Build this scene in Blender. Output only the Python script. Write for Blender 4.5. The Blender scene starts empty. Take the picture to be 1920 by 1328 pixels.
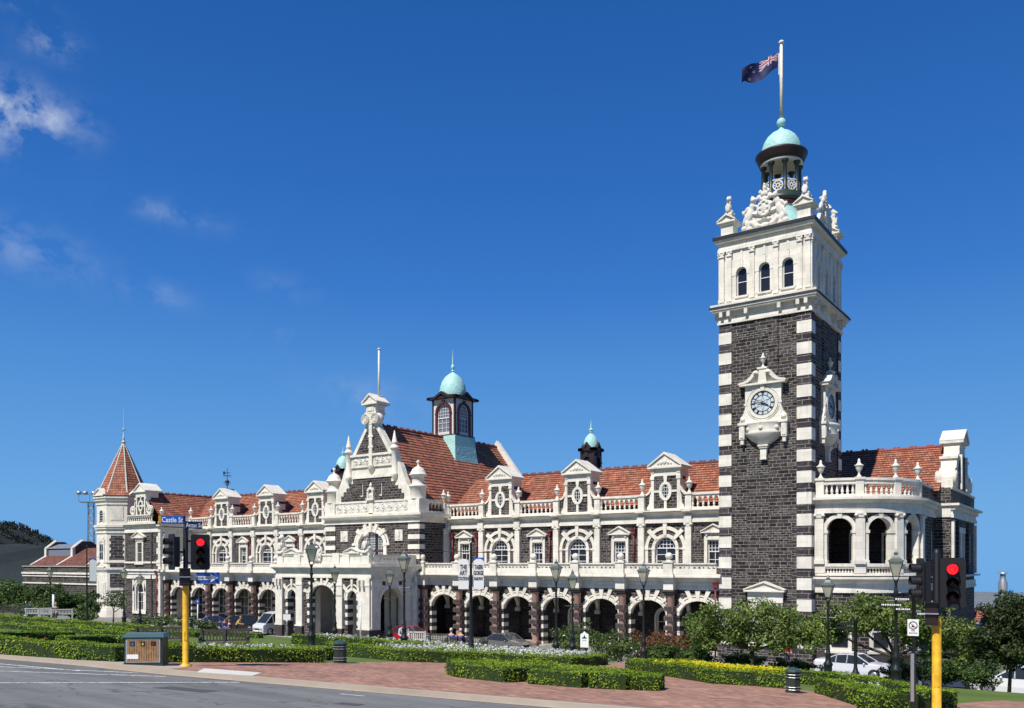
import bpy, bmesh, math, random
import numpy as np
from mathutils import Matrix, Vector
random.seed(7); RNG = np.random.default_rng(7)
C = bpy.context.scene.collection
PI = math.pi; R = math.radians

# ------------------------------------------------------------------ camera
cd = bpy.data.cameras.new('camera'); cam = bpy.data.objects.new('camera', cd); C.objects.link(cam)
cam.location = (16.87, -59.15, 7.0); cam.rotation_euler = (R(90), 0, R(35.37))
cd.sensor_width = 36; cd.lens = 36*1605/1920; cd.shift_y = 0.2036
cd.clip_start = 0.1; cd.clip_end = 9000
bpy.context.scene.camera = cam
# ------------------------------------------------------------------ sun and sky
SUN = Vector((-0.03, -1.0, 1.32)).normalized()
EL = math.asin(SUN.z); AZ = math.atan2(SUN.x, SUN.y)
sl = bpy.data.lights.new('sun', 'SUN'); sl.energy = 4.4; sl.angle = R(0.53); sl.color = (1, .955, .88)
so = bpy.data.objects.new('sun', sl); C.objects.link(so)
so.rotation_euler = SUN.to_track_quat('Z', 'Y').to_euler(); so.location = (0, -40, 80)
wd = bpy.data.worlds.new('World'); bpy.context.scene.world = wd; wd.use_nodes = True
wn = wd.node_tree; wn.nodes.clear()
def wnode(t, **k):
    n = wn.nodes.new(t)
    for a, b in k.items(): setattr(n, a, b)
    return n
sky = wnode('ShaderNodeTexSky', sky_type='NISHITA', sun_disc=False, sun_elevation=EL, sun_rotation=AZ, altitude=0, air_density=1.0, dust_density=0.25, ozone_density=2.6)
hs = wnode('ShaderNodeHueSaturation'); hs.inputs['Saturation'].default_value = 1.0; hs.inputs['Value'].default_value = 1.0
bg = wnode('ShaderNodeBackground'); bg.inputs['Strength'].default_value = 0.092
wo = wnode('ShaderNodeOutputWorld')
# deepen the clear-air gradient: pale at the horizon, deep blue overhead
tc0 = wnode('ShaderNodeTexCoord'); sp0 = wnode('ShaderNodeSeparateXYZ'); wn.links.new(tc0.outputs['Generated'], sp0.inputs[0])
rmp = wnode('ShaderNodeValToRGB'); wn.links.new(sp0.outputs[2], rmp.inputs[0]); el = rmp.color_ramp.elements
for i, (p_, c_) in enumerate([(0.0, (1.10, 3.15, 6.3)), (.06, (1.1, 3.05, 6.1)), (.2, (.62, 2.2, 5.4)), (.3, (.30, 1.52, 4.7)), (.4, (.19, 1.16, 4.0)), (.55, (.11, .84, 3.15)), (1.0, (.05, .62, 2.4))]):
    e_ = el[i] if i < 2 else el.new(p_)
    e_.position = p_; e_.color = (*[v/7 for v in c_], 1)
scl = wnode('ShaderNodeVectorMath', operation='SCALE'); scl.inputs['Scale'].default_value = 7; wn.links.new(rmp.outputs[0], scl.inputs[0])
mxs = wnode('ShaderNodeMixRGB'); mxs.inputs[0].default_value = .96; wn.links.new(sky.outputs[0], mxs.inputs[1]); wn.links.new(scl.outputs[0], mxs.inputs[2])
wn.links.new(mxs.outputs[0], hs.inputs['Color'])
# thin high cloud wisps, placed by direction in the sky
CLOUDS = [((55, 210), .045, .018, .85), ((5, 215), .03, .028, .8), ((95, 80), .020, .012, .65), ((45, 12), .02, .006, .4), ((320, 400), .045, .010, .30), ((25, 445), .05, .018, .22), ((60, 480), .07, .02, .16),
          ((290, 550), .030, .010, .26), ((540, 638), .035, .010, .22), ((535, 535), .03, .012, .12), ((690, 745), .06, .018, .2)]
tc = wnode('ShaderNodeTexCoord')
noi = wnode('ShaderNodeTexNoise'); noi.inputs['Scale'].default_value = 13; noi.inputs['Detail'].default_value = 9; noi.inputs['Roughness'].default_value = .62; noi.inputs['Distortion'].default_value = .12
mp0 = wnode('ShaderNodeMapping'); mp0.inputs['Scale'].default_value = (1.6, 1.6, 2.0); wn.links.new(tc.outputs['Generated'], mp0.inputs[0]); wn.links.new(mp0.outputs[0], noi.inputs['Vector'])
acc = None
mth = lambda op, **k: wnode('ShaderNodeMath', operation=op)
for (px, py), w_, h_, a_ in CLOUDS:
    k = (px-960)/1605; t = (1055-py)/1605
    d = Vector((.8154*k-.5789, .5789*k+.8154, t)).normalized()
    right = Vector((.8154, .5789, -0.25)).normalized(); up = d.cross(right).normalized()*-1; right = up.cross(d).normalized()
    sub = wnode('ShaderNodeVectorMath', operation='SUBTRACT'); sub.inputs[1].default_value = d; wn.links.new(tc.outputs['Generated'], sub.inputs[0])
    sq = []
    for ax, s_ in ((right, w_), (up, h_)):
        dt = wnode('ShaderNodeVectorMath', operation='DOT_PRODUCT'); dt.inputs[1].default_value = ax/s_; wn.links.new(sub.outputs[0], dt.inputs[0])
        m2 = mth('MULTIPLY'); wn.links.new(dt.outputs['Value'], m2.inputs[0]); wn.links.new(dt.outputs['Value'], m2.inputs[1]); sq.append(m2)
    ad = mth('ADD'); wn.links.new(sq[0].outputs[0], ad.inputs[0]); wn.links.new(sq[1].outputs[0], ad.inputs[1])
    ng = mth('MULTIPLY'); ng.inputs[1].default_value = -1; wn.links.new(ad.outputs[0], ng.inputs[0])
    ex = mth('EXPONENT'); wn.links.new(ng.outputs[0], ex.inputs[0])
    ml = mth('MULTIPLY'); ml.inputs[1].default_value = a_*.78; wn.links.new(ex.outputs[0], ml.inputs[0])
    if acc is None: acc = ml
    else:
        a2 = mth('ADD'); wn.links.new(acc.outputs[0], a2.inputs[0]); wn.links.new(ml.outputs[0], a2.inputs[1]); acc = a2
mr = wnode('ShaderNodeMapRange'); mr.inputs['From Min'].default_value = .42; mr.inputs['From Max'].default_value = .64; wn.links.new(noi.outputs['Fac'], mr.inputs['Value'])
cm = mth('MULTIPLY'); wn.links.new(mr.outputs[0], cm.inputs[0]); wn.links.new(acc.outputs[0], cm.inputs[1])
mixc = wnode('ShaderNodeMixRGB'); mixc.inputs['Color2'].default_value = (4.6, 5.2, 6.4, 1)
wn.links.new(cm.outputs[0], mixc.inputs['Fac']); wn.links.new(hs.outputs[0], mixc.inputs['Color1'])
wn.links.new(mixc.outputs[0], bg.inputs['Color']); wn.links.new(bg.outputs[0], wo.inputs['Surface'])
vs = bpy.context.scene.view_settings
vs.view_transform = 'Standard'; vs.look = 'None'; vs.exposure = 0.45; vs.gamma = 1; vs.use_curve_mapping = False
bpy.context.scene.cycles.max_bounces = 6

# ------------------------------------------------------------------ terrain height: the gardens fall gently towards the station
def g(Y):
    if Y < -59.15: return 5.3
    if Y < -25: return 5.3-.0812*(Y+59.15)
    if Y < -8: return 0.1+(2.527-.1)*(-8-Y)/17
    if Y > 50: return 0.1-.055*(Y-50)
    return 0.1

# ------------------------------------------------------------------ materials
def newmat(name):
    m = bpy.data.materials.new(name); m.use_nodes = True
    nt = m.node_tree; b = nt.nodes['Principled BSDF']
    return m, nt, b
def nd(nt, t, **k):
    n = nt.nodes.new(t)
    for a, b in k.items():
        if a.startswith('i_'): n.inputs[a[2:].replace('_', ' ')].default_value = b
        else: setattr(n, a, b)
    return n
def plain(name, col, rough=.6, metal=0, var=.12, scale=2.0, bump=0, spec=.4, detail=6, stain=0, joints=0):
    m, nt, b = newmat(name); L = nt.links
    geo = nd(nt, 'ShaderNodeNewGeometry')
    n = nd(nt, 'ShaderNodeTexNoise', i_Scale=scale, i_Detail=detail); L.new(geo.outputs['Position'], n.inputs['Vector'])
    cr = nd(nt, 'ShaderNodeMapRange'); cr.inputs['To Min'].default_value = 1-var; cr.inputs['To Max'].default_value = 1+var*.5
    cr.inputs['From Min'].default_value = .3; cr.inputs['From Max'].default_value = .7
    L.new(n.outputs['Fac'], cr.inputs['Value'])
    mx = nd(nt, 'ShaderNodeVectorMath', operation='SCALE'); mx.inputs[0].default_value = col[:3]; L.new(cr.outputs[0], mx.inputs['Scale'])
    src = mx.outputs[0]
    if stain:
        mp = nd(nt, 'ShaderNodeMapping'); mp.inputs['Scale'].default_value = (3.2, 3.2, .35); L.new(geo.outputs['Position'], mp.inputs[0])
        n2 = nd(nt, 'ShaderNodeTexNoise', i_Scale=1.0, i_Detail=8.0, i_Roughness=.65); L.new(mp.outputs[0], n2.inputs['Vector'])
        r2 = nd(nt, 'ShaderNodeMapRange'); r2.inputs['From Min'].default_value = .54; r2.inputs['From Max'].default_value = .78; r2.inputs['To Max'].default_value = stain; L.new(n2.outputs['Fac'], r2.inputs['Value'])
        m3 = nd(nt, 'ShaderNodeMixRGB'); m3.inputs['Color2'].default_value = (col[0]*.45, col[1]*.42, col[2]*.36, 1); L.new(r2.outputs[0], m3.inputs['Fac']); L.new(src, m3.inputs['Color1']); src = m3.outputs[0]
    if joints:
        geo2, co = wallcoord(nt); t = nd(nt, 'ShaderNodeTexBrick', offset=.5); t.inputs['Scale'].default_value = 1; t.inputs['Brick Width'].default_value = .95; t.inputs['Row Height'].default_value = .44; t.inputs['Mortar Size'].default_value = .009; t.inputs['Mortar Smooth'].default_value = .3
        t.inputs['Color1'].default_value = (.90, .90, .89, 1); t.inputs['Color2'].default_value = (1.03, 1.02, 1.0, 1); t.inputs['Mortar'].default_value = (1-joints, 1-joints, 1-joints*1.1, 1); L.new(co, t.inputs['Vector'])
        m4 = nd(nt, 'ShaderNodeVectorMath', operation='MULTIPLY'); L.new(src, m4.inputs[0]); L.new(t.outputs[0], m4.inputs[1]); src = m4.outputs[0]
    L.new(src, b.inputs['Base Color'])
    b.inputs['Roughness'].default_value = rough; b.inputs['Metallic'].default_value = metal; b.inputs['Specular IOR Level'].default_value = spec
    if bump:
        n3 = nd(nt, 'ShaderNodeTexNoise', i_Scale=scale*9, i_Detail=4.0); L.new(geo.outputs['Position'], n3.inputs['Vector'])
        bp = nd(nt, 'ShaderNodeBump', i_Strength=bump, i_Distance=.02); L.new(n3.outputs['Fac'], bp.inputs['Height']); L.new(bp.outputs[0], b.inputs['Normal'])
    return m
def wallcoord(nt):
    """2D wall coordinates from world position: along the wall, height."""
    L = nt.links
    geo = nd(nt, 'ShaderNodeNewGeometry'); sp = nd(nt, 'ShaderNodeSeparateXYZ'); L.new(geo.outputs['Position'], sp.inputs[0])
    sn = nd(nt, 'ShaderNodeSeparateXYZ'); L.new(geo.outputs['True Normal'], sn.inputs[0])
    ax = nd(nt, 'ShaderNodeMath', operation='ABSOLUTE'); ay = nd(nt, 'ShaderNodeMath', operation='ABSOLUTE')
    L.new(sn.outputs[0], ax.inputs[0]); L.new(sn.outputs[1], ay.inputs[0])
    gt = nd(nt, 'ShaderNodeMath', operation='GREATER_THAN'); L.new(ax.outputs[0], gt.inputs[0]); L.new(ay.outputs[0], gt.inputs[1])
    mx = nd(nt, 'ShaderNodeMix', data_type='FLOAT'); L.new(gt.outputs[0], mx.inputs['Factor']); L.new(sp.outputs[0], mx.inputs['A']); L.new(sp.outputs[1], mx.inputs['B'])
    cb = nd(nt, 'ShaderNodeCombineXYZ'); L.new(mx.outputs[0], cb.inputs[0]); L.new(sp.outputs[2], cb.inputs[1])
    return geo, cb.outputs[0]
def basalt(name, dark=(.030, .026, .029), light=(.085, .073, .078), mortar=(.36, .33, .31), ms=.018, sc=1.0):
    m, nt, b = newmat(name); L = nt.links
    geo, co = wallcoord(nt)
    def br(w, h, off, m_):
        t = nd(nt, 'ShaderNodeTexBrick', offset=off, offset_frequency=2, squash=1.0)
        t.inputs['Scale'].default_value = 1.0/sc; t.inputs['Brick Width'].default_value = w; t.inputs['Row Height'].default_value = h
        t.inputs['Mortar Size'].default_value = m_; t.inputs['Mortar Smooth'].default_value = .1; t.inputs['Bias'].default_value = -.1
        t.inputs['Color1'].default_value = (*dark, 1); t.inputs['Color2'].default_value = (*light, 1); t.inputs['Mortar'].default_value = (*mortar, 1)
        L.new(co, t.inputs['Vector']); return t
    A = br(.62, .29, .5, ms); B = br(.46, .1933, .42, ms); D = br(.9, .29, .3, ms)
    # choose by blocks of 0.58 m height
    dv = nd(nt, 'ShaderNodeVectorMath', operation='MULTIPLY'); dv.inputs[1].default_value = (1/(1.86*sc), 1/(.58*sc), 0); L.new(co, dv.inputs[0])
    fl = nd(nt, 'ShaderNodeVectorMath', operation='FLOOR'); L.new(dv.outputs[0], fl.inputs[0])
    wnz = nd(nt, 'ShaderNodeTexWhiteNoise', noise_dimensions='2D'); L.new(fl.outputs[0], wnz.inputs['Vector'])
    g1 = nd(nt, 'ShaderNodeMath', operation='GREATER_THAN'); g1.inputs[1].default_value = .45; L.new(wnz.outputs['Value'], g1.inputs[0])
    g2 = nd(nt, 'ShaderNodeMath', operation='GREATER_THAN'); g2.inputs[1].default_value = .75; L.new(wnz.outputs['Value'], g2.inputs[0])
    m1 = nd(nt, 'ShaderNodeMixRGB'); L.new(g1.outputs[0], m1.inputs[0]); L.new(A.outputs[0], m1.inputs[1]); L.new(B.outputs[0], m1.inputs[2])
    m2 = nd(nt, 'ShaderNodeMixRGB'); L.new(g2.outputs[0], m2.inputs[0]); L.new(m1.outputs[0], m2.inputs[1]); L.new(D.outputs[0], m2.inputs[2])
    f1 = nd(nt, 'ShaderNodeMixRGB'); L.new(g1.outputs[0], f1.inputs[0]); L.new(A.outputs['Fac'], f1.inputs[1]); L.new(B.outputs['Fac'], f1.inputs[2])
    f2 = nd(nt, 'ShaderNodeMixRGB'); L.new(g2.outputs[0], f2.inputs[0]); L.new(f1.outputs[0], f2.inputs[1]); L.new(D.outputs['Fac'], f2.inputs[2])
    n = nd(nt, 'ShaderNodeTexNoise', i_Scale=5.0, i_Detail=5.0); L.new(geo.outputs['Position'], n.inputs['Vector'])
    rr = nd(nt, 'ShaderNodeMapRange'); rr.inputs['From Min'].default_value = .3; rr.inputs['From Max'].default_value = .7; rr.inputs['To Min'].default_value = .55; rr.inputs['To Max'].default_value = 1.4; L.new(n.outputs['Fac'], rr.inputs['Value'])
    sc_ = nd(nt, 'ShaderNodeVectorMath', operation='SCALE'); L.new(m2.outputs[0], sc_.inputs[0]); L.new(rr.outputs[0], sc_.inputs['Scale'])
    L.new(sc_.outputs[0], b.inputs['Base Color']); b.inputs['Roughness'].default_value = .85; b.inputs['Specular IOR Level'].default_value = .25
    iv = nd(nt, 'ShaderNodeMath', operation='SUBTRACT'); iv.inputs[0].default_value = 1.0; L.new(f2.outputs[0], iv.inputs[1])
    ad = nd(nt, 'ShaderNodeMath', operation='MULTIPLY_ADD'); L.new(n.outputs['Fac'], ad.inputs[0]); ad.inputs[1].default_value = .9; L.new(iv.outputs[0], ad.inputs[2])
    bp = nd(nt, 'ShaderNodeBump', i_Strength=1.0, i_Distance=.05); L.new(ad.outputs[0], bp.inputs['Height']); L.new(bp.outputs[0], b.inputs['Normal'])
    return m
def tiles(name, c1=(.255, .088, .052), c2=(.44, .172, .105), mor=(.05, .018, .012), w=.24, h=.36, rough=.75):
    m, nt, b = newmat(name); L = nt.links
    geo = nd(nt, 'ShaderNodeNewGeometry'); uv = nd(nt, 'ShaderNodeUVMap')
    t = nd(nt, 'ShaderNodeTexBrick', offset=.5); t.inputs['Scale'].default_value = 1
    t.inputs['Brick Width'].default_value = w; t.inputs['Row Height'].default_value = h; t.inputs['Mortar Size'].default_value = .012
    t.inputs['Color1'].default_value = (*c1, 1); t.inputs['Color2'].default_value = (*c2, 1); t.inputs['Mortar'].default_value = (*mor, 1)
    L.new(uv.outputs[0], t.inputs['Vector'])
    n = nd(nt, 'ShaderNodeTexNoise', i_Scale=1.1, i_Detail=8.0, i_Roughness=.6); L.new(geo.outputs['Position'], n.inputs['Vector'])
    rr = nd(nt, 'ShaderNodeMapRange'); rr.inputs['From Min'].default_value = .3; rr.inputs['From Max'].default_value = .7; rr.inputs['To Min'].default_value = .68; rr.inputs['To Max'].default_value = 1.2; L.new(n.outputs['Fac'], rr.inputs['Value'])
    s = nd(nt, 'ShaderNodeVectorMath', operation='SCALE'); L.new(t.outputs[0], s.inputs[0]); L.new(rr.outputs[0], s.inputs['Scale'])
    L.new(s.outputs[0], b.inputs['Base Color']); b.inputs['Roughness'].default_value = rough; b.inputs['Specular IOR Level'].default_value = .3
    bp = nd(nt, 'ShaderNodeBump', i_Strength=.6, i_Distance=.03, invert=True); L.new(t.outputs['Fac'], bp.inputs['Height']); L.new(bp.outputs[0], b.inputs['Normal'])
    return m
def leafmat(name, c1, c2, trans=.25, rough=.55, scale=3.0):
    m, nt, b = newmat(name); L = nt.links
    geo = nd(nt, 'ShaderNodeNewGeometry')
    n = nd(nt, 'ShaderNodeTexNoise', i_Scale=scale, i_Detail=6.0); L.new(geo.outputs['Position'], n.inputs['Vector'])
    ad = nd(nt, 'ShaderNodeMath', operation='MULTIPLY_ADD'); L.new(geo.outputs['Random Per Island'], ad.inputs[0]); ad.inputs[1].default_value = .8; 
    sb = nd(nt, 'ShaderNodeMath', operation='MULTIPLY_ADD'); L.new(n.outputs['Fac'], sb.inputs[0]); sb.inputs[1].default_value = 1.6; sb.inputs[2].default_value = -.7; L.new(sb.outputs[0], ad.inputs[2])
    mx = nd(nt, 'ShaderNodeMixRGB', use_clamp=True); mx.inputs[1].default_value = (*c1, 1); mx.inputs[2].default_value = (*c2, 1); L.new(ad.outputs[0], mx.inputs[0])
    L.new(mx.outputs[0], b.inputs['Base Color']); b.inputs['Roughness'].default_value = rough; b.inputs['Specular IOR Level'].default_value = .3
    if trans:
        tr = nd(nt, 'ShaderNodeBsdfTranslucent'); L.new(mx.outputs[0], tr.inputs['Color'])
        ms = nd(nt, 'ShaderNodeMixShader'); ms.inputs[0].default_value = trans; L.new(b.outputs[0], ms.inputs[1]); L.new(tr.outputs[0], ms.inputs[2])
        L.new(ms.outputs[0], nt.nodes['Material Output'].inputs['Surface'])
    return m
def glassmat(name, col=(.018, .02, .028), rough=.06):
    m, nt, b = newmat(name)
    geo = nd(nt, 'ShaderNodeNewGeometry'); n = nd(nt, 'ShaderNodeTexNoise', i_Scale=.9, i_Detail=2.0); nt.links.new(geo.outputs['Position'], n.inputs['Vector'])
    bp = nd(nt, 'ShaderNodeBump', i_Strength=.08, i_Distance=.1); nt.links.new(n.outputs['Fac'], bp.inputs['Height']); nt.links.new(bp.outputs[0], b.inputs['Normal'])
    b.inputs['Base Color'].default_value = (*col, 1); b.inputs['Roughness'].default_value = rough; b.inputs['Specular IOR Level'].default_value = .5
    return m
def emis(name, col, st):
    m, nt, b = newmat(name); b.inputs['Base Color'].default_value = (*[c*.4 for c in col], 1); b.inputs['Emission Color'].default_value = (*col, 1); b.inputs['Emission Strength'].default_value = st; return m
def patina(name):
    m, nt, b = newmat(name); L = nt.links; geo = nd(nt, 'ShaderNodeNewGeometry')
    t = nd(nt, 'ShaderNodeTexVoronoi', i_Scale=4.5); L.new(geo.outputs['Position'], t.inputs['Vector'])
    n = nd(nt, 'ShaderNodeTexNoise', i_Scale=1.7, i_Detail=9.0, i_Roughness=.7); L.new(geo.outputs['Position'], n.inputs['Vector'])
    mx = nd(nt, 'ShaderNodeMixRGB'); mx.inputs[1].default_value = (.16, .40, .38, 1); mx.inputs[2].default_value = (.52, .76, .71, 1); L.new(n.outputs['Fac'], mx.inputs[0])
    L.new(mx.outputs[0], b.inputs['Base Color']); b.inputs['Roughness'].default_value = .6
    bp = nd(nt, 'ShaderNodeBump', i_Strength=.5, i_Distance=.04); L.new(t.outputs['Distance'], bp.inputs['Height']); L.new(bp.outputs[0], b.inputs['Normal'])
    return m
W = plain('limestone', (.735, .695, .615), .75, var=.13, scale=1.3, bump=.2, stain=.62, joints=.30)
W2 = plain('limestone_carved', (.67, .635, .565), .8, var=.2, scale=2.6, bump=.3, stain=.75)
BAS = basalt('basalt_blocks', (.018, .0145, .014), (.090, .077, .075), (.30, .275, .25), .019, .84)
BAQ = basalt('basalt_quoin_blocks', (.032, .027, .031), (.07, .06, .066), (.30, .28, .27), .014, 1.3)
DST = plain('dark_stone', (.055, .046, .045), .75, var=.35, scale=3, bump=.4)
PNK = plain('pink_granite', (.40, .235, .185), .45, var=.25, scale=14, bump=0, spec=.5)
DPK = plain('rusticated_brown_stone', (.145, .105, .095), .8, var=.3, scale=5, bump=.4)
TIL = tiles('terracotta_tiles')
RDG = plain('ridge_tiles', (.16, .055, .045), .7, var=.3, scale=4)
COP = patina('copper_patina')
MAR = plain('maroon_paint', (.085, .020, .022), .45, var=.2)
BRN = plain('dark_brown_paint', (.030, .017, .017), .45, var=.2)
REDP = plain('red_oxide_pipe', (.16, .022, .025), .5, var=.2)
CREAM = plain('cream_paint', (.62, .60, .53), .6, var=.1)
GRN = plain('dark_green_paint', (.028, .042, .034), .4, var=.2)
GLS = glassmat('window_glass'); GLS2 = glassmat('lantern_window_glass', (.16, .17, .21), .15)
WFR = plain('white_window_paint', (.72, .71, .68), .5, var=.05)
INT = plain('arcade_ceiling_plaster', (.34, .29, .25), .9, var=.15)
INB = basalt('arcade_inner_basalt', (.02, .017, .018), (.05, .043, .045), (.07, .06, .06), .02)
BLK = plain('black_iron', (.012, .014, .014), .42, var=.2, spec=.5)
BLP = plain('black_plastic', (.010, .010, .012), .5, var=.1)
YEL = plain('yellow_pole_paint', (.74, .42, .02), .45, var=.25, scale=7, stain=.5)
GLV = plain('galvanised_steel', (.42, .43, .43), .4, metal=.7, var=.15)
CONC = plain('concrete', (.40, .37, .32), .9, var=.18, scale=3, bump=.3)
LAMPG = None

# ------------------------------------------------------------------ mesh builder
class M:
    def __init__(s, T=None): s.v = []; s.f = []; s.m = []; s.mats = []; s.T = T; s.sm = []
    def mi(s, mat):
        if mat not in s.mats: s.mats.append(mat)
        return s.mats.index(mat)
    def add(s, vs_, fs, mat, smooth=False):
        o = len(s.v); i = s.mi(mat)
        if s.T is not None: vs_ = [tuple(s.T @ Vector(p)) for p in vs_]
        s.v += vs_; s.f += [tuple(a+o for a in f_) for f_ in fs]; s.m += [i]*len(fs); s.sm += [smooth]*len(fs)
    def quad(s, a, b, c, d, mat): s.add([a, b, c, d], [(0, 1, 2, 3)], mat)
    def poly(s, pts, mat): s.add(list(pts), [tuple(range(len(pts)))], mat)
    def box(s, x0, x1, y0, y1, z0, z1, mat):
        if x0 > x1: x0, x1 = x1, x0
        if y0 > y1: y0, y1 = y1, y0
        if z0 > z1: z0, z1 = z1, z0
        s.add([(x0, y0, z0), (x1, y0, z0), (x1, y1, z0), (x0, y1, z0), (x0, y0, z1), (x1, y0, z1), (x1, y1, z1), (x0, y1, z1)],
              [(0, 3, 2, 1), (4, 5, 6, 7), (0, 1, 5, 4), (1, 2, 6, 5), (2, 3, 7, 6), (3, 0, 4, 7)], mat)
    def prism(s, pts, y0, y1, mat, smooth=False):
        """polygon in XZ (counter-clockwise seen from -Y) extruded in Y"""
        n = len(pts)
        s.add([(x, y0, z) for x, z in pts]+[(x, y1, z) for x, z in pts],
              [tuple(range(n)), tuple(range(2*n-1, n-1, -1))]+[(i, i+n, (i+1) % n+n, (i+1) % n) for i in range(n)], mat)
    def slab(s, pts, z0, z1, mat):
        """polygon in XY (ccw from above) extruded in Z"""
        n = len(pts)
        s.add([(x, y, z0) for x, y in pts]+[(x, y, z1) for x, y in pts],
              [tuple(range(n-1, -1, -1)), tuple(range(n, 2*n))]+[(i, (i+1) % n, (i+1) % n+n, i+n) for i in range(n)], mat)
    def ring(s, cx, cz, r0, r1, a0, a1, y0, y1, mat, n=16, sz=1.0):
        """arch band in XZ from angle a0 to a1, thick from y0 to y1"""
        P = []
        for i in range(n+1):
            a = a0+(a1-a0)*i/n; c, t = math.cos(a), math.sin(a)
            P += [(cx+r0*c, y0, cz+r0*t*sz), (cx+r1*c, y0, cz+(r1*t if sz == 1 else (r0*sz+(r1-r0))*t)), (cx+r1*c, y1, cz+(r1*t if sz == 1 else (r0*sz+(r1-r0))*t)), (cx+r0*c, y1, cz+r0*t*sz)]
        F = []
        for i in range(n):
            b = i*4
            for k in range(4): F.append((b+k, b+(k+1) % 4, b+4+(k+1) % 4, b+4+k))
        F += [(0, 3, 2, 1), (n*4, n*4+1, n*4+2, n*4+3)]
        s.add(P, F, mat)
    def lathe(s, prof, cx, cy, mat, n=12, z0=0, a0=0, a1=2*PI, sq=1.0):
        P = []; full = abs(a1-a0-2*PI) < 1e-6; k = n if full else n+1
        for r, z in prof:
            for i in range(k):
                a = a0+(a1-a0)*i/n; P.append((cx+r*math.cos(a), cy+r*math.sin(a)*sq, z0+z))
        F = []
        for j in range(len(prof)-1):
            for i in range(n):
                F.append((j*k+i, j*k+(i+1) % k, (j+1)*k+(i+1) % k, (j+1)*k+i))
        s.add(P, F, mat, smooth=n > 8)
        if full:
            if prof[0][0] > 1e-4: s.add([P[i] for i in range(k)], [tuple(range(k-1, -1, -1))], mat)
            if prof[-1][0] > 1e-4: s.add([P[-k+i] for i in range(k)], [tuple(range(k))], mat)
    def tube(s, p0, p1, r0, r1, mat, n=8):
        p0, p1 = Vector(p0), Vector(p1); d = (p1-p0)
        if d.length < 1e-6: return
        q = d.to_track_quat('Z', 'Y'); P = []
        for p, r in ((p0, r0), (p1, r1)):
            for i in range(n): P.append(tuple(p+q @ Vector((r*math.cos(2*PI*i/n), r*math.sin(2*PI*i/n), 0))))
        s.add(P, [(i, (i+1) % n, (i+1) % n+n, i+n) for i in range(n)]+[tuple(range(n-1, -1, -1)), tuple(range(n, 2*n))], mat, smooth=n > 6)
    def ell(s, c, r, mat, rot=None, nu=12, nv=8):
        P = []; q = rot.to_matrix() if rot else None
        for j in range(nv+1):
            t = PI*j/nv
            for i in range(nu):
                a = 2*PI*i/nu; p = Vector((r[0]*math.sin(t)*math.cos(a), r[1]*math.sin(t)*math.sin(a), r[2]*math.cos(t)))
                if q: p = q @ p
                P.append((c[0]+p.x, c[1]+p.y, c[2]+p.z))
        s.add(P, [(j*nu+i, (j+1)*nu+i, (j+1)*nu+(i+1) % nu, j*nu+(i+1) % nu) for j in range(nv) for i in range(nu)], mat, smooth=True)
    def wall(s, x0, x1, z0, z1, opens, y, depth, mat, rev=None, back=True, n=12):
        """wall facing -Y with openings (cx, halfwidth, zbottom, zspring, rise)"""
        rev = rev or mat; opens = sorted(opens); x = x0
        ys = [y, y+depth] if back else [y]
        for cx, hw, zb, zs, ri in opens:
            for k, yy in enumerate(ys):
                def Q(a, b, c, d):
                    p = [(a, yy, c), (b, yy, c), (b, yy, d), (a, yy, d)]
                    if k: p.reverse()
                    s.quad(*p, mat)
                if cx-hw > x+1e-5: Q(x, cx-hw, z0, z1)
                if zb > z0+1e-5: Q(cx-hw, cx+hw, z0, zb)
                if ri < 1e-5:
                    if zs < z1-1e-5: Q(cx-hw, cx+hw, zs, z1)
                else:
                    pr = None
                    for i in range(n+1):
                        a = PI-PI*i/n; p = (cx+hw*math.cos(a), zs+ri*math.sin(a))
                        if pr:
                            q = [(pr[0], yy, pr[1]), (p[0], yy, p[1]), (p[0], yy, z1), (pr[0], yy, z1)]
                            if k: q.reverse()
                            s.quad(*q, mat)
                        pr = p
            # reveals
            y1 = y+depth
            s.quad((cx-hw, y, zb), (cx-hw, y1, zb), (cx-hw, y1, zs), (cx-hw, y, zs), rev)
            s.quad((cx+hw, y1, zb), (cx+hw, y, zb), (cx+hw, y, zs), (cx+hw, y1, zs), rev)
            if zb > z0+1e-5: s.quad((cx-hw, y, zb), (cx+hw, y, zb), (cx+hw, y1, zb), (cx-hw, y1, zb), rev)
            if ri < 1e-5: s.quad((cx-hw, y1, zs), (cx+hw, y1, zs), (cx+hw, y, zs), (cx-hw, y, zs), rev)
            else:
                pr = None
                for i in range(n+1):
                    a = PI-PI*i/n; p = (cx+hw*math.cos(a), zs+ri*math.sin(a))
                    if pr: s.quad((pr[0], y, pr[1]), (pr[0], y1, pr[1]), (p[0], y1, p[1]), (p[0], y, p[1]), rev)
                    pr = p
            x = cx+hw
        for k, yy in enumerate(ys):
            if x1 > x+1e-5:
                p = [(x, yy, z0), (x1, yy, z0), (x1, yy, z1), (x, yy, z1)]
                if k: p.reverse()
                s.quad(*p, mat)
        if back:
            s.quad((x0, y, z1), (x1, y, z1), (x1, y+depth, z1), (x0, y+depth, z1), mat)
            s.quad((x0, y+depth, z0), (x0, y, z0), (x0, y, z1), (x0, y+depth, z1), mat)
            s.quad((x1, y, z0), (x1, y+depth, z0), (x1, y+depth, z1), (x1, y, z1), mat)
    def mesh(s, name):
        me = bpy.data.meshes.new(name); me.from_pydata(s.v, [], s.f)
        for m in s.mats: me.materials.append(m)
        me.polygons.foreach_set('material_index', s.m); me.polygons.foreach_set('use_smooth', s.sm); me.update()
        return me
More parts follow.
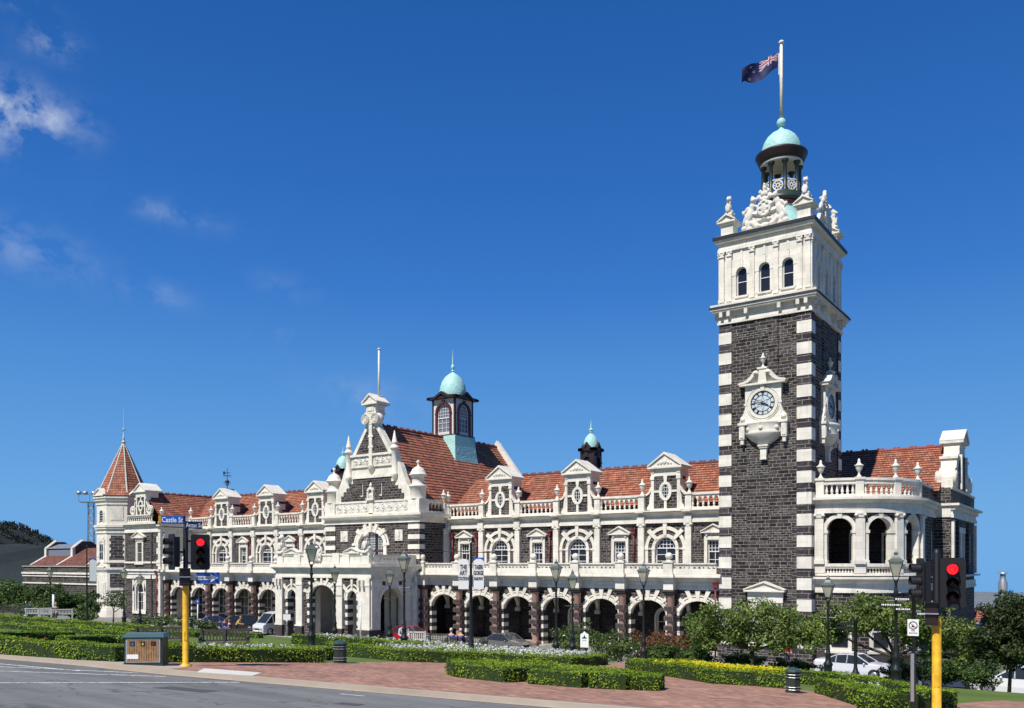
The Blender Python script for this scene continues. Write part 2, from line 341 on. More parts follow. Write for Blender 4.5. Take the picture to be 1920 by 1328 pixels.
def obj(name, m, parent=None, loc=(0, 0, 0), rz=0):
    me = m.mesh(name) if isinstance(m, M) else m
    o = bpy.data.objects.new(name, me); C.objects.link(o); o.location = loc; o.rotation_euler = (0, 0, rz)
    if parent: o.parent = parent
    return o
def thing(name, label, cat, loc=(0, 0, 0), rz=0, group=None):
    o = bpy.data.objects.new(name, None); C.objects.link(o); o.location = loc; o.rotation_euler = (0, 0, rz)
    o.empty_display_size = .3; o['label'] = label; o['category'] = cat
    if group: o['group'] = group
    return o
def tag(o, label, cat, group=None):
    o['label'] = label; o['category'] = cat
    if group: o['group'] = group
    return o
def kind(o, k): o['kind'] = k; return o
def kids(o): return [c for c in C.objects if c.parent == o]
def dup(root, loc, rz=0, parent=None, label=None, group=None, kd=None):
    r = root.copy(); C.objects.link(r); r.location = loc; r.rotation_euler = (0, 0, rz)
    if parent: r.parent = parent
    if label: r['label'] = label
    if group: r['group'] = group
    for ch in (kd if kd is not None else root.children):
        c = ch.copy(); C.objects.link(c); c.parent = r
        for gc in ch.children:
            d = gc.copy(); C.objects.link(d); d.parent = c
    return r
def remesh(o, vox=.05, sm=True):
    r = o.modifiers.new('r', 'REMESH'); r.mode = 'VOXEL'; r.voxel_size = vox; r.use_smooth_shade = sm; return o
def ROT(a): return Matrix.Rotation(a, 4, 'Z')
def TR(x, y, z=0, rz=0): return Matrix.Translation((x, y, z)) @ Matrix.Rotation(rz, 4, 'Z')

# ------------------------------------------------------------------ profiles
URN = [(.17, 0), (.17, .08), (.12, .12), (.07, .22), (.06, .34), (.11, .40), (.19, .52), (.24, .68), (.25, .76), (.31, .78), (.31, .84), (.20, .88), (.12, .98), (.09, 1.06), (.10, 1.10), (.09, 1.18), (.04, 1.27), (0, 1.3)]
def ballprof(r, base=.12):
    return [(.28, 0), (.28, .06), (.17, .1), (.12, base+.04)]+[(r*math.sin(t), base+r+r*-math.cos(t)) for t in [PI*i/8 for i in range(1, 9)]]
URNM = M(); URNM.lathe(URN, 0, 0, W, 12); URNME = URNM.mesh('urn')
BALM = M(); BALM.lathe(ballprof(.28), 0, 0, W, 14); BALME = BALM.mesh('ball_finial')
def urn(x, y, z, parent, s=1.0):
    o = obj('urn', URNME, parent, (x, y, z)); o.scale = (s, s, s); return o
def pediment(m, cx, hw, z0, h, y0, y1, mat, t=.12, tym=None):
    """triangular pediment front at y0"""
    m.box(cx-hw, cx+hw, y0, y1, z0, z0+t, mat)
    a = math.atan2(h, hw); tt = t/math.cos(a)
    for s_ in (-1, 1):
        p = [(cx+s_*hw, z0+t+.002), (cx, z0+t+h), (cx, z0+t+h+tt), (cx+s_*(hw+.03), z0+t+.002+tt*.5)]
        if s_ < 0: p.reverse()
        m.prism(p, y0-.03, y1, mat)
    m.prism([(cx-hw+.05, z0+t), (cx+hw-.05, z0+t), (cx, z0+t+h-.03)], y0+.1, y1-.01, tym or mat)
def ionic(m, cx, w, z0, z1, y0, y1, mat):
    h = z1-z0
    m.box(cx-w*.5-.07, cx+w*.5+.07, y0-.07, y1, z1-h*.3, z1, mat)
    m.box(cx-w*.5, cx+w*.5, y0-.03, y1, z0, z1-h*.3, mat)
    for s_ in (-1, 1): m.tube((cx+s_*(w*.5), y0-.09, z1-h*.52), (cx+s_*(w*.5), y1, z1-h*.52), h*.36, h*.36, mat, 10)
WIN = {}
def window(parent, cx, y, zb, hw, zs, rise=0.0, cols=2, rows=3, mul=None, rz=0, fr=.07, z_off=0, fm=None, name='window', gl=None, dense_top=0, trans=None):
    """a window: frame mesh with a pane child; origin at the sill centre"""
    fm = fm or WFR; gl = gl or GLS
    key = (round(hw, 3), round(zs-zb, 3), round(rise, 3), cols, rows, fr, fm.name, gl.name, dense_top, trans)
    if key not in WIN:
        m = M(); H = zs-zb; top = lambda x: H+(rise*math.sqrt(max(0, 1-(x/hw)**2)) if rise else 0)
        m.box(-hw, -hw+fr, 0, .08, 0, H, fm); m.box(hw-fr, hw, 0, .08, 0, H, fm); m.box(-hw, hw, -.02, .1, 0, fr*1.2, fm)
        if rise: m.ring(0, H, hw-fr, hw, 0, PI, 0, .08, fm, 14, sz=1.0 if abs(rise-hw) < .01 else (rise-fr)/(hw-fr))
        else: m.box(-hw, hw, 0, .08, H-fr, H, fm)
        tz = trans if trans else None
        if tz: m.box(-hw+fr, hw-fr, -.01, .07, tz-fr*.6, tz+fr*.6, fm)
        for i in range(1, cols):
            x = -hw+2*hw*i/cols; m.box(x-.022, x+.022, .02, .06, fr, (tz if tz else top(x)-.02), fm)
        n_ = rows
        for j in range(1, n_):
            z = (tz or top(0))*j/n_; wz = hw-.01
            if rise and z > H: wz = hw*math.sqrt(max(0, 1-((z-H)/rise)**2))
            m.box(-wz, wz, .02, .06, z-.022, z+.022, fm)
        if dense_top:
            zz0 = tz or 0; k = dense_top
            for i in range(1, k):
                x = -hw+2*hw*i/k; m.box(x-.02, x+.02, .02, .055, zz0, top(x)-.02, fm)
            st = 2*hw/k; z = zz0+st
            while z < top(0)-.05:
                wz = hw-.01 if z < H else hw*math.sqrt(max(0, 1-((z-H)/max(rise, .01))**2))
                m.box(-wz, wz, .02, .055, z-.02, z+.02, fm); z += st
        p = M(); pts = [(-hw, 0), (hw, 0), (hw, H)]
        if rise: pts += [(hw*math.cos(PI*i/14), H+rise*math.sin(PI*i/14)) for i in range(1, 14)]
        pts += [(-hw, H)]
        p.prism(pts, .075, .1, gl)
        WIN[key] = (m.mesh('window'), p.mesh('pane'))
    a, b = WIN[key]
    o = obj(name, a, parent, (cx, y, zb), rz); obj('pane', b, o); return o
def baluster_run(x0, x1, z0, z1, y, parent, n=None, mat=None, name='balustrade', T=None, pitch=.42, dep=.3):
    """balustrade between pedestals: rails, arcaded top and turned balusters"""
    mat = mat or W; m = M(T); Hh = z1-z0; n = n or max(1, round((x1-x0)/pitch)); p = (x1-x0)/n
    m.box(x0, x1, y-.02, y+dep+.02, z0, z0+Hh*.16, mat); m.box(x0, x1, y-.06, y+dep+.06, z1-Hh*.13, z1, mat)
    zt = z1-Hh*.13; zs = zt-Hh*.26
    m.wall(x0, x1, zs, zt-.001, [(x0+p*(i+.5), p*.36, zs, zs+.001, Hh*.19) for i in range(n)], y+.04, dep-.08, mat, n=6)
    pr = [(.09, 0), (.09, .05), (.05, .1), (.085, .26), (.095, .36), (.05, .6), (.045, .8), (.085, .86), (.085, 1)]
    for i in range(n+1):
        s_ = zs-z0-Hh*.16
        m.lathe([(r*1.05, z*s_) for r, z in pr], min(max(x0+p*i, x0+.03), x1-.03), y+dep/2, mat, 6, z0=z0+Hh*.16)
    return obj(name, m, parent)
# ================================================================== the railway station
S = thing('railway_station', 'dark basalt railway station with white limestone trim, terracotta roofs and tall clock tower', 'station')
def bar(m, prof, x0, x1, mat):
    """extrude a (y,z) profile along X"""
    n = len(prof)
    m.add([(x0, y, z) for y, z in prof]+[(x1, y, z) for y, z in prof],
          [tuple(range(n-1, -1, -1)), tuple(range(n, 2*n))]+[(i, (i+1) % n, (i+1) % n+n, i+n) for i in range(n)], mat)
def wedge(m, cx, cz, a, r0, r1, w0, w1, y0, y1, mat):
    c, s_ = math.cos(a), math.sin(a); px, pz = -s_, c
    p = [(cx+r0*c-px*w0, cz+r0*s_-pz*w0), (cx+r1*c-px*w1, cz+r1*s_-pz*w1), (cx+r1*c+px*w1, cz+r1*s_+pz*w1), (cx+r0*c+px*w0, cz+r0*s_+pz*w0)]
    m.prism(p, y0, y1, mat)
RW = [-10.6-4.07*k for k in range(-1, 7)]      # column lines, right wing
LW = [-51.35-4.05*k for k in range(0, 7)]      # column lines, left wing

# ---- arcade arch (one per bay), shared mesh
def arch_bay(hp, name='arch'):
    m = M(); y = .5; d = .62; hw = 1.5; zs = 3.0; ri = 1.15
    m.wall(-hp, hp, .0, 4.96, [(0, hw, 0, zs, ri)], y, d, BAS, DST, n=18)
    sz = ri/hw
    m.ring(0, zs, hw-.02, hw+.24, 0, PI, y-.09, y+.3, W, 20, sz)
    m.ring(0, zs, hw+.32, hw+.44, 0.05, PI-.05, y-.06, y+.02, W, 20, (ri+.06)/hw)
    for a, r1, w1 in ((90, 0, .2), (66, 0, .17), (114, 0, .17)):
        ar = R(a); r0 = 1/math.sqrt((math.cos(ar)/hw)**2+(math.sin(ar)/ri)**2); r1 = (4.93-zs)/math.sin(ar)
        wedge(m, 0, zs, ar, r0-.01, r1, .11, w1, y-.13, y+.05, W)
    for a in (40, 140, 15, 165):
        ar = R(a); r0 = 1/math.sqrt((math.cos(ar)/hw)**2+(math.sin(ar)/ri)**2)
        wedge(m, 0, zs, ar, r0-.01, r0+.62 if a in (40, 140) else r0+.5, .1, .14, y-.12, y+.05, W)
    for s_ in (-1, 1):
        m.box(s_*(hw-.06), s_*(hw+.3), y-.12, y+d+.03, zs-.16, zs+.02, DST)
        for k in range(4):
            z = .12+k*.7
            m.box(s_*(hw-.045), s_*(hw+.27), y-.07, y+d+.02, z, z+.34, W)
            m.box(s_*(hw-.03), s_*(hw+.25), y-.05, y+d+.01, z+.34, z+.70, DST)
    return m.mesh(name)
ARB = arch_bay(2.034); ARB2 = arch_bay(2.024)
# ---- column with rusticated blocks
def column_mesh():
    m = M(); cy = .12
    m.box(-.42, .42, cy-.45, cy+.4, 0, .32, DPK); m.box(-.38, .38, cy-.41, cy+.4, .32, .5, PNK)
    m.lathe([(.28, .5), (.28, 4.45), (.30, 4.48), (.30, 4.55)], 0, cy, PNK, 16)
    for k in range(4):
        z = 1.18+k*.73
        m.box(-.37, .37, cy-.42, cy+.42, z, z+.36, DPK)
        m.box(-.31, .31, cy-.435, cy-.41, z+.05, z+.31, DST)
    for z0, z1, w in ((4.55, 4.66, .34), (4.66, 4.8, .44), (4.8, 4.95, .52)): m.box(-w, w, cy-w-.02, cy+.42, z0, z1, DST)
    return m.mesh('column')
COLME = column_mesh()
# ---- parapet pier above each column
def pier_mesh():
    m = M()
    m.box(-.40, .40, -.33, .5, 4.951, 5.56, W); bar(m, [(.5, 5.56), (-.33, 5.56), (-.52, 5.88), (.5, 5.88)], -.45, .45, W)
    m.box(-.58, .58, -.72, .4, 5.88, 6.02, W); m.box(-.52, .52, -.64, .4, 6.02, 6.17, W)
    m.box(-.36, .36, -.42, .06, 6.17, 6.98, W); m.box(-.43, .43, -.49, .12, 6.98, 7.07, W)
    m.box(-.26, .26, -.435, -.415, 6.3, 6.85, W)
    return m.mesh('parapet_pier')
PIERME = pier_mesh()
def parapet_bay(hw, holes=9):
    m = M()
    m.box(-hw, hw, .34, .95, 4.961, 5.17, W); m.box(-hw+.0, hw-.0, .38, .95, 5.17, 5.55, W)
    m.box(-hw+.5, hw-.5, .345, .4, 5.22, 5.50, W)
    bar(m, [(.9, 5.55), (.3, 5.55), (-.02, 5.86), (.9, 5.86)], -hw, hw, W)
    m.box(-hw, hw, -.40, .5, 5.885, 6.0, W); m.box(-hw, hw, -.32, .5, 6.0, 6.165, W)
    w = hw-.36; p = 2*w/holes; x = [-w+p*(i+.5) for i in range(holes)]
    m.box(-w, w, -.2, .02, 6.17, 6.42, W)
    m.wall(-w, w, 6.42, 6.80, [(a, p*.26, 6.54, 6.6, .09) for a in x], -.17, .16, W, n=6)
    for a in x: m.ring(a, 6.6, p*.27, p*.36, 0, PI, -.2, -.165, W, 6)
    m.box(-w, w, -.24, .04, 6.80, 6.86, W); m.box(-w, w, -.28, .06, 6.86, 6.96, W)
    return m.mesh('parapet')
PPR = parapet_bay(2.035); PPL = parapet_bay(2.025)
def put(name, me, x, y=0, z=0, rz=0, parent=None): return obj(name, me, parent or S, (x, y, z), rz)
for xs, ab, pp in ((RW, ARB, PPR), (LW, ARB2, PPL)):
    for i, x in enumerate(xs):
        if x > -7: continue
        put('column', COLME, x); put('parapet_pier', PIERME, x)
        put('ball_finial', BALME, x, -.18, 7.07)
    for a, b in zip(xs, xs[1:]):
        put('arch', ab, (a+b)/2); put('parapet', pp, (a+b)/2)
put('arch', ARB2, -49.325); put('parapet', PPL, -49.325)
# floors, ceilings, inner walls and cross vaults of the arcades
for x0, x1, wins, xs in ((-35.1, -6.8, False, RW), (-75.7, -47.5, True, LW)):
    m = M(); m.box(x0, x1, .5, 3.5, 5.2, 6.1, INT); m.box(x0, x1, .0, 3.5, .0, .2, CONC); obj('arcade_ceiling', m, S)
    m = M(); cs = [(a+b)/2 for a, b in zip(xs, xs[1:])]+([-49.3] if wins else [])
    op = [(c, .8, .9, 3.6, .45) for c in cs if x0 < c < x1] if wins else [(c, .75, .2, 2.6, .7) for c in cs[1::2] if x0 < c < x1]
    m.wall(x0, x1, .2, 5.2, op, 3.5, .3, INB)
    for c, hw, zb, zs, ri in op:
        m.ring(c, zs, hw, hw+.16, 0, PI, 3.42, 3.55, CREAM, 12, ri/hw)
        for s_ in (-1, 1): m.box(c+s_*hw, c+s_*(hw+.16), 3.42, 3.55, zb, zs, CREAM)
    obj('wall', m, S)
    for c, hw, zb, zs, ri in op:
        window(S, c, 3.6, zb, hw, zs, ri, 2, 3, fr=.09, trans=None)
    for x in xs:
        if x0 < x < x1:
            m = M(TR(x, 0, 0, PI/2)); m.wall(1.12, 3.5, 3.0, 5.2, [(2.3, 1.05, 3.0, 3.02, 1.1)], -.14, .28, CREAM); m.box(3.2, 3.5, -.2, .2, 2.7, 3.0, CREAM); m.box(1.1, 1.35, -.18, .18, 2.75, 3.0, CREAM)
            m.box(3.32, 3.5, -.17, .17, .2, 2.7, CREAM if wins else INB)
            obj('vault_arch', m, S)

# ---- upper storey
def wide_bay(hp):
    m = M(); y = 3.5
    m.wall(-hp, hp, 6.1, 10.15, [(0, .9, 6.6, 8.12, .9)], y, .3, BAS, W, n=18)
    m.ring(0, 8.12, .9, 1.15, 0, PI, y-.12, y+.02, W, 20); m.ring(0, 8.12, 1.5, 1.77, 0, PI, y-.1, y+.02, W, 22)
    for a in (45, 135): wedge(m, 0, 8.12, R(a), 1.02, 2.06, .13, .17, y-.17, y+.02, W)
    wedge(m, 0, 8.12, R(90), 1.02, 2.03, .12, .17, y-.18, y+.02, W)
    for s_ in (-1, 1):
        m.box(s_*.9, s_*1.15, y-.12, y+.02, 6.1, 8.02, W); m.box(s_*1.5, s_*1.75, y-.1, y+.02, 6.1, 8.02, W)
        m.box(s_*.86, s_*1.18, y-.16, y+.02, 8.02, 8.2, W); m.box(s_*1.44, s_*1.79, y-.15, y+.02, 8.02, 8.2, W)
        m.box(s_*1.18, s_*1.44, y-.06, y+.02, 8.05, 8.17, W)
    return m.mesh('wall')
def narrow_bay(hp):
    m = M(); y = 3.5
    m.wall(-hp, hp, 6.1, 10.15, [(0, .54, 6.6, 8.75, 0)], y, .3, BAS, W)
    for s_ in (-1, 1): m.box(s_*.54, s_*.79, y-.1, y+.02, 6.1, 9.02, W)
    m.box(-.54, .54, y-.1, y+.02, 8.75, 9.02, W); m.box(-.78, .78, y-.06, y+.02, 9.02, 9.28, W2)
    for s_ in (-1, 1): m.box(s_*.5, s_*.62, y-.2, y, 9.05, 9.28, W)
    pediment(m, 0, 1.02, 9.28, .52, y-.3, y+.02, W, .09)
    return m.mesh('wall')
WB, NB, WB2, NB2 = wide_bay(2.035), narrow_bay(2.035), wide_bay(2.025), narrow_bay(2.025)
def pilaster_mesh():
    m = M(); m.box(-.26, .26, 3.18, 3.5, 6.1, 9.86, W); m.box(-.31, .31, 3.13, 3.5, 6.1, 6.5, W); ionic(m, 0, .5, 9.86, 10.14, 3.18, 3.5, W)
    m.box(-.3, .3, 3.1, 3.5, 10.14, 10.74, W); m.box(-.36, .36, 2.82, 3.2, 10.98, 11.12, W)
    return m.mesh('pilaster')
PILME = pilaster_mesh()
def pedestal_mesh():
    m = M(); m.box(-.26, .26, 3.2, 3.72, 11.12, 12.32, W); m.box(-.33, .33, 3.12, 3.78, 12.32, 12.45, W); m.box(-.14, .14, 3.185, 3.2, 11.7, 12.2, W); m.box(-.3, .3, 3.16, 3.76, 11.12, 11.3, W)
    return m.mesh('pedestal')
PEDME = pedestal_mesh()
def dormer(parent, x, y=3.5, kz=0):
    m = M(); a = y
    m.box(-1.02, 1.02, a+.02, a+1.6, 11.14, 13.9, BAS)
    for s_ in (-1, 1):
        m.box(s_*1.0, s_*1.26, a-.06, a+1.6, 11.14, 13.62, W); m.box(s_*.96, s_*1.31, a-.12, a+.3, 13.62, 13.9, W)
        m.prism([(s_*1.24, 11.2), (s_*1.62, 11.2), (s_*1.6, 11.45), (s_*1.42, 11.7), (s_*1.36, 12.3), (s_*1.24, 12.7)][::s_], a-.05, a+.2, W)
        c = 1.98; pts = []
        m.box(s_*1.26, s_*1.72, a+.05, a+.3, 11.14, 12.2, BAS)
        m.ring(s_*1.92, 13.05, .56, .72, PI if s_ > 0 else 1.5*PI, 1.5*PI if s_ > 0 else 2*PI, a-.04, a+.3, W, 8)
        m.ring(s_*1.92, 13.05, .72, 1.0, PI+.3 if s_ > 0 else 1.5*PI, 1.5*PI if s_ > 0 else 2*PI-.3, a+.04, a+.25, BAS, 8)
    m.box(-1.26, 1.26, a-.04, a+1.6, 13.9, 14.14, W); m.box(-1.2, 1.2, a+.0, a+1.6, 14.14, 14.5, W)
    for s_ in (-1, 1): m.box(s_*.98, s_*1.27, a-.08, a+.2, 14.14, 14.5, W)
    # oval surround
    m.ring(0, 12.68, .34, .55, 0, 2*PI-.001, a-.1, a+.03, W, 22, sz=1.62)
    m.box(-.11, .11, a-.07, a+.03, 11.2, 12.0, W); m.prism([(-.1, 13.4), (.1, 13.4), (.17, 13.9), (-.17, 13.9)], a-.08, a+.03, W)
    for s_ in (-1, 1): m.box(s_*.5, s_*1.02, a-.06, a+.03, 12.59, 12.77, W)
    m.prism([(-1.3, 11.12), (1.3, 11.12), (1.3, 11.3), (-1.3, 11.3)], a-.08, a+.1, W)
    o = obj('dormer', m, parent, (x, 0, 0))
    p = M(); p.ring(0, 12.68, .28, .36, 0, 2*PI-.001, a-.06, a+.02, WFR, 22, sz=1.9)
    for k in (-.12, .12): p.box(k-.018, k+.018, a-.03, a+.01, 12.2, 13.18, WFR)
    for k in (12.4, 12.68, 12.96): p.box(-.26, .26, a-.03, a+.01, k-.018, k+.018, WFR)
    w_ = obj('oval_window', p, o)
    g_ = M(); g_.prism([(.34*math.cos(2*PI*i/20), 12.68+.55*math.sin(2*PI*i/20)) for i in range(20)], a-.01, a+.015, GLS); obj('pane', g_, o)
    q = M(); pediment(q, 0, 1.47, 14.5, .98, a-.3, a+1.7, W, .14, W2)
    for t, rr in ((0, .14), (-.3, .1), (.3, .1), (-.55, .07), (.55, .07)): q.ell((t, a-.2, 14.78+.22*(1-abs(t))), (rr*1.3, .1, rr*1.5), W2, nu=8, nv=6)
    obj('pediment', q, o)
    return o
def cornice_run(x0, x1, y=3.5, zs=(10.14, 10.42, 10.74, 11.12), name='cornice', parent=None):
    m = M(); a, b, c, d = zs
    m.box(x0, x1, y-.22, y+.3, a, b, W); m.box(x0, x1, y-.16, y+.3, b, b+(c-b)*.3, W); m.box(x0, x1, y-.1, y+.3, b+(c-b)*.3, c, W)
    bar(m, [(y+.3, c), (y-.14, c), (y-.46, c+(d-c)*.6), (y+.3, c+(d-c)*.6)], x0, x1, W)
    m.box(x0, x1, y-.56, y+.3, c+(d-c)*.6, d-.08, W); m.box(x0, x1, y-.62, y+.35, d-.08, d, W)
    return obj(name, m, parent or S)

def roof_obj(name, quads, parent, mat=None, course=.34, lift=.06, thick=True):
    """stepped courses of tiles on planar quads (eave a-b, ridge d-c)"""
    mat = mat or TIL; V = []; F = []; UV = []
    for a, b, c, d in quads:
        a, b, c, d = map(Vector, (a, b, c, d)); nrm = (b-a).cross(d-a).normalized()
        if nrm.z < 0: nrm = -nrm
        Ls = ((d-a).length+(c-b).length)/2; n = max(1, round(Ls/course)); ul = (b-a).normalized()
        for i in range(n):
            t0, t1 = i/n, (i+1)/n
            p0, p1 = a.lerp(d, t0), b.lerp(c, t0); p2, p3 = b.lerp(c, t1), a.lerp(d, t1)
            q = [p0+nrm*lift, p1+nrm*lift, p2+nrm*.012, p3+nrm*.012, p0+nrm*(.012 if i else -.06), p1+nrm*(.012 if i else -.06)]
            k = len(V); V += [tuple(x) for x in q]
            uvs = [((x-a).dot(ul), (i*.36+(.0 if j in (0, 1, 4, 5) else .36))) for j, x in enumerate(q)]
            F += [(k, k+1, k+2, k+3), (k+4, k+5, k+1, k)]; UV += [uvs[0], uvs[1], uvs[2], uvs[3], uvs[4], uvs[5], uvs[1], uvs[0]]
    me = bpy.data.meshes.new(name); me.from_pydata(V, [], F); me.materials.append(mat)
    ul_ = me.uv_layers.new(name='UVMap'); ul_.data.foreach_set('uv', [c for uv in UV for c in uv]); me.update()
    return obj(name, me, parent)
def ridge(m, a, b, mat=None, r=.12, crest=.9):
    mat = mat or RDG; a, b = Vector(a), Vector(b); m.tube(a, b, r, r, mat, 8); L = (b-a).length; n = int(L/crest); u = (b-a).normalized()
    for i in range(n):
        p = a+u*(crest*(i+.5))
        for k in (-.15, .15): m.ell(tuple(p+u*k+Vector((0, 0, .13))), (.13, .09, .13), mat, nu=8, nv=5)

# ---- wings
def wing(xs, first_wide, xa, xb, wb, nb, wide_set):
    for i, (a, b) in enumerate(zip(xs, xs[1:])):
        c = (a+b)/2; wd_ = i in wide_set
        put('wall', wb if wd_ else nb, c)
        if wd_:
            window(S, c, 3.68, 6.6, .9, 8.12, .9, 2, 3, fr=.07, trans=1.55, dense_top=6); dormer(S, c)
        else:
            window(S, c, 3.68, 6.6, .54, 8.75, 0, 2, 2, fr=.06, trans=1.25, dense_top=4)
            baluster_run(b+.27, a-.27, 11.12, 12.45, 3.3, S)
    for x in xs: put('pilaster', PILME, x); put('pedestal', PEDME, x); urn(x, 3.46, 12.45, S)
    cornice_run(min(xa, xb), max(xa, xb))
UR = [-6.5-.0-4.07*k for k in range(8)]          # upper pilaster lines right: -6.5 ... -34.99
UR = [-10.57-4.07*k for k in range(-1, 7)]; UL = [-47.35-4.05*k for k in range(8)]
wing(UR, False, -6.7, -35.04, WB, NB, {1, 3, 5}); wing(UL, False, -47.4, -75.7, WB2, NB2, {1, 3, 5})
ZR = 15.3; YE = 3.95; YR = 8.6; ZE = 11.45
for x0, x1 in ((-47, -78.6), (-6.6, -35.5)):
    x0, x1 = min(x0, x1), max(x0, x1)
    roof_obj('roof', [((x0, YE, ZE), (x1, YE, ZE), (x1, YR, ZR), (x0, YR, ZR)), ((x1, 2*YR-YE, ZE), (x0, 2*YR-YE, ZE), (x0, YR, ZR), (x1, YR, ZR))], S)
    m = M(); ridge(m, (x0, YR, ZR+.05), (x1, YR, ZR+.05)); obj('ridge', m, S)
    m = M(); m.box(x0, x1, 2*YR-YE-.1, 2*YR-YE+.2, 0, 11.5, BAS); m.box(x0, x1, 3.8, 2*YR-YE-.1, 11.0, 11.1, INT); obj('wall', m, S)
    for i, x in enumerate(UR[1:6:2] if x0 > -40 else UL[1:6:2]):
        c = x-2.03; z = 14.1; yb = YE+(z-ZE)*(YR-YE)/(ZR-ZE)
        roof_obj('dormer_roof', [((c-1.9, 4.6, 12.3), (c-1.9, 4.75, 12.3), (c, yb+.1, z), (c, 4.6, z)), ((c+1.9, 4.75, 12.3), (c+1.9, 4.6, 12.3), (c, 4.6, z), (c, yb+.1, z))], S)
# white raised coping where the right roof meets the tower, small roof vent
m = M(); m.tube((-9.6, 8.6, 15.3), (-9.6, 8.6, 17.0), .09, .07, W, 8); m.box(-9.9, -9.3, 8.35, 8.85, 15.3, 15.45, W); obj('roof_vent', m, S)
# red downpipes
def downpipe(x, y, z0, z1):
    m = M(); m.tube((x, y, z0), (x, y, z1), .07, .07, REDP, 8); m.box(x-.16, x+.16, y-.14, y+.14, z1, z1+.42, REDP); m.box(x-.21, x+.21, y-.19, y+.19, z1+.34, z1+.44, REDP)
    z = z0+.8
    while z < z1: m.box(x-.11, x+.11, y-.09, y+.12, z, z+.06, REDP); z += 1.4
    obj('downpipe', m, S)
for x in (-15.35, -23.5, -31.55, -34.4, -64.2, -56.1): downpipe(x, 3.36, 6.1, 9.3)
downpipe(-6.95, -.2, .1, 5.15); downpipe(-76.2, -.82, .1, 5.6)

# ---- carved scroll relief panel
def relief(m, x0, x1, z0, z1, y, mat, n=None, amp=.11):
    Wd, Hd = x1-x0, z1-z0; reps = max(1, round(Wd/Hd/.95)); nx = reps*22; nz = 16; P = []
    for j in range(nz+1):
        for i in range(nx+1):
            u = i/nx*reps; v = j/nz*2-1; k = int(u) % 2; cu = (u % 1)*2-1; rr = math.hypot(cu, v); th = math.atan2(v, cu*(1 if k else -1))
            h = .5+.5*math.sin(3*th+rr*11); h = h*max(0, 1-rr**4*.6)+.35*math.exp(-((rr-.15)/.12)**2)+.6*math.exp(-((abs(cu)-1)/.13)**2)*(.5+.5*math.cos(v*9))
            e = min(1, min(i, nx-i)/2, min(j, nz-j)/1.5); P.append((x0+Wd*i/nx, y-amp*h*e, z0+Hd*j/nz))
    m.add(P, [(j*(nx+1)+i, j*(nx+1)+i+1, (j+1)*(nx+1)+i+1, (j+1)*(nx+1)+i) for j in range(nz) for i in range(nx)], mat, smooth=True)

# ---- central block
XC = -41.15; XL_, XR_ = -47.35, -35.03; YF = -.5
m = M(); m.wall(XL_, XR_, 6.1, 10.7, [(XC, 1.67, 6.6, 8.75, 1.15)], YF, .4, BAS, W, n=20)
m.ring(XC, 8.75, 1.67, 2.02, 0, PI, YF-.14, YF+.02, W, 22, 1.15/1.67); m.ring(XC, 8.75, 2.12, 2.3, 0, PI, YF-.08, YF+.02, W, 22, 1.22/1.67)
for a in (90, 66, 114, 36, 144):
    ar = R(a); r0 = 1/math.sqrt((math.cos(ar)/1.67)**2+(math.sin(ar)/1.15)**2); wedge(m, XC, 8.75, ar, r0, r0+.82, .15, .2, YF-.2, YF+.02, W)
for s_ in (-1, 1):
    m.box(XC+s_*1.67, XC+s_*2.05, YF-.14, YF+.02, 6.1, 8.62, W); m.box(XC+s_*1.6, XC+s_*2.45, YF-.18, YF+.02, 8.62, 8.85, W)
obj('wall', m, S)
m = M(TR(XR_, 0, 0, PI/2)); m.box(YF+.4, 3.5, .0, .4, 6.1, 10.7, BAS); m.box(2.75, 3.4, -.1, .0, 6.1, 9.9, W); ionic(m, 3.07, .55, 9.9, 10.2, -.12, 0, W); m.box(YF, 3.5, -.12, .4, 10.7, 11.15, W); m.box(YF-.4, 3.2, -.4, .4, 11.15, 11.35, W); m.box(YF-.5, 3.2, -.52, .4, 11.35, 11.55, W)
obj('wall', m, S)
m = M(); m.box(XL_, XL_+.4, YF+.4, 3.5, 6.1, 11.5, BAS); obj('wall', m, S)
window(S, XC, YF+.22, 6.6, 1.67, 8.75, 1.15, 4, 3, fr=.12, dense_top=0, trans=1.5, name='window', fm=MAR)
m = M(); y = YF+.18
for i in range(17):
    x = -1.5+3.0*i/16; m.box(XC+x-.018, XC+x+.018, y, y+.03, 6.7, 8.72+1.12*math.sqrt(max(0, 1-(x/1.6)**2)), WFR)
for k in range(14):
    z = 6.75+.23*k; w_ = 1.6 if z < 8.75 else 1.6*math.sqrt(max(0, 1-((z-8.75)/1.12)**2))
    m.box(XC-w_, XC+w_, y, y+.03, z-.018, z+.018, WFR)
for x in (-.55, .55): m.box(XC+x-.17, XC+x+.17, y-.02, y+.02, 6.6, 9.75, GLS)
m.box(XC-1.6, XC+1.6, y-.04, y+.03, 8.02, 8.16, MAR)
obj('glazing_bars', m, S)
for px_ in (-37.55, -44.75):
    m = M(); m.box(px_-.48, px_+.48, YF-.12, YF, 9.02, 10.05, W); m.box(px_-.4, px_+.4, YF-.14, YF-.12, 9.1, 9.97, W2)
    m.ell((px_, YF-.16, 9.58), (.2, .07, .3), W2); m.ell((px_+.05, YF-.18, 9.82), (.09, .06, .1), W2); m.ell((px_-.14, YF-.16, 9.6), (.1, .05, .25), W2); m.ell((px_+.02, YF-.16, 9.22), (.12, .05, .08), W2)
    obj('carved_plaque', m, S)
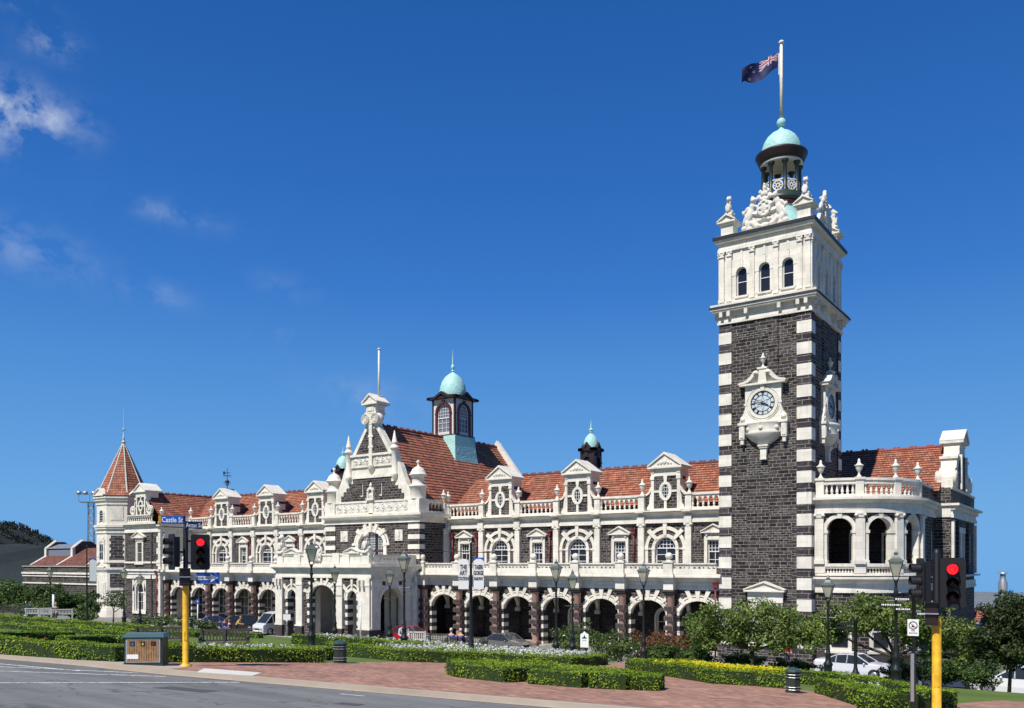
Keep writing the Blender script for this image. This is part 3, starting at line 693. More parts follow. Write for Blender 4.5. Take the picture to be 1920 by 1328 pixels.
for s_, xe in ((1, XR_), (-1, XL_)):
    m = M()
    for k in range(5):
        z = 6.4+k*.92
        x0, x1 = (xe-1.35, xe+.06) if s_ > 0 else (xe-.06, xe+1.35)
        m.box(x0, x1, YF-.14, YF+.6, z, z+.42, W); m.box(x0+.03, x1-.03, YF-.1, YF+.5, z+.42, z+.92, BAQ) if z+.92 < 10.7 else m.box(x0+.03, x1-.03, YF-.1, YF+.5, z+.42, 10.65, BAQ)
    obj('quoin', m, S)
# cornice + carved parapet
m = M(); a, b = XL_-.2, XR_+.1
m.box(a, b, YF-.14, YF+.4, 10.7, 10.95, W); m.box(a, b, YF-.08, YF+.4, 10.95, 11.15, W); bar(m, [(YF+.4, 11.15), (YF-.1, 11.15), (YF-.42, 11.36), (YF+.4, 11.36)], a, b+.2, W); m.box(a-.3, b+.4, YF-.55, YF+.4, 11.36, 11.58, W)
obj('cornice', m, S)
m = M(); m.box(XL_+.1, XR_-.1, YF-.02, YF+.35, 11.58, 12.75, W); m.box(XL_, XR_+.05, YF-.12, YF+.4, 12.7, 12.87, W); m.box(XL_, XR_, YF-.1, YF+.4, 11.58, 11.7, W)
m.box(XC-.28, XC+.28, YF-.1, YF, 11.6, 12.87, W)
for s_, xe in ((1, XR_-.65), (-1, XL_+.65)): m.box(xe-.7, xe+.68, YF-.16, YF+1.2, 11.58, 12.84, W)
relief(m, XL_+1.45, XC-.32, 11.74, 12.68, YF-.03, W2); relief(m, XC+.32, XR_-1.45, 11.74, 12.68, YF-.03, W2)
obj('carved_parapet', m, S)
TUR = [(.72, 0), (.72, 1.05), (.86, 1.12), (.86, 1.2), (.6, 1.34), (.56, 1.42), (.56, 1.98), (.68, 2.08), (.86, 2.16), (.86, 2.24), (.72, 2.3), (.66, 2.5), (.5, 2.76), (.28, 2.92), (.1, 3.02), (.08, 3.2), (.14, 3.3), (.17, 3.4), (.13, 3.5), (0, 3.56)]
mt = M(); mt.lathe(TUR, 0, 0, W, 18); TURME = mt.mesh('corner_turret')
for xe in (XR_-.62, XL_+.62): put('corner_turret', TURME, xe, YF+.45, 12.84)
# the stepped front gable
Yg = YF+.05; c = XC
half = [(4.9, 12.8), (4.9, 14.05), (4.55, 14.15), (4.1, 15.0), (3.75, 15.9), (3.5, 16.35), (3.25, 16.4), (3.1, 17.3), (2.55, 17.42), (.78, 20.05), (.78, 20.3)]
m = M(); pts = [(c+x, z) for x, z in half]+[(c-x, z) for x, z in half[::-1]]; m.prism(pts, Yg, Yg+.6, W)
st = [(4.15, 12.9), (4.15, 13.45), (3.8, 13.45), (3.8, 13.85), (3.4, 13.85), (3.4, 14.2), (3.0, 14.2), (3.0, 14.6), (2.5, 14.6), (2.5, 15.05)]
m.prism([(c+x, z) for x, z in st]+[(c-x, z) for x, z in st[::-1]], Yg-.04, Yg+.1, BAS)
for s_ in (-1, 1):
    m.box(c+s_*1.25-.14, c+s_*1.25+.14, Yg-.1, Yg, 13.3, 13.42, W); m.box(c+s_*1.25-.07, c+s_*1.25+.07, Yg-.05, Yg-.03, 13.42, 14.5, BLK); m.box(c+s_*1.25+.06, c+s_*1.25+.12, Yg-.08, Yg, 13.42, 14.5, W)
m.box(c-2.6, c+2.6, Yg-.12, Yg, 15.05, 15.3, W); m.box(c-2.7, c+2.7, Yg-.16, Yg, 16.1, 16.28, W); m.box(c-2.75, c+2.75, Yg-.2, Yg+.7, 17.14, 17.36, W)
relief(m, c-2.55, c-.3, 16.32, 17.1, Yg-.02, W2); relief(m, c+.3, c+2.55, 16.32, 17.1, Yg-.02, W2)
up = [(2.1, 17.4), (.55, 19.75), (-.55, 19.75), (-2.1, 17.4)]
m.prism([(c+x, z) for x, z in up][::1], Yg-.05, Yg+.1, BAS)
m.box(c-.2, c+.2, Yg-.22, Yg, 16.2, 20.1, W)
for z in (17.9, 18.9): m.box(c-.28, c+.34, Yg-.24, Yg, z, z+.2, W)
m.lathe([(.02, 0), (.12, .15), (.3, .45), (.45, .7), (.5, .85), (.5, .95)], c, Yg, W, 12, z0=15.3)
m.box(c-.5, c+.5, Yg-.35, Yg, 12.9, 13.1, W); m.box(c-.42, c-.2, Yg-.28, Yg, 13.1, 13.8, W); m.box(c+.2, c+.42, Yg-.28, Yg, 13.1, 13.8, W); m.ring(c, 13.75, .2, .42, 0, PI, Yg-.28, Yg, W, 10); m.lathe([(.12, 0), (.16, .2), (.05, .4), (0, .5)], c, Yg-.14, W, 8, z0=14.15); m.lathe([(.15, 0), (.2, .3), (.1, .5)], c, Yg-.15, W2, 8, z0=13.1)
obj('gable', m, S)
m = M(); y0 = Yg-.1
m.ell((c-.62, y0+.3, 20.65), (.58, .5, .56), W); m.ell((c+.62, y0+.3, 20.65), (.58, .5, .56), W); m.box(c-.6, c+.6, y0-.1, y0+.9, 20.15, 21.15, W)
for s_ in (-1, 1):
    for q, rr in ((.46, .03), (.3, .03), (.14, .05)): m.ring(c+s_*.62, 20.65, q-rr, q+rr, 0, 2*PI-.001, y0-.24, y0+.3, W, 16)
m.box(c-.62, c+.62, y0-.06, y0+1.2, 21.0, 22.0, W); m.box(c-.75, c+.75, y0-.12, y0+1.2, 21.15, 21.3, W); m.box(c-.45, c+.45, y0-.12, y0-.05, 21.4, 21.85, W2); pediment(m, c, 1.0, 22.0, .72, y0-.3, y0+1.5, W, .16)
m.tube((c+.15, y0+.9, 22.5), (c+.15, y0+.9, 27.4), .11, .09, W, 10); m.ell((c+.15, y0+.9, 27.45), (.16, .16, .1), W)
obj('gable_finial', m, S)
OB = [(.05, 0), (.12, .12), (.3, .45), (.36, .62), (.36, .75), (.27, .8), (.27, 2.9), (.34, 2.98), (.42, 3.06), (.42, 3.16), (.34, 3.25), (.3, 3.32), (.18, 3.5), (.3, 3.6), (.28, 3.66), (.24, 3.72), (.04, 4.72), (0, 4.75)]
mo = M(); mo.lathe(OB, 0, 0, W, 12); OBME = mo.mesh('obelisk')
for s_ in (-1, 1): put('obelisk', OBME, c+s_*3.02, Yg-.1, 14.55)
# central roof, its back gable and side parapet
zr = 20.1; ze = 11.9; yb = 19.5
roof_obj('roof', [((c+6.1, .1, ze), (c+6.1, yb, ze), (c, yb, zr), (c, .1, zr)), ((c-6.1, yb, ze), (c-6.1, .1, ze), (c, .1, zr), (c, yb, zr))], S, course=.36)
m = M(); ridge(m, (c, .5, zr+.08), (c, yb, zr+.08)); obj('ridge', m, S)
m = M(); m.prism([(c-6.6, 12), (c+6.6, 12), (c+6.6, 12.6), (c, 20.9), (c-6.6, 12.6)], yb, yb+.5, W); m.box(c-6.2, c+6.2, yb, yb+.5, 0, 12, BAS); m.box(XR_-.3, XR_, 3.8, yb, 0, 12.3, BAS); m.box(XL_, XL_+.3, 3.8, yb, 0, 12.3, BAS); obj('back_gable', m, S)
baluster_run(.75, 2.75, 11.56, 12.8, -.02, S, T=TR(XR_, 0, 0, PI/2), pitch=.5)
m = M(); m.box(XR_-.4, XR_+.2, 2.72, 3.2, 11.5, 12.55, W); obj('pedestal', m, S); urn(XR_-.05, 2.9, 12.55, S)
# great ventilation cupola
def cupola(x, y, zb, flare, hb, z1, hh, zc, rd, zd, zsp, name, win=True, rings=.0):
    m = M()
    if flare:
        b, zf0 = flare; P = [(x-b, y-b, zf0), (x+b, y-b, zf0), (x+b, y+b, zf0), (x-b, y+b, zf0)]; k = hb*1.12; n_ = 5
        rows = []
        for i in range(n_+1):
            t = i/n_; h_ = k+(b-k)*(1-t)**1.7; rows.append([(x-h_, y-h_, zf0+(zb-zf0)*t), (x+h_, y-h_, zf0+(zb-zf0)*t), (x+h_, y+h_, zf0+(zb-zf0)*t), (x-h_, y+h_, zf0+(zb-zf0)*t)])
        for A, B in zip(rows, rows[1:]):
            for i in range(4): m.quad(A[i], A[(i+1) % 4], B[(i+1) % 4], B[i], COP)
    m.box(x-hb*1.12, x+hb*1.12, y-hb*1.12, y+hb*1.12, zb-.08, zb+.12, BRN)
    for r_ in range(4):
        m.T = TR(x, y, 0, r_*PI/2); hw_ = hb*.56
        MR_ = MAR if win else BRN; m.wall(-hb, hb, zb, z1, [(0, hw_, zb+.35, z1-.55-hw_*1.0, hw_)], -hb, .18, CREAM if win else BRN, MR_, back=False, n=14)
        m.ring(0, z1-.55-hw_, hw_, hw_+.26, 0, PI, -hb-.1, -hb+.05, MR_, 14); wedge(m, 0, z1-.55-hw_, PI/2, hw_, hw_+.42, .1, .16, -hb-.16, -hb+.05, MR_)
        for s_ in (-1, 1):
            m.box(s_*hw_, s_*(hw_+.26), -hb-.1, -hb+.02, zb+.1, z1-.6-hw_, MR_); m.box(s_*(hb-.13), s_*(hb+.05), -hb-.06, -hb+.1, zb, z1, BRN); m.box(s_*(hw_-.02), s_*(hw_+.3), -hb-.14, -hb, z1-.75-hw_, z1-.6-hw_, MR_)
        q = hb*1.32
        prof = [(-q, z1), (-hb*.62, z1+.02), (0, z1+.5), (hb*.62, z1+.02), (q, z1), (q, z1+.24), (hb*.62, z1+.28), (0, z1+.8), (-hb*.62, z1+.28), (-q, z1+.24)]
        m.prism(prof, -q, -q+.5, BRN)
    m.T = None
    m.box(x-hb*1.25, x+hb*1.25, y-hb*1.25, y+hb*1.25, z1+.02, z1+.3, BRN)
    o = obj(name, m, S)
    if win:
        for r_ in range(4):
            hw_ = hb*.56; v = Matrix.Rotation(r_*PI/2, 3, 'Z') @ Vector((0, -hb+.08, 0))
            window(o, x+v.x, y+v.y, zb+.35, hw_, z1-.55-hw_, hw_, 3, 3, fr=.07, trans=(z1-zb-.9-hw_)*.72, dense_top=5, rz=r_*PI/2, gl=GLS2)
    else:
        l = M()
        for r_ in range(4):
            l.T = TR(x, y, 0, r_*PI/2); hw_ = hb*.56
            z = zb+.4
            while z < z1-.75: l.box(-hw_*.95, hw_*.95, -hb+.02, -hb+.14, z, z+.06, BRN); z += .12
            l.box(-hw_, hw_, -hb+.14, -hb+.16, zb+.35, z1-.6, BLK)
        obj('louvre', l, o)
    d = M(); H = zd-zc
    d.lathe([(rd*1.02, -.3), (rd*1.02, 0), (rd, H*.12), (rd*.95, H*.32), (rd*.82, H*.55), (rd*.6, H*.75), (rd*.36, H*.88), (rd*.12, H*.97), (.1, H)], x, y, COP, 20, z0=zc)
    L = zsp-zd; d.lathe([(.1, 0), (.17, L*.05), (.1, L*.1), (.2, L*.2), (.2, L*.26), (.08, L*.34), (.06, L*.6), (.03, L*.8), (.01, L)], x, y, COP, 8, z0=zd)
    obj('dome', d, o)
    return o
cupola(c, 11.67, 20.3, (2.45, 14.9), 1.5, 24.2, 0, 25.0, 1.42, 27.3, 29.7, 'great_cupola')
cupola(-22.4, 8.6, 15.4, (1.1, 14.6), .66, 17.1, 0, 17.65, .66, 18.8, 20.0, 'small_cupola', win=False)
cupola(-54.6, 8.6, 15.4, (1.1, 14.6), .72, 17.2, 0, 17.75, .8, 19.1, 20.1, 'small_cupola', win=False)
# weather vane above the left wing
m = M(); x, y = -69.6, 4.2; m.tube((x, y, 15.4), (x, y, 18.2), .05, .03, BLK, 6); m.ell((x, y, 16.6), (.28, .28, .2), BLK, nu=8, nv=6)
for a in (0, PI/2): m.tube((x-.6*math.cos(a), y-.6*math.sin(a), 17.3), (x+.6*math.cos(a), y+.6*math.sin(a), 17.3), .03, .03, BLK, 5)
m.box(x-.7, x+.5, y-.02, y+.02, 17.6, 17.68, BLK); m.box(x-.75, x-.45, y-.02, y+.02, 17.5, 17.85, BLK)
for a in range(6):
    t = a*PI/3; m.tube((x, y, 16.1), (x+.45*math.cos(t), y+.45*math.sin(t), 16.5), .03, .02, BLK, 5)
obj('weather_vane', m, S)
# ---- sculpture: seated lion, used on the portico and the tower corners
def lion_mesh(s=1.0, shield=True):
    m = M(); e = lambda c_, r_, rot=None: m.ell(tuple(v*s for v in c_), tuple(v*s for v in r_), W2, rot, 10, 8)
    from mathutils import Euler
    e((0, .12, .34), (.2, .3, .26)); e((0, -.02, .62), (.18, .2, .34), Euler((R(-14), 0, 0))); e((0, -.08, .9), (.17, .17, .2)); e((0, -.12, 1.14), (.17, .18, .2)); e((0, -.3, 1.1), (.09, .12, .09)); e((0, -.06, 1.2), (.2, .15, .2))
    for k in (-1, 1):
        e((k*.12, -.2, .42), (.07, .08, .36)); e((k*.13, -.28, .08), (.08, .14, .07)); e((k*.19, .05, .22), (.1, .26, .2)); e((k*.2, -.14, .08), (.08, .16, .07)); e((k*.1, -.1, 1.36), (.05, .04, .06))
    m.tube((.1*s, .4*s, .12*s), (.32*s, .3*s, .2*s), .05*s, .04*s, W2, 8)
    if shield: m.ell((0, -.34*s, .5*s), (.2*s, .05*s, .3*s), W2)
    m.box(-.26*s, .26*s, -.4*s, .42*s, -.06*s, .06*s, W2)
    return m.mesh('lion_statue')
LIME = lion_mesh(1.0)
def lion(x, y, z, rz, parent, s=1.0):
    o = obj('lion_statue', LIME, parent, (x, y, z), rz); o.scale = (s, s, s); remesh(o, .035); return o

# ---- entrance portico
PX, PY = -41.45, -6.4; PL, PR = -47.55, -35.4
def striped(m, cx, hw, y, d, z0, z1, w=.24, p=.70):
    for s_ in (-1, 1):
        z = z0; k = 0
        while z < z1-.05:
            zt = min(z+p/2, z1); m.box(cx+s_*(hw-.04), cx+s_*(hw+w+(.02 if k % 2 else 0)), y-.05-(.012 if k % 2 else 0), y+d+.01+(.012 if k % 2 else 0), z, zt, W if k % 2 else DST); z = zt; k += 1
def portico_arch(m, cx, hw, zs, ri, ztop, y, fans, ext):
    sz = ri/hw
    m.ring(cx, zs, hw-.02, hw+.22, 0, PI, y-.09, y+.3, W, 18, sz); m.ring(cx, zs, hw+.3, hw+.42, .05, PI-.05, y-.06, y+.02, W, 18, (ri+.05)/hw)
    for a in fans:
        ar = R(a); r0 = 1/math.sqrt((math.cos(ar)/hw)**2+(math.sin(ar)/ri)**2); wedge(m, cx, zs, ar, r0, min(r0+ext, (ztop-zs)/math.sin(ar)), .08, .14, y-.13, y+.03, W)
    for s_ in (-1, 1): m.box(cx+s_*(hw-.06), cx+s_*(hw+.3), y-.12, y+.6, zs-.15, zs+.03, W)
m = M(); ops = [(PX, 1.68, 0, 3.85, 1.15), (PX-4.02, .6, 0, 3.8, .72), (PX+3.85, .6, 0, 3.85, .72)]
m.wall(PL, PR, 0, 5.62, ops, PY, .6, BAS, DST, n=18)
for cx, hw, zb, zs, ri in ops:
    big = hw > 1; portico_arch(m, cx, hw, zs, ri, 5.58, PY, (90, 64, 116, 40, 140, 15, 165) if big else (90, 45, 135), .8 if big else .95 if not big else .5)
    striped(m, cx, hw, PY, .6, 1.2, zs-.16)
for a, b in ((-47.6, -46.65), (-44.75, -43.92), (-39.42, -38.7), (-36.75, -35.35)):
    m.box(a, b, PY-.22, PY+.02, 1.2, 5.1, W); m.box(a-.05, b+.05, PY-.27, PY+.02, 4.95, 5.12, W); m.box(a-.06, b+.06, PY-.3, PY+.64, 0, 1.2, DST); m.box(a, b, PY-.24, PY+.02, 5.12, 5.62, W)
    m.box(a-.08, b+.08, PY-.3, PY+.02, 1.2, 1.32, W)
for a in (-47.4, -46.95, -36.6, -36.1): # console brackets under the corner entablature
    m.box(a, a+.22, PY-.5, PY-.2, 4.85, 5.5, W2)
obj('portico_front', m, S)
for X, rz, nm in ((PR, PI/2, 1), (PL, -PI/2, -1)):
    m = M(TR(X, 0, 0, rz)); sg = 1 if rz > 0 else -1
    xa, xb = (PY+.01, -.0) if sg > 0 else (0, -PY-.01)
    cy = -3.75*sg
    m.wall(xa, xb, 0, 5.62, [(cy, 1.45, 0, 3.55, 1.2)], 0, .6, W, W, n=18)
    m.ring(cy, 3.55, 1.45, 1.8, 0, PI, -.06, .02, W, 18, 1.2/1.45)
    for q in (-1.05, 1.05): m.box(cy+q-.2, cy+q+.2, -.03, .0, 5.0, 5.35, BLK)
    m.box(xa, xb, -.05, 0, 0, 1.2, DST) if False else None
    for a, b in ((xa, cy-1.45), (cy+1.45, xb)): m.box(a, b, -.06, 0, 0, 1.15, DST)
    q0, q1 = (PY, PY+.55) if sg > 0 else (-PY-.55, -PY)
    m.box(q0, q1, -.14, 0, 1.2, 5.6, W)
    q = -1.0*sg; m.box(q-.28, q+.28, -.2, 0, 1.2, 5.2, W); m.lathe([(.05, 0), (.14, .3), (.2, .5), (.1, .6), (.16, 1.0), (.08, 1.3), (.03, 1.6)], q, -.25, W, 10, z0=4.4)
    obj('portico_side', m, S)
def belt(m, z0, z1, o, mat=W, t=.6):
    m.slab([(PL-o, PY-o), (PR+o, PY-o), (PR+o, -.05), (PL-o, -.05)], z0, z1, mat)
m = M()
for a, b, o in ((5.63, 5.8, .16), (5.8, 6.15, .1)): belt(m, a, b, o)
for k in range(4): belt(m, 6.15+k*.1, 6.25+k*.1, .14+k*.09)
belt(m, 6.55, 6.68, .55); belt(m, 6.68, 6.86, .48)
obj('portico_cornice', m, S)
m = M(); m.box(PL+.05, PR-.05, PY-.02, PY+.25, 6.86, 7.62, W); m.box(PL, PR, PY-.1, PY+.32, 7.62, 7.78, W); m.box(PL, PR, PY-.08, PY+.3, 6.86, 6.98, W)
for x in (PL+.5, PL+2.9, PX-1.9, PX+1.9, PR-2.9, PR-.5): m.box(x-.42, x+.42, PY-.16, PY+.4, 6.87, 7.84, W)
for x in (PX-4.02, PX+3.85): pediment(m, x, 1.0, 7.78, .34, PY-.2, PY+.35, W, .1)
m.T = TR(PR, 0, 0, PI/2)
m.box(PY+.3, -.1, -.02, .25, 6.86, 7.1, W); m.wall(PY+.3, -.1, 7.1, 7.5, [(PY+1.2+i*.42, .1, 7.26, 7.31, .09) for i in range(10)], 0, .2, W, n=6); m.box(PY+.3, -.1, -.06, .3, 7.5, 7.68, W)
m.T = None; m.box(PL-.02, PL+.25, PY+.3, -.1, 6.86, 7.6, W)
obj('portico_parapet', m, S)
m = M(); m.ell((PX-.5, PY-.25, 7.7), (.42, .16, .6), W2); m.ell((PX-.5, PY-.3, 7.7), (.26, .2, .4), W2)
for k in (-1, 1):
    m.ell((PX-.5+k*.42, PY-.2, 8.05), (.16, .12, .18), W2); m.ell((PX-.5+k*.36, PY-.2, 7.2), (.14, .12, .16), W2); m.ell((PX-.5+k*.5, PY-.2, 7.6), (.08, .08, .3), W2)
m.ell((PX-.5, PY-.2, 8.35), (.2, .14, .16), W2)
remesh(obj('carved_cartouche', m, S), .04)
for x, sx in ((PL+.55, 1), (PR-.55, 1)): lion(x, PY+.15, 7.88, 0, S, 1.25)
m = M(); m.box(PL+.3, PR-.3, PY+.6, -.5, 5.3, 5.6, INT)
m.wall(PL+.3, PR-.3, 0, 5.3, [(PX, 1.7, 0, 3.6, 1.2), (PX-4, .8, 0, 3.4, .8), (PX+4, .8, 0, 3.4, .8)], -.2, .5, CREAM, W)
m.box(PL+.3, PR-.3, 3.6, 3.9, .2, 5.3, INB); m.box(PL+.2, PR-.2, PY-.6, 3.6, .0, .16, CONC)
for x in (PX-2.3, PX+2.3): m.box(x-.3, x+.3, PY+1.0, PY+1.6, .16, 5.3, CREAM)
obj('porch_interior', m, S)

# ---- clock tower
TX0, TX1, TY0, TY1 = -6.73, -.22, 0.0, 7.65; TCX, TCY = (TX0+TX1)/2, (TY0+TY1)/2
m = M(); m.box(TX0+.05, TX1-.05, TY0+.05, TY1-.05, 0, 24.2, BAS)
m.box(-4.12, -2.46, -.03, .06, 20.2, 24.12, BAS); m.box(TX1-.06, TX1+.03, 2.9, 4.75, 20.2, 24.12, BAS)
for x in (-4.12, -2.46): m.box(x-.03, x+.0, -.035, .06, 20.2, 24.12, BLK)
m.box(TX0-.12, TX1+.12, TY0-.12, TY1+.12, 0, 1.0, BAS); m.box(TX0-.15, TX1+.15, TY0-.15, TY1+.15, 1.0, 1.12, DST)
TW = obj('tower_shaft', m, S)
q = M(); k = -14
for k in range(-13, 3):
    z = 19.77+1.465*k; zt = z+.81
    if zt > 24.13: continue
    for (xa, xb, ya, yb) in ((TX1-.95, TX1+.05, TY0-.05, TY0+.85), (TX0-.03, TX0+.92, TY0-.05, TY0+.85), (TX1-.95, TX1+.05, TY1-.85, TY1+.03), (TX0-.03, TX0+.92, TY1-.85, TY1+.03)):
        if z > .4: q.box(xa, xb, ya, yb, z, zt, W)
for (xa, xb, ya, yb) in ((TX1-.95, TX1+.02, TY0-.02, TY0+.85), (TX0-.0, TX0+.92, TY0-.02, TY0+.85), (TX1-.95, TX1+.02, TY1-.85, TY1)):
    q.box(xa, xb, ya, yb, .3, 24.12, BAQ)
obj('quoins', q, TW)
m = M()
def sq(m, z0, z1, o, mat=W): m.box(TX0-o, TX1+o, TY0-o, TY1+o, z0, z1, mat)
sq(m, 24.12, 24.3, .12); sq(m, 24.3, 24.42, .06); sq(m, 24.42, 24.98, .02); sq(m, 24.98, 25.1, .42); sq(m, 25.1, 25.24, .5); sq(m, 25.24, 25.34, .58, DST); sq(m, 25.34, 25.5, .5)
for r_ in range(4):
    w_ = (TX1-TX0) if r_ % 2 == 0 else (TY1-TY0); d_ = (TY1-TY0) if r_ % 2 == 0 else (TX1-TX0)
    m.T = TR(TCX, TCY, 0, r_*PI/2); h = w_/2
    for x in (-h+.25, -h+.8, -h*.36, h*.36, h-.8, h-.25):
        m.box(x-.12, x+.12, -d_/2-.4, -d_/2, 24.6, 24.98, W2); m.box(x-.1, x+.1, -d_/2-.2, -d_/2, 24.42, 24.6, W2)
m.T = None; obj('tower_cornice', m, S)
# belfry stage
m = M()
for r_ in range(4):
    w_ = (TX1-TX0) if r_ % 2 == 0 else (TY1-TY0); d_ = (TY1-TY0) if r_ % 2 == 0 else (TX1-TX0); h = w_/2; k = h/3.255
    m.T = TR(TCX, TCY, 0, r_*PI/2); y = -d_/2+.05
    cs = [-1.62*k, 0.04*k, 1.68*k]
    m.wall(-h+.05, h-.05, 25.5, 30.05, [(x, .38, 26.0, 27.68, .38) for x in cs], y, .3, W, W, back=False, n=14)
    m.box(-h, h, y-.1, y+.1, 25.5, 25.72, W)
    for x in (-h+.2, -h+.76, -.84*k, .86*k, h-.76, h-.2):
        m.box(x-.17, x+.17, y-.12, y, 25.72, 28.95, W); m.box(x-.2, x+.2, y-.15, y, 25.72, 25.98, W); m.box(x-.22, x+.22, y-.2, y, 28.95, 29.0, W); m.box(x-.17, x+.17, y-.16, y, 29.0, 29.28, W2)
        for s_ in (-1, 1): m.ell((x+s_*.15, y-.16, 29.18), (.08, .06, .1), W2, nu=6, nv=5)
        m.box(x-.23, x+.23, y-.2, y, 29.28, 29.34, W)
    for x in cs:
        m.ring(x, 27.68, .38, .62, 0, PI, y-.06, y+.02, W, 14); wedge(m, x, 27.68, PI/2, .34, .86, .09, .13, y-.12, y+.02, W)
        for s_ in (-1, 1): m.box(x+s_*.38, x+s_*.68, y-.07, y+.02, 27.5, 27.7, W); m.box(x+s_*.4, x+s_*.62, y-.045, y+.02, 25.98, 27.5, W)
        m.box(x-.5, x+.5, y-.12, y+.05, 25.88, 26.0, W); m.box(x-.08, x+.08, y-.05, y+.02, 28.6, 29.34, W)
m.T = None
sq(m, 29.34, 29.55, .1); sq(m, 29.55, 29.68, .04); sq(m, 29.68, 29.98, .0); sq(m, 29.98, 30.1, .22); sq(m, 30.1, 30.2, .3); sq(m, 30.2, 30.42, .38, BLK); sq(m, 30.42, 30.5, .2)
BF = obj('belfry_stage', m, S)
for r_ in range(2):
    w_ = (TX1-TX0) if r_ == 0 else (TY1-TY0); d_ = (TY1-TY0) if r_ == 0 else (TX1-TX0); k = w_/6.51
    for x in (-1.62*k, .04*k, 1.68*k):
        v = Matrix.Rotation(r_*PI/2, 3, 'Z') @ Vector((x, -d_/2+.22, 0)); window(S, TCX+v.x, TCY+v.y, 26.0, .38, 27.68, .38, 1, 2, fr=.06, rz=r_*PI/2)
# corner pedestals with pediments and lions
for cx_, cy_ in ((TX0+.55, TY0+.5), (TX1-.5, TY0+.5), (TX1-.5, TY1-.5), (TX0+.55, TY1-.5)):
    m = M(); m.box(cx_-.45, cx_+.45, cy_-.45, cy_+.45, 30.5, 31.35, W); m.box(cx_-.55, cx_+.55, cy_-.55, cy_+.55, 31.3, 31.42, W)
    pediment(m, cx_, .68, 31.42, .42, cy_-.68, cy_+.68, W, .1); m.box(cx_-.3, cx_+.3, cy_-.35, cy_+.35, 31.7, 32.05, W)
    obj('corner_pedestal', m, S); lion(cx_, cy_+.02, 32.08, 0 if cy_ < 3 else PI/2, S, 1.0)
# carved royal arms on the front and the side
def arms(parent, T):
    m = M(T); e = lambda x, z, rx, rz_, y=-.1, ry=.16, a=0: m.ell((x, y, z), (rx, ry, rz_), W2, Matrix.Rotation(R(a), 3, 'Y').to_euler() if a else None, 10, 7)
    e(0, 1.35, .42, .5, -.12, .16); m.ring(0, 1.35, .36, .5, 0, 2*PI-.001, -.34, -.1, W2, 16, 1.2); e(0, 1.35, .26, .32, -.26, .08)
    for k in range(6): m.ell((.3*math.cos(k*PI/3), -.3, 1.35+.36*math.sin(k*PI/3)), (.07, .06, .07), W2, nu=6, nv=5)
    e(0, 2.05, .3, .16); e(0, 2.4, .3, .2)
    for k in (-.26, 0, .26): e(k, 2.58, .09, .16)
    e(0, 2.8, .14, .22); e(0, 3.02, .09, .16)
    for s_ in (-1, 1):
        e(s_*1.05, 1.15, .26, .6, a=s_*-18); e(s_*.85, 1.75, .24, .34, a=s_*-20); e(s_*.78, 2.12, .2, .22, y=-.22); e(s_*.62, 2.05, .12, .1, y=-.3)
        e(s_*1.2, .55, .22, .34, a=s_*15); e(s_*.8, .42, .14, .34, a=s_*40); e(s_*.55, 1.62, .1, .32, a=s_*60); e(s_*.62, 1.1, .1, .34, a=s_*75); e(s_*1.4, .9, .1, .5, a=s_*-22); e(s_*1.5, 1.35, .12, .2, a=s_*20); e(s_*1.3, 1.5, .12, .3, a=s_*-35)
        e(s_*.4, 2.2, .16, .2, a=s_*30); e(s_*.3, 2.55, .12, .16); e(s_*1.5, .25, .2, .16); e(s_*1.1, .18, .2, .14); e(s_*.5, .25, .24, .16); e(s_*.3, .6, .2, .14, a=s_*20); e(s_*.86, 2.33, .09, .12)
    e(0, .2, .3, .18); e(0, .7, .2, .2)
    m.prism([(-1.75, 0), (1.75, 0), (1.5, .4), (.9, .9), (.5, 1.8), (0, 2.2), (-.5, 1.8), (-.9, .9), (-1.5, .4)], -.06, .2, W2)
    remesh(obj('coat_of_arms', m, parent), .045)
arms(S, TR(TCX+.0, TY0+.25, 30.5)); arms(S, TR(TX1-.25, TCY, 30.5, PI/2)); 
# lantern: copper skirt, open colonnade, dome
m = M(); m.lathe([(2.0, 0), (1.95, .4), (1.72, 1.2), (1.5, 1.8), (1.38, 2.2), (1.34, 2.6)], TCX, TCY, COP, 28, z0=30.45); obj('lower_dome', m, S)
m = M(); m.lathe([(1.36, 0), (1.5, .06), (1.5, .28), (1.44, .34)], TCX, TCY, MAR, 28, z0=32.95); m.lathe([(1.5, 0), (1.62, .08), (1.62, .3), (1.5, .36), (1.5, .6), (0, .61)], TCX, TCY, GRN, 28, z0=33.28)
obj('lantern_base', m, S)
colm = M(); colm.lathe([(.2, 0), (.2, .15), (.15, .2), (.135, 2.0), (.2, 2.05), (.26, 2.16), (.26, 2.25)], 0, 0, GRN, 12); CM_ = colm.mesh('lantern_column')
for k in range(8):
    a = 2*PI*(k+.5)/8+.12; obj('lantern_column', CM_, S, (TCX+1.3*math.cos(a), TCY+1.3*math.sin(a), 33.88))
    b = a+PI/8; m = M(TR(TCX, TCY, 0, b+PI/2)); 
    m.ring(0, 34.35, .3, .38, 0, 2*PI-.001, -1.27, -1.2, W, 14); m.ring(0, 34.35, .08, .16, 0, 2*PI-.001, -1.27, -1.2, W, 10)
    for q_ in range(8): wedge(m, 0, 34.35, q_*PI/4, .14, .32, .025, .03, -1.26, -1.21, W)
    m.box(-.42, .42, -1.26, -1.2, 33.9, 33.98, W); m.box(-.42, .42, -1.28, -1.18, 34.72, 34.8, W)
    obj('lantern_railing', m, S)
m = M(); m.lathe([(0, .0), (1.2, 0), (1.52, .02), (1.52, .18), (1.5, .2)], TCX, TCY, CREAM, 28, z0=36.12); m.lathe([(1.5, 0), (1.62, .1), (1.7, .3), (1.8, .5), (1.86, .62), (1.86, .7), (1.5, .9)], TCX, TCY, BRN, 28, z0=36.28)
obj('lantern_cornice', m, S)
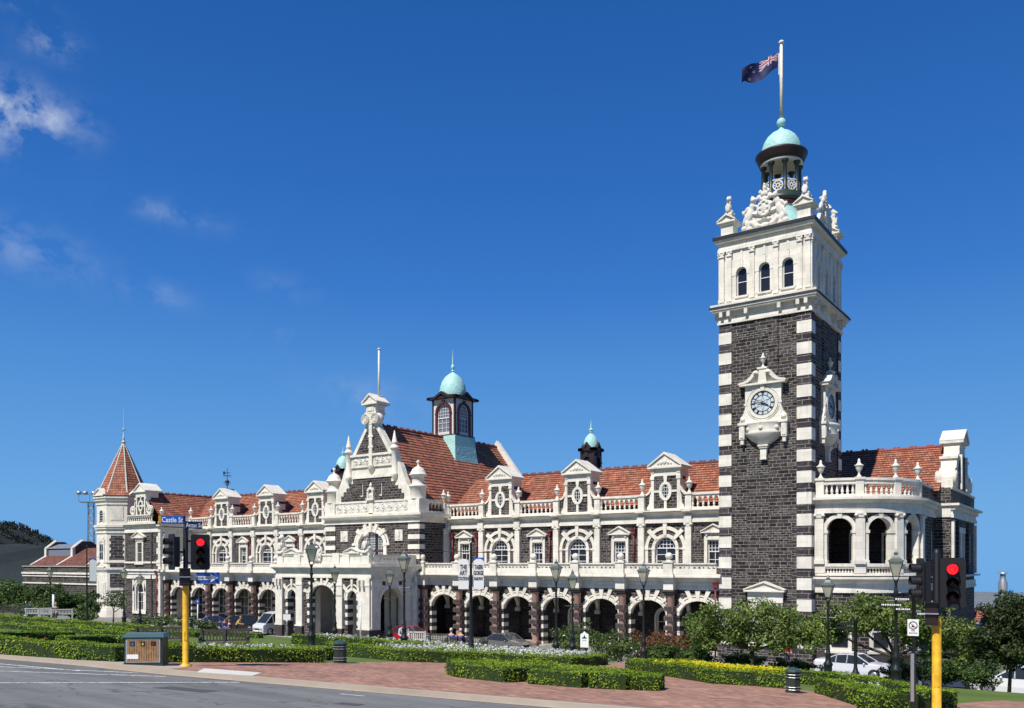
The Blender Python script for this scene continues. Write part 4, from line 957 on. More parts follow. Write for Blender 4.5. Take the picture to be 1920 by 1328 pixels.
m = M(); r_ = 1.42; pr = [(r_*1.0, 0), (r_*1.0, .2), (r_*.97, .6), (r_*.88, 1.0), (r_*.73, 1.35), (r_*.5, 1.65), (r_*.28, 1.82), (r_*.14, 1.98), (.12, 2.1), (.15, 2.14), (.1, 2.2)]
m.lathe(pr, TCX, TCY, COP, 28, z0=36.95); m.ell((TCX, TCY, 39.42), (.34, .34, .34), COP); DM = obj('tower_dome', m, S)
m = M(); m.tube((TCX, TCY, 39.7), (TCX, TCY, 45.3), .12, .1, W, 10); m.ell((TCX, TCY, 45.35), (.2, .2, .16), W); obj('flagpole', m, S)
# clocks
DIAL = plain('clock_dial_glass', (.52, .58, .60), .3, var=.06)
def clock(T, name='clock'):
    m = M(T); zc = 18.13
    m.box(-1.28, 1.28, -.32, 0, 16.85, 19.5, W); m.ring(0, zc, .86, 1.08, 0, 2*PI-.001, -.4, -.3, W, 30); m.ring(0, zc, 1.14, 1.2, 0, 2*PI-.001, -.37, -.3, W, 30)
    m.box(-.14, .14, -.46, -.3, 18.98, 19.42, W); m.box(-1.34, -1.1, -.36, -.3, 18.05, 18.2, W); m.box(1.1, 1.34, -.36, -.3, 18.05, 18.2, W)
    for s_ in (-1, 1):
        p = [(s_*1.25, 16.85), (s_*1.7, 16.85), (s_*1.62, 17.25), (s_*1.4, 17.5), (s_*1.25, 18.0)]; m.prism(p[::s_], -.3, 0, W)
        m.tube((s_*1.45, -.38, 17.1), (s_*1.45, 0, 17.1), .17, .17, W, 12)
        m.box(s_*1.3, s_*1.68, -.42, 0, 15.7, 16.7, W); m.box(s_*1.36, s_*1.62, -.46, -.4, 15.8, 16.6, W2); m.box(s_*1.38, s_*1.6, -.36, 0, 15.35, 15.7, W)
        # scrolled pediment
        pts = [(1.62, 19.5), (1.72, 19.62), (1.2, 19.75), (.85, 20.0), (.55, 20.38), (.34, 20.42), (.3, 20.2), (.5, 20.1), (.75, 19.8), (1.05, 19.6)]
        pp = [(s_*x, z) for x, z in pts]; pp = pp if s_ > 0 else pp[::-1]; m.prism(pp, -.62, 0, W)
        m.tube((s_*.42, -.66, 20.22), (s_*.42, 0, 20.22), .17, .17, W, 12); m.tube((s_*.42, -.7, 20.22), (s_*.42, 0, 20.22), .07, .07, W, 8)
    m.box(-1.62, 1.62, -.6, 0, 19.42, 19.55, W); m.prism([(-1.5, 19.55), (1.5, 19.55), (.5, 20.1), (-.5, 20.1)], -.3, 0, W); m.prism([(-.3, 19.55), (.3, 19.55), (.22, 20.5), (-.22, 20.5)], -.5, 0, W)
    m.box(-.34, .34, -.56, 0, 20.5, 20.62, W)
    # bowed shelf, drum and bowl
    m.lathe([(1.25, 15.98), (1.3, 16.05), (1.28, 16.12), (1.26, 16.6), (1.34, 16.68), (1.4, 16.85), (0, 16.86)], 0, 0, W, 20, a0=PI, a1=2*PI, sq=.62)
    m.box(-1.76, 1.76, -.5, 0, 16.68, 16.86, W)
    m.lathe([(.3, 15.2), (.55, 15.35), (.95, 15.6), (1.22, 15.88), (1.3, 15.98)], 0, 0, W, 20, a0=PI, a1=2*PI, sq=.62)
    for a in (-52, 0, 52): t = R(a); m.ell((1.28*math.sin(t), -.8*math.cos(t), 16.36), (.15, .1, .15), W2)
    m.box(-.36, .36, -.4, 0, 15.12, 15.24, W); m.box(-.3, .3, -.34, 0, 15.0, 15.12, W); m.prism([(-.2, 14.25), (.2, 14.25), (.24, 15.0), (-.24, 15.0)], -.26, 0, W); m.box(-.24, .24, -.3, 0, 14.2, 14.3, W)
    m.lathe([(r*.8, z*.8) for r, z in URN], 0, -.28, W, 10, z0=20.62)
    o = obj(name, m, S)
    d = M(T); d.prism([(.86*math.cos(2*PI*i/32), zc+.86*math.sin(2*PI*i/32)) for i in range(32)], -.34, -.31, DIAL); D = obj('dial', d, o)
    k = M(T); k.ring(0, zc, .80, .86, 0, 2*PI-.001, -.38, -.345, BLK, 36); k.ring(0, zc, .56, .585, 0, 2*PI-.001, -.37, -.345, BLK, 36); k.ring(0, zc, .12, .145, 0, 2*PI-.001, -.37, -.345, BLK, 16)
    for i in range(6):
        a = i*PI/3; b = a+PI/6
        for s_ in (-1, 1):
            p0 = Vector((.53*math.cos(a+PI/6), 0, .53*math.sin(a+PI/6))); p1 = Vector((.2*math.cos(a+PI/6+s_*PI/6), 0, .2*math.sin(a+PI/6+s_*PI/6)))
            k.tube((p0.x, -.36, zc+p0.z), (p1.x, -.36, zc+p1.z), .009, .009, BLK, 4)
    rom = ['XII', 'I', 'II', 'III', 'IIII', 'V', 'VI', 'VII', 'VIII', 'IX', 'X', 'XI']
    for h, t in enumerate(rom):
        a = PI/2-h*PI/6; wds = [{'I': .035, 'V': .075, 'X': .075}[c_] for c_ in t]; tot = sum(wds); x = -tot/2
        def st(xa, za, xb, zb, th):
            f = lambda x_, r_: (r_*math.cos(a)+x_*math.sin(a), zc+r_*math.sin(a)-x_*math.cos(a))
            A, B = f(xa, za), f(xb, zb); d_ = Vector((B[0]-A[0], B[1]-A[1])).normalized()*th; n_ = (-d_.y, d_.x)
            k.prism([(A[0]-n_[0], A[1]-n_[1]), (B[0]-n_[0], B[1]-n_[1]), (B[0]+n_[0], B[1]+n_[1]), (A[0]+n_[0], A[1]+n_[1])][::-1], -.37, -.345, BLK)
        for c_, w_ in zip(t, wds):
            xm = x+w_/2
            if c_ == 'I': st(xm, .6, xm, .78, .012)
            elif c_ == 'V': st(xm-.03, .78, xm, .6, .013); st(xm+.03, .78, xm, .6, .007)
            else: st(xm-.03, .78, xm+.03, .6, .013); st(xm+.03, .78, xm-.03, .6, .007)
            x += w_
        st(0, .79, 0, .82, .01)
    obj('numerals', k, D)
    k = M(T)
    for mins, L, w_, wt in ((47*6, .74, .022, .05), (47/2+3*30, .46, .03, .07)):
        a = PI/2-R(mins); c_, s_ = math.cos(a), math.sin(a); n_ = (-s_, c_)
        P = [(-.16*c_-n_[0]*w_, -.16*s_-n_[1]*w_), (L*.7*c_-n_[0]*w_, L*.7*s_-n_[1]*w_), (L*.78*c_-n_[0]*wt*.8, L*.78*s_-n_[1]*wt*.8), (L*c_, L*s_), (L*.78*c_+n_[0]*wt*.8, L*.78*s_+n_[1]*wt*.8), (L*.7*c_+n_[0]*w_, L*.7*s_+n_[1]*w_), (-.16*c_+n_[0]*w_, -.16*s_+n_[1]*w_)]
        k.prism([(x, zc+z) for x, z in P], -.40 if L < .6 else -.43, -.385 if L < .6 else -.405, BLK)
    k.tube((0, -.44, zc), (0, -.34, zc), .05, .05, BLK, 10)
    obj('clock_hands', k, D)
clock(TR(TCX+.03, TY0+.05, 0)); clock(TR(TX1-.05, TCY, 0, PI/2))
# doorway window at the tower foot
m = M(); cx_ = -3.35; pediment(m, cx_, 1.45, 4.95, .5, -.42, .06, W, .12); m.box(cx_-1.25, cx_+1.25, -.12, .06, 4.2, 4.95, W); m.box(cx_-1.2, cx_+1.2, -.06, .06, 1.25, 4.2, W)
for x in (-.95, 0, .95): m.box(cx_+x-.14, cx_+x+.14, -.14, .02, 1.3, 4.0, W)
m.box(cx_-1.4, cx_+1.4, -.25, .06, 1.1, 1.3, W)
o = obj('window_surround', m, S)
for x in (-.48, .48): window(S, cx_+x, -.1, 1.35, .34, 3.9, 0, 1, 2, fr=.05)

# ---- curved south loggia
CC = (.15, 6.2); RR = 5.4
def arcT(m, f):
    m.v = [f(*p) for p in m.v]; return m
def bend(x, y, z):  # x arc length on radius RR, y inwards
    t = x/RR; r_ = RR-y
    return (CC[0]+r_*math.sin(t), CC[1]-r_*math.cos(t), z)
ths = [0, 27, 56, 88]; L_ = [R(t)*RR for t in ths]
m = M(); cs = []
for a, b in zip(L_, L_[1:]): cs.append(((a+b)/2, .82))
segs = [(c_-hw, c_+hw) for c_, hw in cs]
m.wall(0, L_[-1]+.2, 6.9, 10.6, [(c_, hw, 6.9, 9.2, hw*1.0) for c_, hw in cs], 0, .45, BAS, W, n=14)
for c_, hw in cs:
    m.ring(c_, 9.2, hw, hw+.26, 0, PI, -.08, .03, W, 16); wedge(m, c_, 9.2, PI/2, hw-.03, hw+.45, .12, .17, -.16, .02, W)
    for s_ in (-1, 1):
        m.box(c_+s_*(hw-.02), c_+s_*(hw+.28), -.07, .5, 6.9, 8.98, W); m.box(c_+s_*(hw-.08), c_+s_*(hw+.32), -.13, .52, 8.98, 9.2, W); m.box(c_+s_*(hw-.06), c_+s_*(hw+.3), -.1, .52, 6.9, 7.15, W)
for l in L_: m.box(l-.28, l+.28, -.24, .0, 6.9, 10.05, W); m.box(l-.33, l+.33, -.28, .0, 6.9, 7.2, W); ionic(m, l, .52, 10.05, 10.35, -.26, 0, W)
obj('loggia_wall', arcT(m, bend), S)
def sweep(m, prof, x0, x1, mat, n=26):
    """curved band: (y,z) profile along arc length"""
    k = len(prof); P = []
    for i in range(n+1):
        x = x0+(x1-x0)*i/n; P += [(x, y, z) for y, z in prof]
    m.add(P, [(i*k+j, i*k+(j+1) % k, (i+1)*k+(j+1) % k, (i+1)*k+j) for i in range(n) for j in range(k)]+[tuple(range(k-1, -1, -1)), tuple(n*k+j for j in range(k))], mat)
def rect(y0, y1, z0, z1): return [(y0, z1), (y0, z0), (y1, z0), (y1, z1)]
Lx = L_[-1]+.25
m = M()
sweep(m, rect(-.22, .5, 10.35, 10.62), -.3, Lx, W); sweep(m, rect(-.14, .5, 10.62, 10.95), -.3, Lx, W); sweep(m, [(.5, 11.25), (-.42, 11.25), (-.12, 10.95), (.5, 10.95)], -.3, Lx, W); sweep(m, rect(-.58, .5, 11.25, 11.42), -.3, Lx, W)
sweep(m, rect(-.06, .4, 11.42, 11.62), -.3, Lx, W); sweep(m, rect(-.1, .42, 12.55, 12.72), -.3, Lx, W); sweep(m, rect(-.02, .36, 12.3, 12.55), -.3, Lx, W)
obj('loggia_cornice', arcT(m, bend), S)
m = M()
sweep(m, rect(-.1, .4, 6.72, 6.93), -.3, Lx, W); sweep(m, rect(-.04, .35, 6.6, 6.72), -.3, Lx, W); sweep(m, rect(-.1, .4, 6.1, 6.28), -.3, Lx, W); sweep(m, rect(-.5, .4, 5.88, 6.02), -.3, Lx, W); sweep(m, [(.4, 5.88), (-.42, 5.88), (-.1, 5.55), (.4, 5.55)], -.3, Lx, W); sweep(m, rect(-.06, .4, 5.15, 5.55), -.3, Lx, W); sweep(m, rect(-.12, .4, 4.95, 5.15), -.3, Lx, W)
for l in L_: m.box(l-.36, l+.36, -.14, .36, 6.28, 6.72, W)
pr = [(.1, 0), (.1, .05), (.05, .12), (.09, .3), (.05, .6), (.045, .85), (.09, .9), (.09, 1)]
for a, b in zip(L_, L_[1:]):
    for k in range(9):
        x = a+.5+(b-a-1.0)*k/8; m.lathe([(r, z*.34) for r, z in pr], x, .15, W, 6, z0=6.27)
obj('loggia_parapet', arcT(m, bend), S)
m = M()
for a, b in zip(L_, L_[1:]):
    for k in range(6):
        x = a+.42+(b-a-.84)*k/5; m.lathe([(r*1.2, z*.72) for r, z in pr], x, .15, W, 8, z0=11.6)
    for k in range(5): x = a+.42+(b-a-.84)*(k+.5)/5; m.ring(x, 12.28, .12, .2, 0, PI, 0, .34, W, 6)
for l in L_: m.box(l-.26, l+.26, -.06, .42, 11.42, 12.6, W); m.box(l-.33, l+.33, -.14, .5, 12.6, 12.76, W)
obj('balustrade', arcT(m, bend), S)
for l in L_: x, y, z = bend(l, .18, 12.76); urn(x, y, z, S, .98)
m = M(); sweep(m, rect(0, .4, 0, 5.0), -.3, Lx, BAS); sweep(m, rect(-.08, .4, 0, .9), -.3, Lx, DST)
for c_, hw in cs:
    m.box(c_-.75, c_+.75, -.1, 0, 1.0, 3.6, W); m.box(c_-.9, c_+.9, -.2, 0, .85, 1.02, W); m.box(c_-.85, c_+.85, -.22, 0, 3.6, 3.8, W); m.box(c_-.5, c_+.5, -.12, -.1, 1.3, 3.3, GLS); m.box(c_-.5, c_+.5, -.15, -.12, 2.3, 2.38, W)
obj('wall', arcT(m, bend), S)
m = M(); m.slab([bend(L_[-1]*i/10, .4, 0)[:2] for i in range(11)]+[(5.0, 12), (-.3, 12), (-.3, 1.3)], 5.6, 6.3, INT); m.slab([bend(L_[-1]*i/10, .4, 0)[:2] for i in range(11)]+[(5.0, 12), (-.3, 12), (-.3, 1.3)], 10.7, 11.3, INT)
m.box(-.3, 5.1, 5.2, 5.5, 6.3, 10.7, INB); m.box(3.2, 4.4, 5.08, 5.2, 6.4, 9.1, CREAM); m.box(3.35, 4.25, 5.05, 5.09, 6.5, 8.9, GLS); m.box(1.0, 2.1, 5.08, 5.2, 6.4, 9.1, CREAM); m.box(1.1, 2.0, 5.05, 5.09, 6.5, 8.9, GLS)
obj('loggia_interior', m, S)
# south pavilion with scrolled gable, facing away to the right
m = M(TR(5.45, 0, 0, PI/2)); m.wall(6.2, 12.0, 0, 10.6, [(10.6, .5, 7.2, 9.4, 0)], 0, .5, BAS, W)
for z0, z1, o in ((10.35, 10.62, .16), (10.62, 10.95, .1), (10.95, 11.25, .28), (11.25, 11.42, .55)): m.box(6.2, 12.2, -o, .5, z0, z1, W)
m.box(6.2, 11.9, 0, .3, 11.42, 12.5, BAS); m.box(6.2, 11.9, -.06, .36, 12.5, 12.66, W)
for z0, z1, o in ((4.95, 5.15, .12), (5.15, 5.55, .08), (5.88, 6.02, .45)): m.box(6.2, 12.2, -o, .5, z0, z1, W)
obj('wall', m, S)
PVX = 6.6
m = M(TR(PVX, 0, 0, PI/2)); ops = [(15.6, .55, 7.0, 9.3, 0), (17.4, .55, 7.0, 9.3, 0), (21.5, .6, 7.0, 9.3, 0), (16.5, .9, 1.2, 3.4, .9)]
m.wall(12.0, 24.5, 0, 10.6, [ops[0], ops[1], ops[2]], 0, .6, BAS, W)
m.box(14.85, 15.05, -.1, 0, 6.8, 9.6, W); m.box(16.15, 16.85, -.1, 0, 6.8, 9.6, W); m.box(17.95, 18.15, -.1, 0, 6.8, 9.6, W); m.box(14.8, 18.2, -.15, 0, 9.3, 9.75, W); m.box(14.8, 18.2, -.15, 0, 6.7, 6.95, W)
for y in (12.1, 14.2, 19.6, 24.0): m.box(y, y+.5, -.2, 0, 6.1, 10.2, W if y > 20 or y < 13 else BAQ)
for z0, z1, o in ((10.35, 10.62, .2), (10.62, 10.95, .12), (10.95, 11.25, .3), (11.25, 11.42, .6), (4.95, 5.15, .15), (5.15, 5.55, .1), (5.88, 6.02, .45)): m.box(12.0-o*.6, 24.5+o*.6, -o, .6, z0, z1, W)
m.box(12.0, 24.5, 0, .4, 11.42, 12.5, BAS); m.box(12.0, 24.5, -.08, .45, 12.5, 12.66, W)
obj('wall', m, S)
m = M(); m.box(5.4, PVX-.01, 11.9, 12.5, 0, 12.6, BAS); m.box(5.4, PVX, 11.8, 11.95, 10.4, 11.42, W); obj('wall', m, S)
for (y, hw) in ((15.6, .55), (17.4, .55)): window(S, PVX-.15, y, 7.0, hw, 9.3, 0, 2, 2, rz=PI/2)
gy = 16.8
m = M(TR(PVX, 0, 0, PI/2)); 
half = [(4.6, 12.66), (4.6, 13.2), (4.1, 13.3), (3.9, 13.9), (3.4, 14.2), (2.9, 14.3), (2.7, 15.1), (2.1, 15.2), (1.9, 15.4), (1.5, 15.5), (1.4, 16.1), (1.1, 16.2)]
P = [(gy+x, z) for x, z in half]+[(gy-x, z) for x, z in half[::-1]]; m.prism(P, -.1, 1.0, W)
m.prism([(gy+x, z) for x, z in ((2.2, 12.7), (2.2, 14.0), (1.2, 15.4), (-1.2, 15.4), (-2.2, 14.0), (-2.2, 12.7))], -.16, -.08, BAS)
for s_ in (-1, 1): m.tube((gy+s_*3.9, -.25, 13.35), (gy+s_*3.9, 1.15, 13.35), .62, .62, W, 18); m.box(gy+s_*2.9, gy+s_*1.6, -.2, 1.1, 15.0, 15.2, W)
for x in (-1.3, 1.3): m.box(gy+x-.2, gy+x+.2, -.3, -.1, 12.7, 15.4, W)
m.box(gy-1.3, gy+1.3, -.15, 1.1, 16.1, 16.35, W); pediment(m, gy, 1.55, 16.35, .85, -.4, 1.3, W2, .16)
obj('gable', m, S)
m = M(); m.box(4.4, 5.4, 22.2, 23.4, 11, 14.9, BAS); m.box(4.3, 5.5, 22.1, 23.5, 14.9, 15.1, DST); obj('chimney', m, S)
roof_obj('roof', [((-2.5, 11.2, 12.3), (5.9, 11.2, 12.3), (5.9, gy, 16.25), (-2.5, gy, 16.25)), ((5.9, 22.4, 12.3), (-2.5, 22.4, 12.3), (-2.5, gy, 16.25), (5.9, gy, 16.25)), ((-.3, 6.8, 12.0), (4.6, 7.6, 12.0), (4.4, 11.2, 12.3), (-.3, 11.2, 12.3))], S, course=.36)
m = M(); ridge(m, (-2.5, gy, 16.3), (5.7, gy, 16.3), plain('ridge_tiles_bright', (.27, .07, .05), .7, var=.2), r=.13, crest=1.25); obj('ridge', m, S)
m = M(); m.box(-6.7, 5.4, 8, 24.4, 0, 11.2, BAS); obj('wall', m, S)

# ---- north pavilion
NX0, NX1, NY = -83.3, -75.72, -.6; NC = -80.0
m = M(); m.wall(NX0, NX1, 0, 10.7, [(NC, .8, 1.15, 3.5, 1.1)], NY, .4, BAS, W); m.box(NX0, NX1, 3.4, 3.6, 0, 11, BAS)
m.ring(NC, 3.5, .8, 1.0, 0, PI, NY-.1, NY+.02, W, 16, 1.1/.8); m.ring(NC, 3.5, 1.12, 1.4, 0, PI, NY-.14, NY+.02, W, 16, 1.3/.8*.72)
for s_ in (-1, 1): m.box(NC+s_*.8, NC+s_*1.0, NY-.1, NY+.02, .9, 3.5, W); m.box(NC+s_*1.1, NC+s_*1.45, NY-.14, NY+.02, .9, 4.9, W)
m.box(NC-1.45, NC+1.45, NY-.16, NY+.02, .8, 1.12, W)
for z0, z1, o in ((5.05, 5.6, .1), (5.6, 5.85, .2), (5.95, 6.2, .35), (6.9, 7.12, .1), (10.62, 10.9, .12), (10.9, 11.4, .06), (11.4, 11.6, .3), (11.6, 11.85, .5)): m.box(NX0, NX1+o*.5, NY-o, NY+.4, z0, z1, W)
obj('wall', m, S)
m = M(TR(NX1, 0, 0, PI/2)); m.wall(NY+.02, 3.5, 0, 10.7, [], 0, .4, W); m.box(NY-.1, 3.5, -.12, .3, 10.7, 11.2, W); m.box(NY-.4, 3.4, -.4, .3, 11.3, 11.6, W); m.box(NY-.5, 3.4, -.5, .3, 11.6, 11.85, W); m.box(1.0, 3.3, -.02, .3, 11.86, 12.6, W); m.box(NY+.3, NY+.55, -.14, 0, 6.1, 10.2, W); m.lathe([(.12, 0), (.16, .1), (.1, .3)], NY+.42, -.16, W, 8, z0=10.2)
obj('wall', m, S)
window(S, NC, NY+.2, 1.15, .8, 3.5, 1.1, 2, 2, fr=.1, trans=2.2)
m = M()
for k in range(15): # toothed white quoins at the right corner
    z = .3+k*.7
    if z > 10.2: break
    m.box(NX1-(.75 if k % 2 else .45), NX1+.03, NY-.06, NY+.3, z, z+.70, W)
obj('quoins', m, S)
m = M(); m.box(-77.6, -77.35, NY-.12, NY, 0, 10.6, DST)
for s_ in (-1, 1): m.box(NC+.02+s_*.52, NC+.02+s_*.8, NY-.12, NY+.02, 6.95, 9.5, W)
m.box(NC-.5, NC+.54, NY-.12, NY+.02, 9.4, 9.6, W); m.box(NC-.85, NC+.9, NY-.18, NY+.02, 9.6, 9.95, W); pediment(m, NC, 1.35, 9.95, .62, NY-.4, NY+.02, W, .1); m.box(NC-.95, NC+.95, NY-.2, NY+.02, 6.75, 6.95, W)
obj('window_surround', m, S); window(S, NC+.02, NY-.06, 7.0, .5, 9.4, 0, 1, 2)
for x in (-83.0, -77.3): pass
baluster_run(-82.2, -77.2, 11.85, 12.75, NY-.35, S, n=11)
m = M(); gx = -79.75
for s_ in (-1, 1):
    m.box(gx+s_*.75, gx+s_*1.0, NY-.1, NY+.5, 12.75, 14.9, W); m.box(gx+s_*.9, gx+s_*1.2, NY-.16, NY+.5, 14.6, 14.85, W)
    m.ring(gx+s_*1.75, 13.35, .38, .55, 0, 2*PI-.001, NY-.1, NY+.2, W, 16); m.ring(gx+s_*2.05, 14.4, .75, .9, PI if s_ > 0 else 1.5*PI, 1.5*PI if s_ > 0 else 2*PI, NY-.08, NY+.2, W, 8)
    m.tube((gx+s_*1.75, NY-.14, 13.35), (gx+s_*1.75, NY+.3, 13.35), .16, .16, W, 10)
m.box(gx-.8, gx+.8, NY+.02, NY+.5, 12.75, 15.0, BAS); m.ring(gx, 13.85, .32, .5, 0, 2*PI-.001, NY-.14, NY+.05, W, 20, 1.6); m.box(gx-.8, gx+.8, NY-.08, NY+.05, 13.75, 13.95, W); m.box(gx-.12, gx+.12, NY-.1, NY+.05, 14.5, 15.0, W); m.box(gx-.12, gx+.12, NY-.1, NY+.05, 12.75, 13.2, W)
m.prism([(gx+.32*math.cos(i*PI/8), 13.85+.5*math.sin(i*PI/8)) for i in range(16)], NY-.02, NY+.02, GLS)
m.box(gx-1.05, gx+1.05, NY-.1, NY+1.6, 14.9, 15.5, W); pediment(m, gx, 1.3, 15.5, .85, NY-.3, NY+2.0, W, .13)
obj('gable', m, S)
urn(-76.1, -.2, 12.3, S); m = M(); m.box(-76.35, -75.85, -.45, .05, 11.85, 12.3, W); obj('pedestal', m, S)
m = M(); m.box(NX0, NX1, 3.4, 14, 0, 12.0, BAS); obj('wall', m, S)
roof_obj('roof', [((-75.9, -.2, 11.9), (-75.9, 18, 11.9), (-79.75, 18, 15.45), (-79.75, -.2, 15.45)), ((-83.6, 18, 11.9), (-83.6, -.2, 11.9), (-79.75, -.2, 15.45), (-79.75, 18, 15.45))], S)
m = M(); ridge(m, (-79.75, .6, 15.5), (-79.75, 18, 15.5)); obj('ridge', m, S)
m = M(); m.prism([(-83.6, 11), (-75.9, 11), (-75.9, 11.9), (-79.75, 15.4), (-83.6, 11.9)], 17.6, 18, BAS); obj('back_gable', m, S)

# ---- octagonal corner turret with spire
OX, OY = -88.1, 2.0; RO = 3.14
oc = lambda r, z, k: (OX+r*math.sin(PI/8+k*PI/4), OY-r*math.cos(PI/8+k*PI/4), z)
def octo(m, r, z0, z1, mat, r1=None):
    P = [oc(r, z0, k) for k in range(8)]+[oc(r1 or r, z1, k) for k in range(8)]
    m.add(P, [tuple(range(7, -1, -1)), tuple(range(8, 16))]+[(i, (i+1) % 8, (i+1) % 8+8, i+8) for i in range(8)], mat)
m = M(); octo(m, RO, 0, 15.0, W)
for r_, z0, z1 in ((3.3, 0, 1.0), (3.24, 1.0, 1.3), (3.26, 5.9, 6.1), (3.38, 6.1, 6.35), (3.24, 6.95, 7.12), (3.26, 10.7, 10.95), (3.4, 11.2, 11.45), (3.5, 11.45, 11.75), (3.26, 14.3, 14.5), (3.4, 14.8, 15.1), (3.55, 15.1, 15.35)): octo(m, r_, z0, z1, W)
octo(m, 3.6, 15.35, 15.47, DST)
ap = RO*math.cos(PI/8)
for k in range(8):
    m.T = TR(OX, OY, 0, k*PI/4)
    if k % 2 == 1:
        m.box(-.85, .85, -ap-.05, -ap+.02, 7.4, 10.4, BAQ)
        for j in range(8):
            for s_ in (-1, 1): m.box(s_*(.72 if j % 2 else .9), s_*1.0, -ap-.08, -ap, 7.4+j*.375, 7.4+(j+1)*.375, W)
        m.box(-.85, .85, -ap-.05, -ap+.02, 3.9, 5.6, BAQ); m.box(-.85, .85, -ap-.05, -ap+.02, 6.4, 6.9, BAQ)
        m.box(-.75, .75, -ap-.05, -ap, 12.3, 14.1, W); m.box(-.6, .6, -ap-.07, -ap-.04, 12.45, 13.95, W2); m.box(-.75, .75, -ap-.04, -ap, 1.5, 3.5, BAQ)
    else:
        m.ring(0, 13.2, .38, .62, 0, PI, -ap-.1, -ap, W, 12)
        for s_ in (-1, 1): m.box(s_*.38, s_*.6, -ap-.08, -ap, 12.1, 13.2, W); m.box(s_*.42, s_*.7, -ap-.08, -ap, 7.2, 9.9, W); m.box(s_*.7, s_*.9, -ap-.06, -ap, 1.6, 4.6, W)
        m.box(-.38, .38, -ap-.01, -ap+.02, 12.15, 13.2, GLS); m.prism([(.38*math.cos(PI*i/10), 13.2+.38*math.sin(PI*i/10)) for i in range(11)], -ap-.012, -ap+.02, GLS)
        for j in range(4): m.box(-.38, .38, -ap-.03, -ap, 12.3+j*.3, 12.34+j*.3, W)
        m.box(-.4, .4, -ap-.02, -ap+.02, 7.4, 9.3, GLS); m.box(-.42, .42, -ap-.05, -ap, 8.3, 8.38, W); m.box(-.03, .03, -ap-.05, -ap, 7.4, 9.3, W); m.box(-.5, .5, -ap-.06, -ap, 9.6, 10.1, W2); m.box(-.9, .9, -ap-.12, -ap, 7.0, 7.2, W)
        m.box(-.5, .5, -ap-.05, -ap, 1.8, 4.4, W2); pediment(m, 0, 1.05, 6.35, .65, -ap-.3, -ap, W, .1); pediment(m, 0, 1.15, 15.4, .75, -ap-.5, -ap+.6, W, .12)
m.T = None; TT = obj('corner_tower', m, S)
P = []; n = 22; V = []; F = []; UV = []
for k in range(8):
    for i in range(n):
        t0, t1 = i/n, (i+1)/n; f = lambda t: (3.2*(1-t)+.14*t)*(1+.10*max(0, .12-t)/.12); z = lambda t: 15.4+7.0*t
        a, b = oc(f(t0)+.04, z(t0), k-1), oc(f(t0)+.04, z(t0), k); c2, d2 = oc(f(t1), z(t1), k), oc(f(t1), z(t1), k-1); e1, e2 = oc(f(t0), z(t0), k-1), oc(f(t0), z(t0), k)
        q = len(V); V += [a, b, c2, d2, e1, e2]; F += [(q, q+1, q+2, q+3), (q+4, q+5, q+1, q)]; w_ = f(t0)*.765
        UV += [(0, i*.36), (w_, i*.36), (w_*.98, i*.36+.36), (0, i*.36+.36), (0, i*.36), (w_, i*.36), (w_, i*.36), (0, i*.36)]
me = bpy.data.meshes.new('spire_roof'); me.from_pydata(V, [], F); me.materials.append(TIL); u = me.uv_layers.new(name='UVMap'); u.data.foreach_set('uv', [c_ for uv in UV for c_ in uv]); me.update(); obj('spire_roof', me, TT)
m = M(); RIB = plain('spire_rib_stone', (.52, .55, .47), .7, var=.15)
for k in range(8): m.tube(oc(3.3, 15.38, k), oc(2.9, 16.1, k), .11, .1, RIB, 6); m.tube(oc(2.9, 16.1, k), oc(.12, 22.4, k), .1, .07, RIB, 6)
m.lathe([(.3, 0), (.28, .3), (.14, .4), (.2, .55), (.32, .62), (.14, .75), (.1, 1.05), (.2, 1.15), (.08, 1.3), (.05, 2.0), (.05, 2.2)], OX, OY, RIB, 10, z0=21.9)
for a in range(4): t = a*PI/2; m.tube((OX, OY, 24.0), (OX+.28*math.cos(t), OY+.28*math.sin(t), 24.25), .035, .035, COP, 5)
m.ell((OX, OY, 24.25), (.14, .14, .14), COP, nu=8, nv=6); m.tube((OX, OY, 23.9), (OX, OY, 27.0), .05, .015, COP, 6)
obj('spire_ribs', m, TT)
# string course continuing round the rest of the left block is part of the goods building behind
# ---- low stone building to the left
LB = thing('goods_building', 'low dark stone building with tiled roof and raised clerestory beyond the corner turret', 'building')
m = M(); x0, x1 = -115.2, -90.6; fy = 2.2
m.box(x0, x1, fy, 15, 0, 6.45, BAS)
for z0, z1, o in ((3.95, 4.15, .12), (5.0, 5.15, .12), (5.35, 5.62, .2), (6.4, 6.52, .15)): m.box(x0-o, x1, fy-o, 15, z0, z1, W if z1 < 6.45 else CONC)
obj('wall', m, LB)
roof_obj('roof', [((x0+1.0, fy+.3, 6.5), (x1, fy+.3, 6.5), (x1, 7.0, 9.1), (x0+1.0, 7.0, 9.1))], LB, mat=tiles('brown_tiles', (.15, .06, .045), (.27, .12, .085)))
m = M(); m.box(-113.8, -106.7, 5.1, 9, 7, 9.1, DST); m.box(-113.6, -106.9, 5.04, 5.1, 8.0, 8.85, GLS2); m.box(-113.7, -106.8, 4.95, 5.1, 7.75, 7.95, W)
m.add([(-113.8, 4.9, 9.05), (-106.7, 4.9, 9.05), (-106.7, 6.6, 9.75), (-113.8, 6.6, 9.75), (-113.8, 9, 9.05), (-106.7, 9, 9.05)], [(0, 1, 2, 3), (3, 2, 5, 4)], GLV)
obj('clerestory', m, LB)
